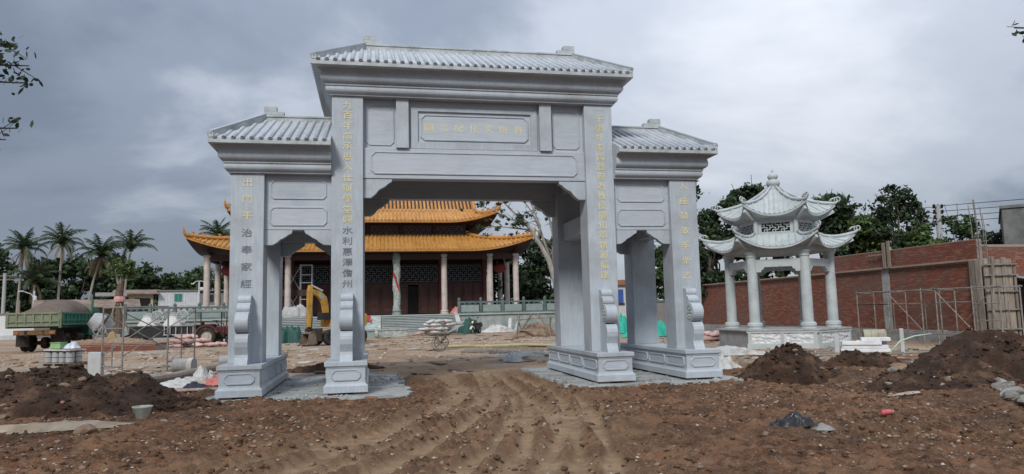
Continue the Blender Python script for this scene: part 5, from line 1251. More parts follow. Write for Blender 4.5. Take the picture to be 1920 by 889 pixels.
# ================================================================== trees and the buildings far behind
def leaf_mat(name, c1, c2, c3, sheen=.3):
    m = bpy.data.materials.new(name); m.use_nodes = True; t = m.node_tree; N = t.nodes.new; L = t.links.new; bs = t.nodes['Principled BSDF']
    g = N('ShaderNodeNewGeometry'); r = N('ShaderNodeValToRGB'); e = r.color_ramp.elements
    e[0].position = 0; e[0].color = (*c1, 1); e[1].position = 1; e[1].color = (*c3, 1); q = e.new(.55); q.color = (*c2, 1)
    L(g.outputs['Random Per Island'], r.inputs[0]); L(r.outputs[0], bs.inputs['Base Color'])
    bs.inputs['Roughness'].default_value = .55; bs.inputs['Specular IOR Level'].default_value = sheen
    tr_ = N('ShaderNodeBsdfTranslucent'); L(r.outputs[0], tr_.inputs[0]); mx = N('ShaderNodeMixShader'); mx.inputs[0].default_value = .25
    L(bs.outputs[0], mx.inputs[1]); L(tr_.outputs[0], mx.inputs[2]); L(mx.outputs[0], t.nodes['Material Output'].inputs[0]); return m
L_DARK = leaf_mat('dark_leaf', (.018, .034, .017), (.036, .062, .029), (.075, .11, .052))
L_MID = leaf_mat('mid_leaf', (.030, .055, .022), (.05, .085, .033), (.085, .125, .052))
L_LIGHT = leaf_mat('light_leaf', (.05, .085, .025), (.085, .13, .04), (.13, .18, .065))
L_PALM = leaf_mat('palm_leaf', (.028, .048, .024), (.048, .072, .034), (.085, .11, .055))
L_DRY = leaf_mat('dry_leaf', (.12, .09, .05), (.18, .14, .08), (.25, .20, .12))
M_BARK = pm('bark', [(.04, .033, .027), (.075, .063, .052), (.12, .10, .085)], scale=4, rough=.95, bump=.6, stretch=(3, 3, .6))
M_PBARK = pm('pale_bark', [(.17, .16, .14), (.27, .255, .225), (.36, .34, .31)], scale=4, rough=.9, bump=.4, stretch=(3, 3, .8))
def leaf_mesh(blobs, n, size, seed, aspect=.55, gap=.5):
    rg = np.random.default_rng(seed); B = np.array(blobs, float); wts = B[:, 3] ** 2; wts /= wts.sum()
    # clumps inside each blob
    nk = max(8, n // 30); bi = rg.choice(len(B), nk, p=wts)
    d = rg.normal(size=(nk, 3)); d /= np.linalg.norm(d, axis=1)[:, None]; d[:, 2] *= .85
    rad = B[bi, 3] * (.35 + .65 * rg.uniform(0, 1, nk) ** .5)
    cl = B[bi, :3] + d * rad[:, None]; cs = B[bi, 3] * rg.uniform(.13, .36, nk)
    ki = rg.integers(0, nk, n); p = cl[ki] + rg.normal(size=(n, 3)) * cs[ki][:, None] * np.array([1, 1, .65])
    nrm = rg.normal(size=(n, 3)) + d[ki] * .6 + np.array([0, 0, .5]); nrm /= np.linalg.norm(nrm, axis=1)[:, None]
    t = np.cross(nrm, rg.normal(size=(n, 3))); t /= np.linalg.norm(t, axis=1)[:, None]; b = np.cross(nrm, t)
    s = size * rg.uniform(.55, 1.35, n)[:, None]
    V = np.stack([p - t * s, p + b * s * aspect, p + t * s, p - b * s * aspect], 1).reshape(-1, 3)
    return npmesh('crown', V, np.arange(4 * n).reshape(n, 4))
def tree(name, label, x, y, trunk_h, blobs, n, size, mat, seed, r0=.22, bark=None, group=None, limbs=True, z0=0, cat='tree'):
    r = thing(name, label, cat, (x, y, z0), 0, group); rg = random.Random(seed)
    m = MB(); top = Vector((rg.uniform(-.3, .3), rg.uniform(-.3, .3), trunk_h)); mid = top * .5 + Vector((rg.uniform(-.2, .2), rg.uniform(-.2, .2), 0))
    m.tube([(0, 0, -.2), mid * .5, mid, top], [r0 * 1.25, r0, r0 * .85, r0 * .6], 9)
    if limbs:
        for bx, by, bz, br in blobs[:10]:
            st = mid.lerp(top, rg.uniform(.3, 1)); e = Vector((bx, by, bz)); md = st.lerp(e, .5) + Vector((rg.uniform(-.3, .3), rg.uniform(-.3, .3), rg.uniform(0, .4)))
            m.tube([st, md, e, e + (e - md) * .5], [r0 * .45, r0 * .3, r0 * .16, .02], 6)
    m.build('trunk', bark or M_BARK, r, smooth=True)
    o = link('crown', leaf_mesh(blobs, n, size, seed), mat, r); return r
def rblobs(seed, H, W, n, base=.35):
    """an uneven crown: blobs filling a rough dome of height H and half width W"""
    rg = random.Random(seed); o = []
    for i in range(n):
        a = rg.uniform(0, 6.283); zf = rg.uniform(base, .93); ww = W * math.sin(math.pi * (0.12 + .80 * (zf - base) / (1 - base))) ** .7
        rr = ww * rg.uniform(.15, .85); o.append((rr * math.cos(a), rr * math.sin(a), H * zf, W * rg.uniform(.24, .42)))
    o.append((0, 0, H * .78, W * .4)); return o
# ---- left: dense dark wood behind the palms
GL = 'trees in the wood behind the palms'
LT = [('broad dark evergreen tree at the far left behind the white wall', -61, 111, 13.6, 5.5), ('dark evergreen tree just right of the leftmost palm', -55.5, 113, 13.2, 5.0), ('tallest dark tree between the two leftmost tall palms', -50.5, 115, 14.2, 5.0), ('dark tree behind the second tall palm', -46.5, 116.5, 12.4, 4.6), ('dark tree behind the drooping third palm', -42, 118, 11.6, 4.6), ('low dark tree behind the slim fourth palm', -38.5, 119, 9.4, 3.6)]
for i, (lb, x, y, h, w_) in enumerate(LT): tree('evergreen_tree', lb, x, y, h * .5, rblobs(100 + i, h, w_, 11, .12), 4600, .42, L_DARK, 100 + i, .35, group=GL)
for i, (lb, x, y, h, w_) in enumerate((('low round green tree left of the white house', -46, 127.5, 10.3, 4.6), ('low round green tree above the brown tiled house', -40, 129, 10.2, 4.6), ('higher green tree above the white house', -35.5, 130.5, 11.4, 5.0), ('green tree behind the left corner columns of the hall', -30, 131.5, 11.0, 5.0), ('green tree hidden beside the left end of the hall', -24.5, 132.5, 10.5, 4.6))):
    tree('broadleaf_tree', lb, x, y, h * .5, rblobs(130 + i, h, w_, 9, .15), 3600, .42, L_MID, 130 + i, .3, group='green trees along the skyline left of the hall')
# ---- coconut palms
def frond(L, az, el, droop, mat, seed, wdt=.55):
    rg = np.random.default_rng(seed); n = 15; P = []
    d0 = Vector((math.cos(az), math.sin(az), 0))
    for i in range(n + 1):
        t = i / n; a = el - droop * t ** 1.4
        if i == 0: P.append(Vector((0, 0, 0)))
        else: P.append(P[-1] + (d0 * math.cos(a) + Vector((0, 0, math.sin(a)))) * (L / n))
    m = MB(); m.tube(P[::3], [.05, .045, .035, .025, .015, .008][:len(P[::3])], 4, cap=False)
    side = Vector((-d0.y, d0.x, 0))
    for i in range(1, n + 1):
        for k in (0, .5):
            p = P[i - 1].lerp(P[i], k); dv = (P[i] - P[i - 1]).normalized(); t = (i - 1 + k) / n; ln = L * wdt * .38 * (math.sin(math.pi * (.12 + .85 * t)) ** .6)
            for s in (-1, 1):
                dr = (side * s * .75 + dv * .55 + Vector((0, 0, -.35 - .4 * rg.uniform()))).normalized(); q = p + dr * ln * rg.uniform(.8, 1.1); wv = dv * .055 * L / 3
                m.add([p - wv, p + wv, q + wv * .2, q - wv * .3], [(0, 1, 2, 3)])
    return m.build('frond', mat)
def palm(label, x, y, H, seed, L=3.4, lean=(0, 0), nf=20, up=1.0, dry=4, group='coconut palms', r=.17):
    rg = random.Random(seed); root = thing('coconut_palm', label, 'palm', (x, y, 0), 0, group)
    pts = [Vector((lean[0] * (t ** 2), lean[1] * (t ** 2), H * t)) for t in [i / 8 for i in range(9)]]
    m = MB(); m.tube(pts, [r * 1.5] + [r * (1.1 - .3 * i / 8) for i in range(1, 9)], 9); m.build('trunk', M_PBARK, root, smooth=True); top = pts[-1]
    for i in range(nf):
        az = i * 2.39996 + rg.uniform(-.25, .25); k = i / nf; el = R(88 - 70 * k * (1.25 - .25 * up)) + rg.uniform(-.12, .12)
        o = frond(L * rg.uniform(.85, 1.1) * (.82 + .18 * k), az, el, R(55 + 62 * k) * rg.uniform(.8, 1.2), L_PALM, seed * 50 + i); o.parent = root; o.location = top
    for i in range(dry):
        o = frond(L * .8, rg.uniform(0, 6.28), R(-25 - rg.uniform(0, 25)), R(50), L_DRY, seed * 50 + 40 + i, .4); o.parent = root; o.location = top
    m = MB()
    for i in range(6): a = i * 1.05; m.lathe([(.0, -.14), (.12, -.05), (.12, .06), (0, .14)], top + Vector((.22 * math.cos(a), .22 * math.sin(a), -.25 - .1 * (i % 2))), 7)
    m.build('coconut_cluster', L_MID, root)
palm('leftmost tall coconut palm with a skirt of brown fronds', -50.6, 94, 11.9, 1, 4.0, (.5, 0), 20, .9, 8)
palm('tallest coconut palm, second from the left, with a straight trunk', -46.2, 95.7, 12.9, 2, 4.3, (.3, 0), 20, 1.0, 4)
palm('coconut palm with a leaning trunk and hanging brown fronds, third from the left', -42.9, 97, 11.3, 3, 4.4, (1.6, .2), 22, .75, 10)
palm('slim coconut palm leaning right with tight upright crown, fourth from the left', -38.6, 98.5, 12.4, 4, 4.4, (.9, 0), 15, 1.7, 0)
palm('short coconut palm with long drooping fronds below the two leftmost palms', -48.9, 94.6, 7.4, 5, 4.6, (.1, 0), 18, .7, 2)
palm('coconut palm showing its crown above the left eaves of the hall', -26.4, 101.6, 14.6, 6, 4.2, (.2, 0), 18, .8, 2)
# ---- young tree with a wrapped trunk behind the trailer
wt = thing('wrapped_tree', 'transplanted tree with brown wrapped trunk, wooden props and sparse pale crown behind the trailer', 'tree', (-21.3, 43.1, 0))
m = MB(); m.tube([(0, 0, -.1), (.05, 0, 2), (-.05, 0, 3.6), (.1, 0, 4.6)], [.36, .34, .30, .22], 10); m.build('trunk', pm('burlap_wrap', [(.06, .045, .035), (.11, .08, .06), (.17, .13, .10)], scale=6, rough=.95, bump=.6), wt)
m = MB()
for a, h_, l_ in ((.4, 5.6, .55), (1.6, 5.9, .5), (2.7, 5.5, .7), (4.0, 5.8, .5), (5.2, 5.3, .6)): m.tube([(0, 0, 4.2), (l_ * .5 * math.cos(a), l_ * .5 * math.sin(a), 4.9), (l_ * math.cos(a), l_ * math.sin(a), h_)], [.12, .08, .04], 6)
m.build('limbs', M_PBARK, wt)
m = MB(); m.bar((-1.1, -.2, 0), (-.1, -.3, 3.2), .08); m.build('prop', M_TIMB, wt)
m = MB(); m.bar((1.0, -.3, 0), (.15, -.3, 3.0), .08); m.build('prop', M_TIMB, wt)
m = MB(); m.lathe([(.40, 3.1), (.42, 3.3), (.36, 3.5)], n=10, cap=False); m.build('pink_band', pm('pink_cloth', [(.45, .2, .18), (.6, .36, .33)], scale=5), wt)
link('crown', leaf_mesh([(0, 0, 5.6, .8), (-.7, 0, 5.3, .5), (.7, 0, 5.2, .5), (.3, .2, 6.1, .5)], 700, .16, 77), L_LIGHT, wt)
# ---- trees right of the hall
for i, (lb, x, y, h, w_) in enumerate((('dark bushy tree right of the hall porch', 13.5, 68, 9.2, 3.6), ('dense dark tree seen through the right side of the main arch', 17, 67, 10.6, 4.0), ('dark tree behind the right pillar of the main arch', 21, 66.5, 10.8, 4.2))):
    tree('evergreen_tree', lb, x, y, h * .5, rblobs(160 + i, h, w_, 13, .06), 5200, .32, L_DARK, 160 + i, .3, group='dense trees right of the hall')
bt = thing('bare_tree', 'pale barked spreading tree with bare arching branches and sparse leaves, seen through the main arch', 'tree', (10.6, 32.4, 0))
BR = [([(10.6, 32.4, -.1), (10.5, 32.4, 1.8), (10.23, 32.42, 3.63), (9.84, 32.52, 5.14), (9.32, 32.65, 6.21), (8.26, 32.89, 8.02), (7.53, 33.04, 8.62), (6.81, 33.19, 9.4), (6.2, 33.3, 10.2)], .22),
      ([(9.07, 32.71, 6.5), (9.25, 32.5, 7.62), (8.83, 32.6, 8.77), (8.3, 32.5, 10.0)], .10), ([(10.0, 32.46, 5.0), (9.35, 33.0, 7.42), (8.94, 33.4, 8.58), (8.3, 33.8, 9.9)], .12),
      ([(10.1, 32.45, 4.4), (10.1, 32.3, 7.02), (9.85, 32.2, 8.17), (9.39, 32, 8.95), (8.8, 31.8, 9.6)], .12), ([(8.26, 32.89, 8.02), (7.34, 33.2, 8.16), (6.23, 33.5, 8.84), (5.2, 33.7, 9.2)], .08), ([(8.7, 32.8, 7.4), (7.3, 32.6, 7.5), (6.2, 32.4, 7.6), (5.2, 32.4, 7.5)], .07), ([(10, 32.5, 5.6), (11.2, 33, 7.5), (12, 33.3, 9.5)], .12)]
m = MB()
m.tube(BR[0][0], [.30, .26, .22, .19, .16, .11, .08, .05, .02], 10); m.build('trunk', M_PBARK, bt, smooth=True)
m = MB(); rg = random.Random(9); blobs = []
for pts, r_ in BR[1:]:
    m.tube(pts, [r_ * (1 - .8 * i / (len(pts) - 1)) for i in range(len(pts))], 8)
for pts, r_ in BR:
    P = [Vector(q) for q in pts][max(0, len(pts) - 4):]
    for a, b_ in zip(P[:-1], P[1:]):
        for k in range(4):
            s = a.lerp(b_, rg.random()); e = s + Vector((rg.uniform(-1, .7), rg.uniform(-.6, .6), rg.uniform(-.25, .7))); m.tube([s, s.lerp(e, .5) + Vector((0, 0, .08)), e], [.03, .02, .008], 5); blobs.append((*e, rg.uniform(.22, .42)))
br_o = m.build('branches', M_PBARK, bt, smooth=True)
blobs += [(5.3, 33.4, 7.45, .55), (5.0, 33.4, 7.1, .5), (5.8, 33.3, 7.5, .4), (4.2, 33.6, 8.6, .3), (3.9, 33.6, 9.0, .28), (6.4, 33.2, 7.5, .3), (7.3, 33.1, 7.0, .3), (9.0, 32.7, 5.4, .3)]
cr = link('crown', leaf_mesh(blobs, 2000, .12, 31, aspect=.35), L_DARK, bt)
for o in bt.children: o.location = (-10.6, -32.4, 0)
# ---- trees behind the brick wall on the right
RT = [('dark tall tree between the gateway and the pavilion roof', 21.4, 31.0, 9.9, 2.2, 17, L_DARK, 6500, .19, .05), ('dark twin topped tree touching the left tip of the pavilion roof', 23.2, 29.6, 10.3, 2.0, 15, L_DARK, 6000, .19, .05), ('dark tree behind the left columns of the pavilion', 22.6, 32.5, 8.0, 2.6, 14, L_DARK, 5200, .2, .03), ('dark green bamboo like tree right of the pavilion roof', 27.7, 26.8, 9.1, 2.1, 15, L_DARK, 6000, .18, .05),
      ('dark tree showing above the right tip of the pavilion roof', 29.0, 26.6, 9.3, 2.0, 15, L_DARK, 5200, .18, .05), ('tree behind the right columns of the pavilion', 25.4, 28.8, 8.6, 2.4, 14, L_DARK, 5600, .2, .03), ('lower dark tree right of the pavilion behind the brighter bushes', 30.2, 26.0, 7.4, 2.0, 13, L_DARK, 4200, .18, .05)]
for i, (lb, x, y, h, w_, nb, mt, n, s_, ba) in enumerate(RT): tree('broadleaf_tree', lb, x, y, h * .55, rblobs(180 + i, h, w_, nb, ba), n, s_, mt, 180 + i, .18, group='trees behind the brick wall')
bl = [(0, 0, 8.6, .8), (-.9, 0, 8.0, .8), (.8, .2, 8.3, .7), (-1.4, .3, 7.2, .75), (1.3, 0, 7.6, .75), (0, .5, 7.4, .9), (1.7, 0, 6.7, .6), (-1.5, 0, 6.3, .6), (.7, -.4, 6.6, .7), (-.5, 0, 6.2, .7), (1.2, 0, 5.8, .6)]
tree('broadleaf_tree', 'round crowned dark tree standing highest above the right part of the brick wall', 31.0, 24.0, 5.5, bl, 3600, .15, L_DARK, 200, .2, group='trees behind the brick wall')
for i, (lb, x, y, h, w_, mt, n) in enumerate((('bright green bush above the wall, right of the pavilion', 29.6, 24.6, 7.4, 1.9, L_LIGHT, 3600), ('yellow green bush just left of the power pole', 31.6, 22.6, 6.9, 1.6, L_LIGHT, 3000), ('small spreading dark tree right of the power pole', 33.8, 21.9, 7.5, 1.7, L_MID, 2200), ('dark bush at the left of the raw concrete building', 34.6, 20.2, 6.7, 1.6, L_DARK, 2600), ('low dark bush between the steel bars and the concrete building', 33.6, 19.6, 6.2, 1.4, L_DARK, 2200), ('low green bush behind the highest part of the brick wall', 30.4, 22.6, 6.4, 1.7, L_MID, 2600), ('pale green bush low beside the base of the power pole', 33.0, 23.0, 5.6, 1.0, L_LIGHT, 1300))):
    tree('bush', lb, x, y, h * .4, rblobs(210 + i, h, w_, 11, .3), n, .14, mt, 210 + i, .08, group='bushes behind the brick wall', cat='bush')
bl = [(0, 0, 11, .9), (.7, 0, 10.2, .7), (-.5, .2, 11.6, .6), (.4, 0, 9.4, .6), (-.2, 0, 8.9, .6), (1, 0, 11.2, .5)]
tree('broadleaf_tree', 'thin leaved tree peeping out beside the right cornice of the gateway', 21.0, 34.5, 8, bl, 1100, .15, L_DARK, 230, .14, group='trees behind the brick wall')
tree('broadleaf_tree', 'tree with reddish lower leaves between the two right hand pillars', 25.0, 50.5, 4, rblobs(231, 8.2, 2.6, 9, .1), 3000, .25, L_MID, 231, .2)
# ---- near trees just outside the frame, whose twigs reach into it
def near_tree(label, base, H, twigs, extra, seed):
    r = thing('near_tree', label, 'tree', (base[0], base[1], -.05)); B = Vector((base[0], base[1], -.05))
    m = MB(); m.tube([(0, 0, 0), (.1, .05, H * .4), (0, .1, H * .75), (.1, 0, H)], [.26, .21, .16, .06], 10); tk = m.build('trunk', M_BARK, r, smooth=True)
    m = MB(); P = []; Nn = []; rg = random.Random(seed); S = []
    for tip, h0, leaves_ in twigs:
        e = Vector(tip) - B; s = Vector((0, .1, H * h0)); md = s.lerp(e, .6) + Vector((0, 0, .25)); m.tube([s, md, e], [.07, .03, .006], 6)
        dv = (e - md).normalized()
        for k in range(leaves_):
            t = rg.random() ** .6; c = md.lerp(e, .35 + .65 * t) + Vector((rg.gauss(0, .07), rg.gauss(0, .07), rg.gauss(0, .07))); P.append(c); S.append(rg.uniform(.028, .05))
        for k in range(5):
            a = md.lerp(e, .3 + .14 * k); b_ = a + Vector((rg.uniform(-.2, .2), rg.uniform(-.2, .2), rg.uniform(-.12, .22))); m.tube([a, b_], [.006, .003], 4)
            for q in range(7): P.append(a.lerp(b_, rg.random()) + Vector((rg.gauss(0, .03), rg.gauss(0, .03), rg.gauss(0, .03)))); S.append(rg.uniform(.028, .05))
    m.build('branches', M_BARK, r, smooth=True)
    rg2 = np.random.default_rng(seed); n = len(P); p = np.array([tuple(q) for q in P]); nr = rg2.normal(size=(n, 3)); nr /= np.linalg.norm(nr, axis=1)[:, None]; t = np.cross(nr, rg2.normal(size=(n, 3))); t /= np.linalg.norm(t, axis=1)[:, None]; b_ = np.cross(nr, t); s = np.array(S)[:, None] * 1.1
    V = np.stack([p - t * s, p - t * s * .2 + b_ * s * .5, p + t * s * .6 + b_ * s * .35, p + t * s, p + t * s * .6 - b_ * s * .35, p - t * s * .2 - b_ * s * .5], 1).reshape(-1, 3)
    link('leaves', npmesh('leaves', V, np.arange(6 * n).reshape(n, 6)), L_DARK, r)
    link('crown', leaf_mesh(extra, 900, .07, seed + 1), L_DARK, r)
near_tree('broad leaved tree at the left edge, its leafy twigs reaching into the sky', (-8.9, -7.2), 6.4,
          [((-6.02, -7.70, 4.36), .62, 26), ((-6.12, -7.75, 4.58), .65, 30), ((-6.06, -7.72, 4.16), .6, 22), ((-6.22, -7.8, 4.45), .62, 30), ((-6.08, -7.74, 3.66), .5, 14), ((-6.16, -7.8, 3.52), .5, 12)],
          [(-.3, .2, 6.2, .9), (.5, .4, 5.4, .7), (-.9, -.3, 5.2, .8)], 41)
near_tree('broad leaved tree beyond the right edge, two leaf tips showing in the sky', (7.6, -10.6), 6.2, [((4.24, -9.92, 4.46), .62, 12), ((4.30, -9.94, 4.30), .6, 8)], [(.3, 0, 6, .8), (.8, .3, 5.2, .7)], 43)
# ---- far buildings and street furniture on the left
M_SID = pm('white_siding', [(.46, .48, .50), (.56, .58, .60)], scale=2, rough=.7, bump=.1, dirt=((.36, .37, .36), .8, .55, .8))
M_TIN = pm('brown_tin', [(.12, .085, .065), (.20, .15, .115), (.27, .22, .18)], scale=1.2, rough=.8, bump=.2)
M_GGLASS = pm('green_glass', [(.03, .16, .12), (.05, .22, .17)], scale=2, rough=.25, bump=0)
M_GREYB = pm('grey_render', [(.16, .15, .145), (.22, .21, .20)], scale=1.2, rough=.9, bump=.1)
M_BLOCK = pm('pale_block', [(.36, .37, .37), (.46, .47, .46)], scale=3, rough=.9, bump=.3)
M_CREAM = pm('cream_render', [(.36, .31, .23), (.46, .40, .31)], scale=1.5, rough=.9, bump=.1)
wh = thing('white_house', 'white clad cabin with a green window, grey annexe and pale block base', 'house', (-28.8, 80.5, 0), R(14))
m = MB(); m.box(0, 4.6, 0, 3, 3.45, 5.25); m.build('wall', M_SID, wh)
for i in range(15): m = MB(); m.box(.08 + i * .30, .12 + i * .30, -.03, 0, 3.5, 5.2); m.build('siding_seam', M_SID, wh)
m = MB(); m.box(4.6, 9.5, .1, 3, 3.45, 5.0); m.build('annexe_wall', M_GREYB, wh)
m = MB(); m.box(-.2, 9.8, -.15, 3.2, 5.26, 5.42); m.build('roof', M_GREYB, wh)
m = MB(); m.box(1.75, 2.75, -.06, -.031, 3.95, 5.0); wn_ = m.build('window', M_SID, wh)
for k in range(2): m = MB(); m.box(1.82 + .46 * k, 2.24 + .46 * k, -.09, -.061, 4.0, 4.95); m.build('pane', M_GGLASS, wn_)
m = MB(); m.box(5.4, 6.4, .06, .098, 3.9, 4.8); m.build('window', M_SEAT, wh)
m = MB(); m.box(0, 14, -.25, 3, -.1, 3.44); m.build('block_base', M_BLOCK, wh)
m = MB(); m.lathe([(.6, 5.43), (.62, 5.7), (.5, 5.8), (0, 5.82)], (5.3, 1.5, 0), 14); m.build('water_tank', M_WHITE, wh)
bh = thing('brown_house', 'low cream walled house with a rusty tin roof behind the palms', 'house', (-33.4, 79.2, 0), R(14))
m = MB(); m.box(0, 4.2, 0, 3, -.1, 4.9); m.build('wall', M_CREAM, bh)
m = MB(); m.prism([(-.6, 4.9), (3.3, 5.5), (3.3, 5.6), (-.6, 5.02)], -.4, 4.9, lambda u, q, a: (a, u, q)); m.build('roof', M_TIN, bh, fixn=True)
m = MB(); m.box(.5, 1.5, -.04, .0, 3.6, 4.6); m.build('window', M_SEAT, bh)
m = MB(); m.box(2.2, 3.9, -.04, 0, 2.4, 4.4); m.build('dark_door_panel', M_BLACK, bh)  # no real doorway: its inner shade is this panel's near-black colour
sh = thing('open_shed', 'long low brown roofed shed behind the green truck', 'shed', (-35.5, 63.2, 0), R(20))
m = MB(); m.prism([(0, 3.1), (2.2, 3.9), (2.2, 3.98), (0, 3.18)], -.2, 9.4, lambda u, q, a: (a, u, q)); m.build('roof', M_TIN, sh, fixn=True)
for i in range(5): m = MB(); m.box(i * 2.25, i * 2.25 + .14, .1, .24, -.1, 3.12); m.build('post', M_TIMB, sh)
m = MB(); m.box(0, 9.2, 1.9, 2.1, -.1, 3.6); m.build('wall', M_GREYB, sh)
m = MB(); m.prism([(-.3, 4.3), (.7, 4.7), (.7, 4.76), (-.3, 4.36)], 5.2, 8.2, lambda u, q, a: (a, u + 2.6, q)); m.build('vent_roof', M_GREYB, sh, fixn=True)
ww = thing('white_wall', 'white painted garden wall with a dark coping at the far left behind the truck', 'wall', (-52, 61, 0), R(21))
m = MB(); m.box(0, 17, 0, .25, -.1, 2.55); m.build('wall', pm('white_paint', [(.62, .64, .63), (.72, .74, .73)], scale=1, rough=.8, bump=.05), ww)
m = MB(); m.box(-.1, 17.1, -.1, .35, 2.551, 2.7); m.build('coping', M_GREYB, ww)
m = MB(); m.box(0, 17, -.06, -.001, -.1, .45); m.build('plinth', M_SID, ww)
lp = thing('street_lamp', 'white street lamp with short curved arms in front of the palms', 'street lamp', (-37.2, 67.0, 0))
m = MB(); m.tube([(0, 0, 0), (0, 0, 5.0)], [.11, .07], 8); m.build('pole', M_SID, lp)
m = MB(); m.tube([(0, 0, 4.2), (-.25, -.1, 4.65), (-.9, -.4, 4.95)], .05, 6); m.build('arm', M_SID, lp)
m = MB(); m.obox((-1.05, -.46, 4.97), (.5, .16, .09)); m.build('lamp_head', M_SID, lp)
m = MB(); m.lathe([(.0, 3.9), (.18, 4.0), (.16, 4.4), (0, 4.5)], (.1, 0, 0), 8); m.build('camera_box', M_SID, lp)
up = thing('utility_pole', 'grey concrete utility pole at the far left edge', 'utility pole', (-39.6, 66.0, 0))
m = MB(); m.tube([(0, 0, 0), (0, 0, 6.8)], [.2, .15], 9); m.build('shaft', bpy.data.materials['pole_concrete'], up)
for z in (6.5, 6.1): m = MB(); m.box(-1.0, 1.0, -.05, .05, z, z + .08); m.build('crossarm', M_GREYB, up)
for x, y, h_, lb in ((-38.3, 66.4, 4.0, 'thin weathered post between the utility pole and the street lamp'), (-32.6, 68.5, 3.9, 'short white post standing right of the street lamp')):
    m = MB(); m.tube([(x, y, 0), (x, y, h_)], .10, 7); tag(m.build('post', M_TIMB if x < -35 else M_SID), lb, 'post')
lr = thing('street_lamp', 'slim white lamp post seen between the left porch columns of the hall', 'street lamp', (-23.0, 76.0, 0))
m = MB(); m.tube([(0, 0, 0), (0, 0, 6.2)], [.14, .09], 8); m.build('pole', M_SID, lr)
m = MB(); m.tube([(-.7, 0, 6.0), (-.3, 0, 6.25), (.3, 0, 6.25), (.7, 0, 6.0)], .05, 6); m.build('arm', M_SID, lr)
for x in (-.75, .75): m = MB(); m.obox((x, 0, 5.95), (.35, .15, .1)); m.build('lamp_head', M_SID, lr)
# seen between the right-hand pillars
yw = thing('yard_building', 'pale building with blue shutter and red brown roof seen between the right hand pillars', 'building', (19.2, 50.2, 0), R(-22))
m = MB(); m.box(0, 4.2, 0, 3, -.1, 4.0); m.build('wall', M_BLOCK, yw)
m = MB(); m.box(-.3, 4.6, -.3, 3.3, 4.01, 4.5); m.build('roof', pm('red_brown_roof', [(.20, .085, .05), (.28, .13, .08)], scale=2, rough=.8), yw)
m = MB(); m.box(1.1, 2.3, -.05, 0, 2.35, 3.6); m.build('blue_shutter', pm('blue_paint', [(.02, .06, .22), (.03, .085, .30)], scale=2, rough=.5, bump=0), yw)
m = MB(); m.box(1.0, 2.4, -.08, 0, 2.1, 2.3); m.build('sill', M_SEAT, yw)
bw_ = thing('boundary_wall', 'grey rendered wall with a dark coping running behind the right hand pillars', 'wall', (19.5, 40.5, 0), R(-3))
m = MB(); m.box(0, 16, 0, .25, -.1, 2.2); m.build('wall', M_GREYB, bw_)
m = MB(); m.box(-.05, 16, -.06, .31, 2.201, 2.36); m.build('coping', M_BALU, bw_)
# ================================================================== spoil heaps, rubble and site clutter
M_SPOIL = pm('dark_spoil', [(.018, .010, .006), (.040, .021, .012), (.080, .044, .026)], scale=2.6, rough=.95, bump=.9, bscale=16, bdist=.06, dirt=((.125, .075, .046), 2.2, .54, .70))
M_ROCK = pm('rubble_stone', [(.12, .115, .10), (.22, .215, .195), (.36, .35, .325)], scale=3, rough=.9, bump=.5, var=.25, dirt=((.16, .11, .075), 2.5, .5, .7))
M_BRK = pm('broken_brick', [(.22, .10, .07), (.32, .17, .12)], scale=5, rough=.9, bump=.3, var=.2)
MV = {}
def mound(name, label, cx, cy, rx, ry, h, seed, rough=.16, mat=None, rot=0.0, nclod=500, cat='soil heap'):
    r = thing(name, label, cat, (cx, cy, 0), rot)
    nr, na = 46, 150; rr = np.linspace(0, 1.12, nr)[:, None]; aa = np.linspace(0, 2 * np.pi, na, endpoint=False)[None]
    edge = 1 + .28 * (fbm(np.cos(aa) * 1.6 + 5, np.sin(aa) * 1.6 + seed, seed, 3) - .5) * 2
    x = rr * np.cos(aa) * rx * edge; y = rr * np.sin(aa) * ry * edge
    prof = np.clip(1 - rr ** 2.6, -.3, 1)
    big = fbm(x * 1.1 + seed, y * 1.1, seed + 1, 3)
    z = h * prof * (.30 + 1.25 * big)
    l1 = fbm(x * 4 + seed, y * 4, seed + 2, 4); l2 = fbm(x * 11, y * 11 + seed, seed + 3, 3)
    l0 = fbm(x * 2.1, y * 2.1 + seed, seed + 9, 3); z = z + .22 * rough / .16 * (l0 - .5) * np.clip(1.2 - rr, .1, 1)
    z = z + rough * ((np.abs(l1 - .5) * 2) - .3) * np.clip(1.15 - rr, .15, 1) + .055 * (l2 - .5)
    ca, sa = math.cos(rot), math.sin(rot)
    gh = ground_h(cx + x * ca - y * sa, cy + x * sa + y * ca)
    z = z + gh - .10 * np.clip((rr - .9) / .2, 0, 1)
    V = np.stack([x, y, z], -1).reshape(-1, 3); I = np.arange(nr * na).reshape(nr, na); J = np.roll(I, -1, 1)
    F = np.stack([I[:-1], I[1:], J[1:], J[:-1]], -1).reshape(-1, 4)
    link('soil', npmesh('soil', V, F), mat or M_SPOIL, r, smooth=False)
    rg = np.random.default_rng(seed); k = rg.integers(0, (nr - 6) * na, nclod); s = .012 + .06 * rg.uniform(0, 1, nclod) ** 2.5
    Vv, Ff = lumps(V[k] + np.array([0, 0, .005]), s, .8, .5); c = link('clods', npmesh('clods', Vv, Ff), mat or M_SPOIL, r); c['kind'] = 'stuff'
    MV[label] = np.stack([cx + x * ca - y * sa, cy + x * sa + y * ca, z], -1)[:int(nr * .86)].reshape(-1, 3)
    return r
mound('soil_heap', 'dark brown soil heap at the left edge of the foreground', -8.7, -.5, 2.5, 1.7, .62, 3, nclod=900)
mound('soil_heap', 'dark soil heap standing alone in front of the pavilion', 7.0, -.95, 1.35, .85, .72, 5, rough=.26, nclod=500)
mound('soil_heap', 'big dark soil bank filling the right edge of the picture', 11.6, -2.9, 2.7, 2.0, .88, 8, rough=.28, nclod=900)
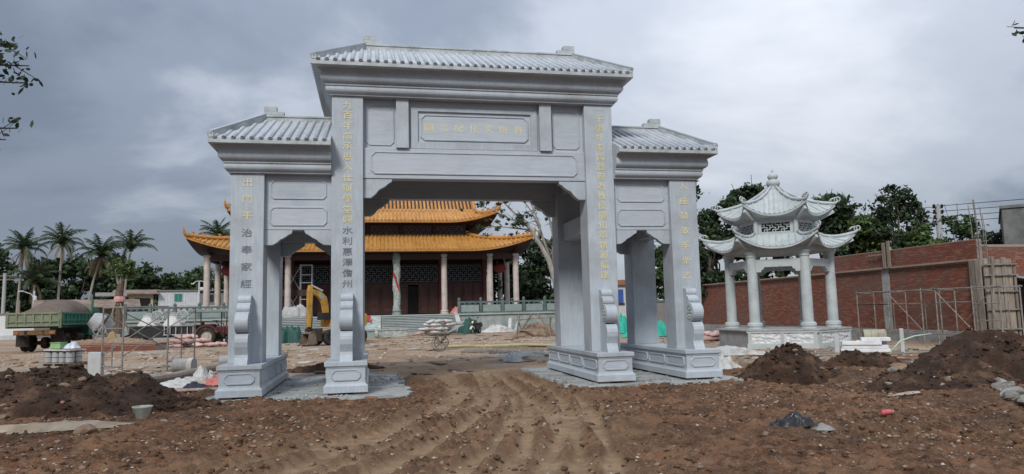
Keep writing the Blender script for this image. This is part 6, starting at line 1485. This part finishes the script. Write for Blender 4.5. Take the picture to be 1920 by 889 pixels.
mound('soil_heap', 'small black soil heap between the pavilion and the right hand bank', 10.3, .9, 1.1, .7, .38, 11, rough=.2, nclod=250)
mound('soil_heap', 'low spread of dark soil in front of the right hand bank', 8.6, -3.6, 1.7, .9, .26, 14, rough=.12, nclod=400)
mound('soil_heap', 'low ridge of brown soil behind the two left pillars', -3.6, 5.9, 1.6, .4, .18, 17, rough=.08, nclod=150)
mound('soil_heap', 'low dark lumps of soil beside the left cement pad', -5.9, -1.7, .9, .45, .16, 19, rough=.1, nclod=180)
# single rocks: the pale rubble heap at the right edge and a few larger stones
def rock(x, y, s, label, group, mat, seed, z=None, flat=.75):
    rg = np.random.default_rng(seed); bm = bmesh.new(); bmesh.ops.create_icosphere(bm, subdivisions=2, radius=1)
    cuts = [(Vector(rg.normal(size=3)).normalized(), rg.uniform(.5, .8)) for _ in range(7)]
    for v in bm.verts:
        for n_, d in cuts:
            q = v.co.dot(n_)
            if q > d: v.co -= n_ * (q - d)
        v.co = Vector((v.co.x * 1.25, v.co.y, v.co.z * flat)) * s
    me = bpy.data.meshes.new('rock'); bm.to_mesh(me); bm.free()
    o = link('rock', me, mat); o.location = (x, y, (gz(x, y) if z is None else z) + s * flat * .42); o.rotation_euler = (rg.uniform(-.3, .3), rg.uniform(-.3, .3), rg.uniform(0, 6.28)); tag(o, label, 'rock', group); return o
rs = random.Random(21); n = 0
for i in range(60):
    a, t = rs.random(), rs.random(); x = 7.2 + 2.1 * a + .7 * t; y = -6.4 + 2.5 * a + 1.2 * (t - .5)
    rock(x, y, rs.uniform(.04, .12) * (1.3 if i < 8 else 1), 'pale grey broken stone in the rubble spread along the right edge', 'stones in the rubble spread', M_ROCK, 300 + i, z=gz(x, y) + .05 * rs.random())
for i, (x, y, s, lb, m_) in enumerate(((10.2, -.5, .22, 'large ochre boulder at the foot of the right hand soil bank', M_CLODT), (9.4, -1.3, .10, 'small pale stone on the dark soil left of the right hand bank', M_ROCK), (8.1, -4.2, .12, 'white faced stone beside the pale streak of lime', M_ROCK), (-9.5, 1.1, .26, 'pale flat stone crowning the left soil heap', M_ROCK), (-7.9, .2, .17, 'tan stone on the right shoulder of the left soil heap', M_CLODT), (-7.55, -1.15, .10, 'reddish brick lump on the face of the left soil heap', M_BRK), (-8.55, -2.3, .09, 'round tan stone at the foot of the left soil heap', M_CLODT), (-5.65, -3.6, .07, 'pale stone lying right of the rubber bucket', M_ROCK), (.95, -5.9, .05, 'pale green white chip in the middle foreground', M_ROCK), (-6.5, -4.3, .16, 'brown broken slab lump below the pale spill strip', M_CLODT))): rock(x, y, s, lb, None, m_, 400 + i, z=(.45 if 'crowning' in lb else .30 if 'shoulder' in lb else .18 if 'face of' in lb else None))
rs2 = random.Random(77)
def heap_stones(label, n, smin, smax, lb, grp, seed, mats, face=True):
    P = MV[label]; yc = P[:, 1].mean(); P = P[P[:, 1] < yc + .5] if face else P; xl = P[:, 0]
    for i in range(n):
        p = P[rs2.randrange(len(P))]; s_ = smin + (smax - smin) * rs2.random() ** 2
        rock(p[0], p[1], s_, lb, grp, mats[i % len(mats)], seed + i, z=p[2] - s_ * .25)
heap_stones('big dark soil bank filling the right edge of the picture', 40, .035, .15, 'brownish or grey stone stuck in the soil bank at the right', 'stones in the right hand soil bank', 500, (M_CLODT, M_ROCK, M_BRK, M_CLODT))
heap_stones('low spread of dark soil in front of the right hand bank', 24, .025, .10, 'small stone in the low spread of soil before the right hand bank', 'stones in the low spread of soil', 560, (M_ROCK, M_CLODT, M_ROCK))
heap_stones('dark brown soil heap at the left edge of the foreground', 16, .03, .10, 'small stone stuck in the left foreground soil heap', 'stones in the left soil heap', 600, (M_CLODT, M_CLODT, M_BRK, M_ROCK))
heap_stones('dark soil heap standing alone in front of the pavilion', 8, .03, .08, 'small stone stuck in the soil heap before the pavilion', 'stones in the soil heap before the pavilion', 640, (M_CLODT, M_CLODT, M_ROCK))
# soft goods: sheets, nets and sacks
def cloth(name, label, cat, x, y, rx, ry, h, mat, seed, rot=0, z=None, group=None, fold=.35, pw=2.4):
    r_, a_ = 22, 44; rr = np.linspace(0, 1, r_)[:, None]; aa = np.linspace(0, 2 * np.pi, a_, endpoint=False)[None]
    e = 1 + .5 * (fbm(np.cos(aa) * 2 + seed, np.sin(aa) * 2, seed, 3) - .5) * 2
    X = rr * np.cos(aa) * rx * e; Y = rr * np.sin(aa) * ry * e
    ridge = 1 - np.abs(fbm(X * 3.2 / max(rx, .3) + seed, Y * 3.2 / max(ry, .3), seed + 2, 3) - .5) * 4
    Z = h * np.clip(1 - rr ** pw, 0, 1) * (.25 + fold * ridge + 1.1 * (fbm(X * 2.6 / max(rx, .3), Y * 2.2 / max(ry, .3), seed + 4, 3))) + .02 + .02 * ridge * h
    V = np.stack([X, Y, Z], -1).reshape(-1, 3); I = np.arange(r_ * a_).reshape(r_, a_); J = np.roll(I, -1, 1); F = np.stack([I[:-1], I[1:], J[1:], J[:-1]], -1).reshape(-1, 4)
    o = link(name, npmesh(name, V, F), mat, smooth=True); o.location = (x, y, gz(x, y) if z is None else z); o.rotation_euler = (0, 0, rot); return tag(o, label, cat, group)
M_GNET = pm('green_net', [(.01, .15, .085), (.02, .24, .14), (.05, .33, .21)], scale=9, rough=.7, bump=.5, stretch=(4, 1, 1))
M_TURQ = pm('turquoise_net', [(.02, .30, .22), (.04, .42, .32)], scale=7, rough=.7, bump=.4)
M_WSHEET = pm('white_plastic', [(.40, .405, .395), (.54, .545, .535)], scale=4, rough=.5, bump=.4, dirt=((.28, .235, .185), 2.5, .46, .66))
M_DGTARP = pm('dark_green_tarp', [(.012, .055, .045), (.02, .085, .07)], scale=4, rough=.6, bump=.4)
M_PINK = bpy.data.materials['column_stone']
M_PINKS = pm('pink_sack', [(.34, .20, .18), (.46, .30, .27), (.55, .42, .39)], scale=5, rough=.8, bump=.3, var=.18)
M_REDS = pm('red_plastic', [(.42, .10, .09), (.55, .22, .19)], scale=4, rough=.6, bump=.3, dirt=((.35, .26, .2), 3, .5, .7))
cloth('green_net', 'bright green netting bundled on white plastic beside the left soil heap', 'net', -7.75, 2.1, .42, .30, .32, M_GNET, 3)
cloth('plastic_sheet', 'white plastic sheet spread under the green netting', 'sheet', -8.35, 2.6, .75, .5, .16, M_WSHEET, 5)
cloth('plastic_sheet', 'crumpled white plastic sheet lying over boards left of the left pedestal', 'sheet', -6.75, 2.9, .85, .38, .20, M_WSHEET, 7, .15)
cloth('plastic_sheet', 'bunched grey white sack thrown on the crumpled sheet left of the left pedestal', 'sheet', -6.55, 3.25, .32, .24, .36, M_WSHEET, 9)
cloth('red_bag', 'faded red plastic bag beside the left pedestal', 'bag', -6.05, 2.7, .42, .2, .22, M_REDS, 11, .2)
cloth('dark_jacket', 'dark blue cloth lying in front of the red bag', 'cloth', -6.5, 2.2, .28, .14, .12, pm('navy_cloth', [(.02, .025, .04), (.05, .06, .08)], scale=5, rough=.9), 13)
cloth('pink_sheet', 'pink and white sheeting at the far left edge behind the left soil heap', 'sheet', -11.4, 4.2, 1.0, .45, .14, pm('pink_sheeting', [(.46, .24, .26), (.60, .46, .46)], scale=2, rough=.6), 15)
cloth('green_tarp', 'dark green tarpaulin bundle at the foot of the hall steps', 'tarpaulin', -7.6, 31.2, .75, .6, .85, M_DGTARP, 17, pw=4)
cloth('turquoise_net', 'turquoise green netting heaped behind the two right hand pillars', 'net', 13.6, 24.0, 1.5, .8, 1.0, M_TURQ, 19)
cloth('turquoise_net', 'turquoise netting showing left of the rear right pillar', 'net', 14.3, 31.0, 1.0, .6, 1.1, M_TURQ, 23)
cloth('plastic_sheet', 'white plastic sheet on the ground in front of the pavilion', 'sheet', 9.3, 6.3, 1.5, .5, .22, M_WSHEET, 25, -.35)
cloth('plastic_sheet', 'white plastic sheet beside the right hand pedestal', 'sheet', 7.0, 2.4, .55, .55, .28, M_WSHEET, 27)
cloth('plastic_sheet', 'white plastic scrap behind the inner right pedestal', 'sheet', 2.15, 7.2, .3, .4, .28, M_WSHEET, 29)
cloth('porch_tarp', 'pale grey tarpaulin draped over goods on the left of the hall porch', 'tarpaulin', HX - 6.5, HY - 3.4, 1.35, .6, .95, pm('grey_sheet', [(.26, .265, .26), (.42, .425, .42)], scale=2, rough=.5, bump=.4), 31, z=PZ + .02, pw=7, fold=.2)
cloth('scooter_cover', 'dark green sheet covering the back of the scooter', 'sheet', 5.25, 40.95, .8, .55, 1.0, M_DGTARP, 33, pw=4)
cloth('red_cloth', 'red cloth bundle on the hall terrace beside the right stair wall', 'cloth', HX + 8.6, HY - 3.6, 1.0, .5, .55, M_REDS, 35, z=PZ + .02)
cloth('white_rubble', 'heap of white rubble sacks at the foot of the terrace wall', 'rubble', 7.9, 42.6, 1.7, .7, .45, M_WSHEET, 37)
cloth('plastic_sheet', 'white wrapped bundle at the foot of the left terrace wall', 'sheet', -14.0, 40.4, 1.1, .6, .55, M_WSHEET, 39)
cloth('yellow_bundle', 'ochre bundle on top of the wrapped goods by the left terrace wall', 'bundle', -13.3, 40.6, .35, .3, 1.05, pm('ochre_cloth', [(.30, .19, .06), (.42, .29, .11)], scale=4, rough=.8), 41)
cloth('cement_spill', 'pale grey spread of cement behind the right side of the main arch', 'cement', 3.4, 10.3, 1.5, 1.1, .12, M_PAD, 43)
cloth('lime_streak', 'white streak of lime on the mud in front of the right soil heap', 'lime', 7.3, -4.3, .55, .10, .025, M_PEB, 45, .35)
cloth('grey_spill', 'pale grey earth and lime strip at the left front edge', 'spill', -7.2, -3.55, 1.15, .30, .10, pm('pale_spill', [(.20, .155, .11), (.30, .24, .175), (.38, .33, .27)], scale=3, rough=.95, bump=.6), 47, .05)
cloth('black_bag', 'torn black plastic bag lying on the mud in the right foreground', 'bag', 3.05, -7.3, .26, .13, .13, pm('black_plastic', [(.012, .012, .014), (.03, .03, .033)], scale=6, rough=.25, bump=.5), 49, -.2)
cloth('grey_bag', 'grey plastic scrap beside the torn black bag', 'bag', 3.36, -7.42, .17, .07, .06, pm('grey_plastic', [(.16, .15, .14), (.26, .25, .24)], scale=6, rough=.4, bump=.4), 51, -.3)
def sack(x, y, z, rot, mat, label, group, L=.8, seed=1):
    rg = np.random.default_rng(seed); m = MB()
    def f(u, v):
        a = 2 * math.pi * v; e = math.sin(math.pi * min(1, max(0, u))) ** .45
        return ((u - .5) * L, e * .24 * math.cos(a), .15 + e * .14 * math.sin(a) * (1 + .2 * math.sin(9 * u + seed)))
    m.grid(f, [i / 9 for i in range(10)], [i / 10 for i in range(11)]); o = m.build('sack', mat, None, smooth=True); o.location = (x, y, z); o.rotation_euler = (rg.uniform(-.15, .15), rg.uniform(-.2, .2), rot); return tag(o, label, 'sack', group)
rs = random.Random(4)
for i in range(16):
    lv = 0 if i < 8 else (1 if i < 13 else 2); k = i if i < 8 else (i - 8 if i < 13 else i - 13)
    sack(-13.9 + .38 * k + .19 * lv + rs.uniform(-.1, .1), 29.0 + rs.uniform(-.3, .3), gz(-13, 29) + .24 * lv, rs.uniform(-.8, .8), M_PINKS, 'pink and white woven sack in the pile in front of the trailer and tractor', 'sacks piled by the tractor', seed=i)
for i in range(7):
    lv = 0 if i < 4 else 1; sack(12.9 + .5 * (i if i < 4 else i - 3.6), 16.6 + rs.uniform(-.3, .3), gz(13.5, 16.5) + .22 * lv, rs.uniform(-.6, .6), M_PINKS, 'pinkish sack in the low pile between the gateway and the pavilion', 'sacks piled left of the pavilion', seed=40 + i)
for i in range(15):
    lv = i // 4; sack(1.4 + .62 * (i % 4) + .3 * lv, 42.0 + rs.uniform(-.2, .2), gz(2, 42) + .30 * lv, rs.uniform(-.5, .5), M_WSHEET if i % 5 else M_PINKS, 'dirty white sack in the heap in front of the hall steps', 'sacks heaped before the hall steps', L=1.0, seed=60 + i)
# timber: logs, planks, boards
def plank(x, y, L, w_, h_, rot, label, mat=None, z=None, name='plank', tilt=0, group=None):
    m = MB(); m.box(-L / 2, L / 2, -w_ / 2, w_ / 2, 0, h_); o = m.build(name, mat or M_TIMB, None, bevel=.006); o.location = (x, y, (gz(x, y) + .01) if z is None else z); o.rotation_euler = (0, tilt, rot); return tag(o, label, 'plank', group)
def logx(p, q, r_, label, mat=None, name='timber_pole'):
    p = Vector(p); q = Vector(q); m = MB(); d = q - p; n_ = 7
    m.tube([d * (i / (n_ - 1)) + Vector((0, 0, .02 * math.sin(i * 2.1))) for i in range(n_)], [r_ * (1.05 - .2 * i / (n_ - 1)) for i in range(n_)], 9); o = m.build(name, mat or M_TIMB, None, smooth=False); o.location = p; return tag(o, label, 'pole')
logx((-7.9, 2.2, .12), (-6.9, 9.2, .12), .11, 'long thick timber pole lying from the green netting back towards the scaffold')
logx((-8.3, 2.9, .08), (-7.5, 8.6, .08), .07, 'thinner timber pole lying left of the thick pole')
plank(-7.0, 5.2, 5.6, .22, .06, 1.40, 'brown plank lying right of the thick timber pole', M_BRK)
plank(-9.3, 4.6, 2.6, .5, .04, .25, 'pale wide board lying flat near the foot of the scaffold', M_TIMB)
plank(-8.9, 5.7, 2.2, .35, .05, -.1, 'grey board lying flat under the scaffold', M_CONC)
plank(-6.6, 1.9, 1.5, .10, .05, -.12, 'pale narrow board under the crumpled white sheet', M_WSHEET)
plank(-6.9, 1.5, 1.1, .25, .04, .2, 'pinkish broken board in front of the crumpled white sheet', M_PINKS)
for i, (x, y, L, w_, rt, lb) in enumerate(((3.2, 14.6, 3.4, .30, -.05, 'yellowish board, longest of the planks behind the main arch'), (2.3, 13.6, 2.2, .26, .04, 'pale board left in the row of planks behind the main arch'), (4.2, 13.2, 3.0, .28, -.12, 'brown board nearest the right pedestal behind the main arch'), (3.1, 12.2, 1.9, .24, .1, 'dark reddish board at the front of the planks behind the main arch'), (4.3, 9.2, 1.3, .16, -.05, 'short dark plank lying on the pale cement spread'), (4.6, 16.2, 3.2, .2, -.08, 'thin pale board at the back of the planks behind the main arch'))):
    plank(x, y, L, w_, .07, rt, lb, (M_TIMB, M_TIMB, M_TIMB, M_CART, M_CART, M_TIMB)[i])
logx((1.0, 17.2, .1), (6.2, 15.6, .12), .07, 'long yellow bamboo pole lying across the planks behind the main arch', pm('bamboo', [(.30, .25, .12), (.38, .33, .18)], scale=3, rough=.6))
for i, (x, y, L, rt, lb) in enumerate(((12.4, 3.9, 2.6, -.4, 'thin board lying left of the white slab stack'), (13.4, 3.3, 2.8, .1, 'thin board in the litter in front of the white slabs'), (11.6, 4.6, 1.6, .5, 'short board beside the white sheet in front of the pavilion'), (13.9, 2.6, 2.4, -.2, 'reddish board lying below the right hand scaffold'))): plank(x, y, L, .12, .04, rt, lb, M_TIMB if i < 3 else M_BRK, z=gz(x, y) + .08)
m = MB(); m.tube([(0, 0, .02), (.05, -.1, .35), (.25, -.2, .6), (.7, -.2, .72), (1.5, .1, .75)], .022, 6); o = m.build('hose', pm('pale_green_hose', [(.36, .46, .33), (.46, .56, .42)], scale=4, rough=.5), None, smooth=True); o.location = at_g(11.3, 1.2); tag(o, 'pale green hose arching out of the small black soil heap', 'hose')
tt = thing('timber_trestle', 'rough timber trestle frame of crossed posts right of the hall steps', 'trestle', at_g(7.9, 29.6), R(-40))
for a, b_ in (((-1.3, 0, 0), (-1.0, 0, 1.45)), ((-1.0, .4, 0), (-1.3, .2, 1.45)), ((-1.2, .2, .1), (-.2, .2, 1.5)), ((1.3, .1, 0), (.3, .1, 1.5)), ((1.25, 0, 0), (1.2, 0, 1.3)), ((-1.3, .1, .45), (1.4, .1, .42)), ((-1.3, .3, 1.1), (1.3, .3, 1.25)), ((.9, .5, 0), (1.1, .4, 1.3))): m = MB(); m.bar(a, b_, .10, .07); m.build('post' if abs(a[2] - b_[2]) > .8 else 'rail', M_TIMB, tt)
cloth('soil_and_bricks', 'brown earth and brick rubble piled behind the timber trestle', 'rubble', 8.6, 30.8, 1.6, .8, .7, M_CLODT, 53)
# carved stone blocks waiting at the foot of the steps
for x, y, sx, sy, sz, lb, mt in ((-2.7, 37.6, .95, .8, .62, 'pale green stone pedestal block left of the hall steps', M_BALP), (-.9, 38.6, 2.2, .8, .62, 'long carved grey stone block at the foot of the hall steps', M_CARVE), (4.4, 43.3, 1.5, .9, .95, 'square grey stone block at the right foot of the hall steps', M_CARVE)):
    r_ = thing('stone_block', lb, 'stone block', at_g(x, y)); m = MB(); m.box(-sx / 2, sx / 2, -sy / 2, sy / 2, -.03, sz * .78); m.build('block', mt, r_, bevel=.03); m = MB(); m.box(-sx / 2 - .05, sx / 2 + .05, -sy / 2 - .05, sy / 2 + .05, sz * .781, sz); m.build('slab_top', mt, r_, bevel=.02)
for i, (x, lb) in enumerate(((9.2, 'left of two white boards leaning on the terrace wall'), (9.9, 'right of two white boards leaning on the terrace wall'))): o = plank(x, 44.4, 1.3, .28, .06, 1.2 - .5 * i, lb, M_WSHEET, name='leaning_board', tilt=-1.0, z=.62)
tb = thing('blue_equipment', 'dark blue site machine standing on the terrace by the balustrade', 'machine', (HX + 9.5, HY - 4.0, PZ + .02)); MBL = pm('navy_paint', [(.012, .025, .07), (.03, .05, .11)], scale=5, rough=.5)
m = MB(); m.box(-.8, .8, -.3, .3, .15, .6); m.build('body', MBL, tb, bevel=.04); m = MB(); m.tube([(-.7, 0, .6), (-.6, 0, 1.1), (.6, 0, 1.15), (.7, 0, .6)], .05, 6); m.build('handle', MBL, tb); m = MB(); m.lathe([(0, .6), (.25, .62), (.25, 1.0), (0, 1.02)], n=10); m.build('motor', MBL, tb); 
for x in (-.5, .5): wheel(tb, (x, -.32, .16), .16, .08, 'y')
# scaffold tower in the hall porch
ps = thing('scaffold_tower', 'pale scaffold tower standing in the hall porch behind the excavator', 'scaffold', (HX - 6.0, HY + 1.6, PZ))
for x in (-.55, .55):
    for y in (-.5, .5): m = MB(); m.tube([(x, y, 0), (x, y, 5.2)], .045, 6); m.build('upright', M_PALEMET, ps)
for z in (.9, 1.75, 2.6, 3.4, 4.2, 5.15):
    for y in (-.5, .5): m = MB(); m.tube([(-.55, y, z), (.55, y, z)], .035, 5); m.build('rung', M_PALEMET, ps)
for z0_, z1_ in ((.2, 2.6), (2.6, 5)): m = MB(); m.tube([(-.55, -.5, z0_), (-1.9, -.5, z1_)], .03, 5); m.tube([(-1.9, -.5, z0_), (-.55, -.5, z1_)], .03, 5); m.build('brace', M_PALEMET, ps, kind='stuff')
for z0_, z1_ in ((0, 5.0),): m = MB(); m.tube([(-1.9, -.5, z0_), (-1.9, -.5, z1_)], .04, 5); m.build('upright', M_PALEMET, ps)
m = MB(); m.box(-2.3, .5, -.6, -.5, 2.1, 2.7); m.build('dark_board', M_DWOOD, ps)
# ---- scaffold frame in front of the truck
sf = thing('scaffold', 'free standing steel scaffold with crossed braces in front of the trailer, left of the gateway', 'scaffold', (0, 0, 0))
U = [(-10.1, 6.8), (-9.3, 6.0), (-8.7, 8.2), (-8.2, 9.5)]
for (x, y) in U: m = MB(); z_ = gz(x, y); m.tube([(x, y, z_ - .04), (x, y, 2.03)], .026, 8); m.build('upright', M_STEEL, sf)
def tubep(a, b_, r_, nm, kind=None): m = MB(); m.tube([a, b_], r_, 6); return m.build(nm, M_STEEL, sf)
for (p, q) in ((U[0], U[1]), (U[2], U[3])):
    for z in (2.0, 1.40, .32): tubep((*p, z), (*q, z), .022, 'rung')
    for t, z0_, z1_ in ((.5, .32, .92), ): 
        c = (p[0] + (q[0] - p[0]) * t, p[1] + (q[1] - p[1]) * t); tubep((*c, z0_), (*c, z1_ if p == U[0] else 1.4), .018, 'inner_rail'); tubep((*c, .92), (*q, .92), .018, 'rung') if p == U[0] else tubep((*p, .85), (*q, .85), .018, 'rung')
for a, b_ in ((U[0], U[2]), (U[1], U[3])):
    tubep((*a, 1.85), (*b_, .72), .017, 'brace'); tubep((*a, .62), (*b_, 1.9), .017, 'brace')
tubep((U[0][0], U[0][1], 2.02), (U[2][0], U[2][1], 2.04), .02, 'top_rail')
# ---- pallet of drums
pl = thing('pallet', 'wooden pallet under the wrapped grey drums left of the scaffold', 'pallet', at_g(-13.9, 14.2), R(-24))
for k in range(5): m = MB(); m.box(-.62, .62, -.5 + .22 * k, -.38 + .22 * k, .09, .115); m.build('slat', M_TIMB, pl)
for k in (-.5, 0, .5): m = MB(); m.box(k - .05, k + .05, -.5, .5, 0, .09); m.build('bearer', M_TIMB, pl)
Mz = Matrix.Rotation(R(-24), 4, 'Z'); base_p = Vector(at_g(-13.9, 14.2))
M_DRUM = pm('drum_grey', [(.25, .27, .27), (.36, .38, .375)], scale=4, rough=.6, bump=.1, var=.1)
d0 = None
for j in range(2):
    for i in range(4):
        loc = base_p + Mz @ Vector((-.46 + .305 * i, -.22 + .36 * j, .117))
        lb = ('leftmost', 'second from left', 'third from left', 'rightmost')[i] + (' front grey drum on the pallet left of the scaffold' if j == 0 else ' rear grey drum on the pallet left of the scaffold')
        if d0 is None:
            d0 = thing('paint_drum', lb, 'drum', loc, R(-24), 'drums on the pallet'); m = MB(); m.lathe([(.125, 0), (.142, .02), (.148, .2), (.142, .38), (.13, .40), (0, .40)], n=16); b1 = m.build('drum_body', M_DRUM, d0); m = MB(); m.lathe([(.150, .19), (.156, .2), (.150, .21)], n=16, cap=False); m.build('strap', M_SEAT, d0); m = MB(); m.lathe([(.15, .401), (.15, .43), (0, .435)], n=16); m.build('lid', M_SEAT, d0)
        else: dup(d0, loc, R(-24), lb)
m = MB(); m.box(-.56, .62, -.42, .36, 0, .05); o = m.build('white_board', M_WSHEET, None, bevel=.01); o.location = base_p + Vector((0, 0, .56)); o.rotation_euler = (0, .02, R(-24)); tag(o, 'white board laid across the grey drums on the pallet', 'board')
bs_ = thing('green_basket', 'pale green plastic basket standing on the drums on the pallet', 'basket', base_p + Mz @ Vector((-.3, 0, .63)), R(-24)); M_BSK = pm('green_plastic', [(.16, .32, .12), (.28, .42, .22)], scale=5, rough=.5)
m = MB(); m.ring(rect8(-.22, .22, -.16, .16), rect8(-.20, .20, -.14, .14), 0, .22, lambda u, q, a: (u, q, a)); m.box(-.22, .22, -.16, .16, 0, .015); m.build('tub', M_BSK, bs_, fixn=True); m = MB(); m.ring(rect8(-.24, .24, -.18, .18), rect8(-.2, .2, -.14, .14), .221, .245, lambda u, q, a: (u, q, a)); m.build('rim', M_BSK, bs_, fixn=True)
cloth('blue_white_bag', 'blue and white plastic bag lying on the board over the drums', 'bag', base_p.x + .3, base_p.y - .1, .26, .2, .2, pm('blue_white_plastic', [(.36, .42, .55), (.62, .64, .66)], scale=4, rough=.4), 55, z=base_p.z + .62)
# pale board and pipe sections
b = MB(); b.box(-.2, .2, -.09, .09, -.02, .72); o = b.build('pale_slab', M_BLOCK, None, bevel=.02); o.location = at_g(-10.35, 7.1); o.rotation_euler = (0, 0, R(-15)); tag(o, 'pale upright slab standing against the left leg of the scaffold', 'slab')
def pipe(x, y, r_, L, rot, label):
    t = thing('stone_drum', label, 'stone drum', (x, y, gz(x, y) + r_ - .01), rot)
    m = MB(); m.lathe([(0, -L / 2), (r_ - .01, -L / 2), (r_, -L / 2 + .02), (r_, L / 2 - .02), (r_ - .01, L / 2), (0, L / 2)], n=24, axis='x'); m.build('shaft', M_CONC, t)
    m = MB(); m.lathe([(r_ + .003, L / 2 - .16), (r_ + .012, L / 2 - .14), (r_ + .012, L / 2 - .03), (r_ + .002, L / 2)], n=24, axis='x', cap=False); m.build('wrapping', M_WSHEET, t); return t
pipe(-8.15, 8.0, .21, .62, R(-12), 'round pale stone drum lying wrapped at its end beside the thick timber pole'); pipe(-7.15, 9.6, .20, .6, R(15), 'round pale stone drum lying behind the leftmost pedestal')
# rubber bucket and bottle
bk_ = thing('bucket', 'pale grey plaster smeared bucket standing on the mud in the left foreground', 'bucket', (-6.15, -2.95, gz(-6.15, -2.95)))
m = MB(); m.lathe([(.0, 0), (.075, 0), (.085, .01), (.15, .19), (.158, .20), (.158, .215), (.145, .215), (.14, .2), (.078, .03), (0, .03)], n=24, cap=False); m.build('bucket_body', pm('bucket_plastic', [(.30, .33, .28), (.44, .46, .42), (.54, .55, .51)], scale=6, rough=.7, bump=.3), bk_, smooth=True)
m = MB(); m.tube([(.152 * math.cos(a), .152 * math.sin(a), .19 - .11 * math.sin(a)) for a in (R(12 * i) for i in range(16))], .005, 5); m.build('bail_handle', M_STEEL, bk_)
bo_ = thing('plastic_bottle', 'small pink red plastic bottle lying on the mud in the right foreground', 'bottle', (4.92, -6.7, gz(4.92, -6.7) + .035), R(15))
m = MB(); m.lathe([(0, -.11), (.032, -.11), (.036, -.10), (.036, .05), (.026, .085), (.016, .10)], n=14, axis='x'); m.build('bottle_body', pm('pink_red_plastic', [(.50, .075, .085), (.58, .14, .14)], scale=8, rough=.35, bump=.05), bo_, smooth=True); m = MB(); m.lathe([(.018, .1005), (.018, .125), (0, .126)], n=10, axis='x'); m.build('cap', pm('pink_cap', [(.55, .22, .22)], scale=5, bump=0), bo_)
# ---- low brick planter before the trailer
pn = thing('brick_planter', 'low red brick planter kerb in front of the truck and the mixer', 'planter', (-19.0, 26.6, gz(-17, 26.4) - .05), R(-10.5)); M_B2 = M_BRICK
b = MB(); b.box(.02, 5.2, .02, 1.6, -.1, .42); b.build('core', M_MORT, pn)
brick_run(pn, Vector((0, .0, 0)), Vector((1, 0, 0)), Vector((0, -1, 0)), 5.25, 0, .44, 150)
b = MB(); b.box(-.02, 5.27, -.03, 1.62, .43, .475); b.build('coping', M_BRK, pn)
cloth('planter_soil', 'mixed earth and rubbish lying in the low brick planter', 'soil', -16.4, 27.0, 2.2, .6, .25, M_CLODT, 57, R(-10), z=gz(-17, 26.4) + .42)
m = MB(); m.prism([(-.35, 0), (.35, 0), (.25, .5), (.1, .95), (-.15, .9), (-.3, .5)], -.12, .12, lambda u, q, a: (u, a, q)); o = m.build('ochre_stone', pm('ochre_rock', [(.26, .19, .08), (.38, .29, .14)], scale=3, rough=.9, bump=.5), None, fixn=True, bevel=.05); o.location = (-16.9, 28.4, gz(-16.9, 28.4) + .1); tag(o, 'upright ochre scholar stone behind the low brick planter', 'stone')
# broken bricks round the pads
for i, (x, y, rt, lb) in enumerate(((5.9, -1.25, .2, 'broken red brick at the front right corner of the right cement pad'), (6.15, -.95, .9, 'broken brick half buried beside the right pedestal'), (3.3, -1.35, -.3, 'flat brick in front of the inner right pedestal'), (-2.4, -1.15, .1, 'brick lying in front of the inner left pedestal'), (-4.6, -1.15, .4, 'brick lying in front of the leftmost pedestal'))):
    b = MB(); b.box(-.12, .12, -.055, .055, -.03, .035); o = b.build('loose_brick', M_BRK, None, bevel=.008); o.location = (x, y, gz(x, y) + .02); o.rotation_euler = (.1, .08, rt); tag(o, lb, 'brick')

# litter too small to pick apart: offcuts, chips of board and plastic over the yard
def litter(name, label, n, box, cols, smax, seed):
    rg = np.random.default_rng(seed); x = rg.uniform(box[0], box[1], n); y = rg.uniform(box[2], box[3], n); k = (pad_dist(x, y) > .2) & (fbm(x * .35, y * .35, seed, 3) > .44); x, y = x[k], y[k]; n = len(x)
    L = smax * (.15 + .85 * rg.uniform(0, 1, n) ** 2.5); W = L * rg.uniform(.12, .6, n); H = rg.uniform(.01, .05, n); a = rg.uniform(0, np.pi, n); z = ground_h(x, y) + .005
    q = np.array([(-1, -1, 0), (1, -1, 0), (1, 1, 0), (-1, 1, 0), (-1, -1, 1), (1, -1, 1), (1, 1, 1), (-1, 1, 1)], float); V = q[None] * np.stack([L / 2, W / 2, H], -1)[:, None]; V[..., 2] += V[..., 0] * rg.uniform(-.12, .12, n)[:, None]
    V = V * (1 + rg.uniform(-.18, .18, V.shape) * np.array([1, 1, 0])); ca, sa = np.cos(a)[:, None], np.sin(a)[:, None]; V = np.stack([V[..., 0] * ca - V[..., 1] * sa + x[:, None], V[..., 0] * sa + V[..., 1] * ca + y[:, None], V[..., 2] + z[:, None]], -1)
    f = np.array([(4, 5, 6, 7), (0, 1, 5, 4), (1, 2, 6, 5), (2, 3, 7, 6), (3, 0, 4, 7)]); F = (f[None] + 8 * np.arange(n)[:, None, None]).reshape(-1, 4)
    m = leaf_mat(name + '_mix', *cols, .2); o = link(name, npmesh(name, V.reshape(-1, 3), F), m); o['kind'] = 'stuff'; o['label'] = label
litter('board_offcuts', 'offcuts of board and brick scattered over the yard behind the gateway', 900, (-22, 18, 3.5, 44), ((.13, .085, .055), (.24, .19, .14), (.36, .32, .27)), .9, 5)
litter('plastic_scraps', 'scraps of pale plastic and stone scattered over the yard behind the gateway', 420, (-22, 18, 3.5, 42), ((.30, .27, .24), (.46, .44, .42), (.62, .60, .58)), .6, 6)
litter('yard_litter', 'offcuts and scraps in the litter before the pavilion', 260, (7.5, 17, .5, 8), ((.15, .10, .07), (.30, .26, .22), (.55, .53, .5)), .7, 7)
litter('scaffold_litter', 'offcuts and scraps in the litter under the left scaffold', 300, (-12, -6, 1.8, 11), ((.15, .11, .08), (.32, .28, .24), (.55, .53, .5)), .8, 8)
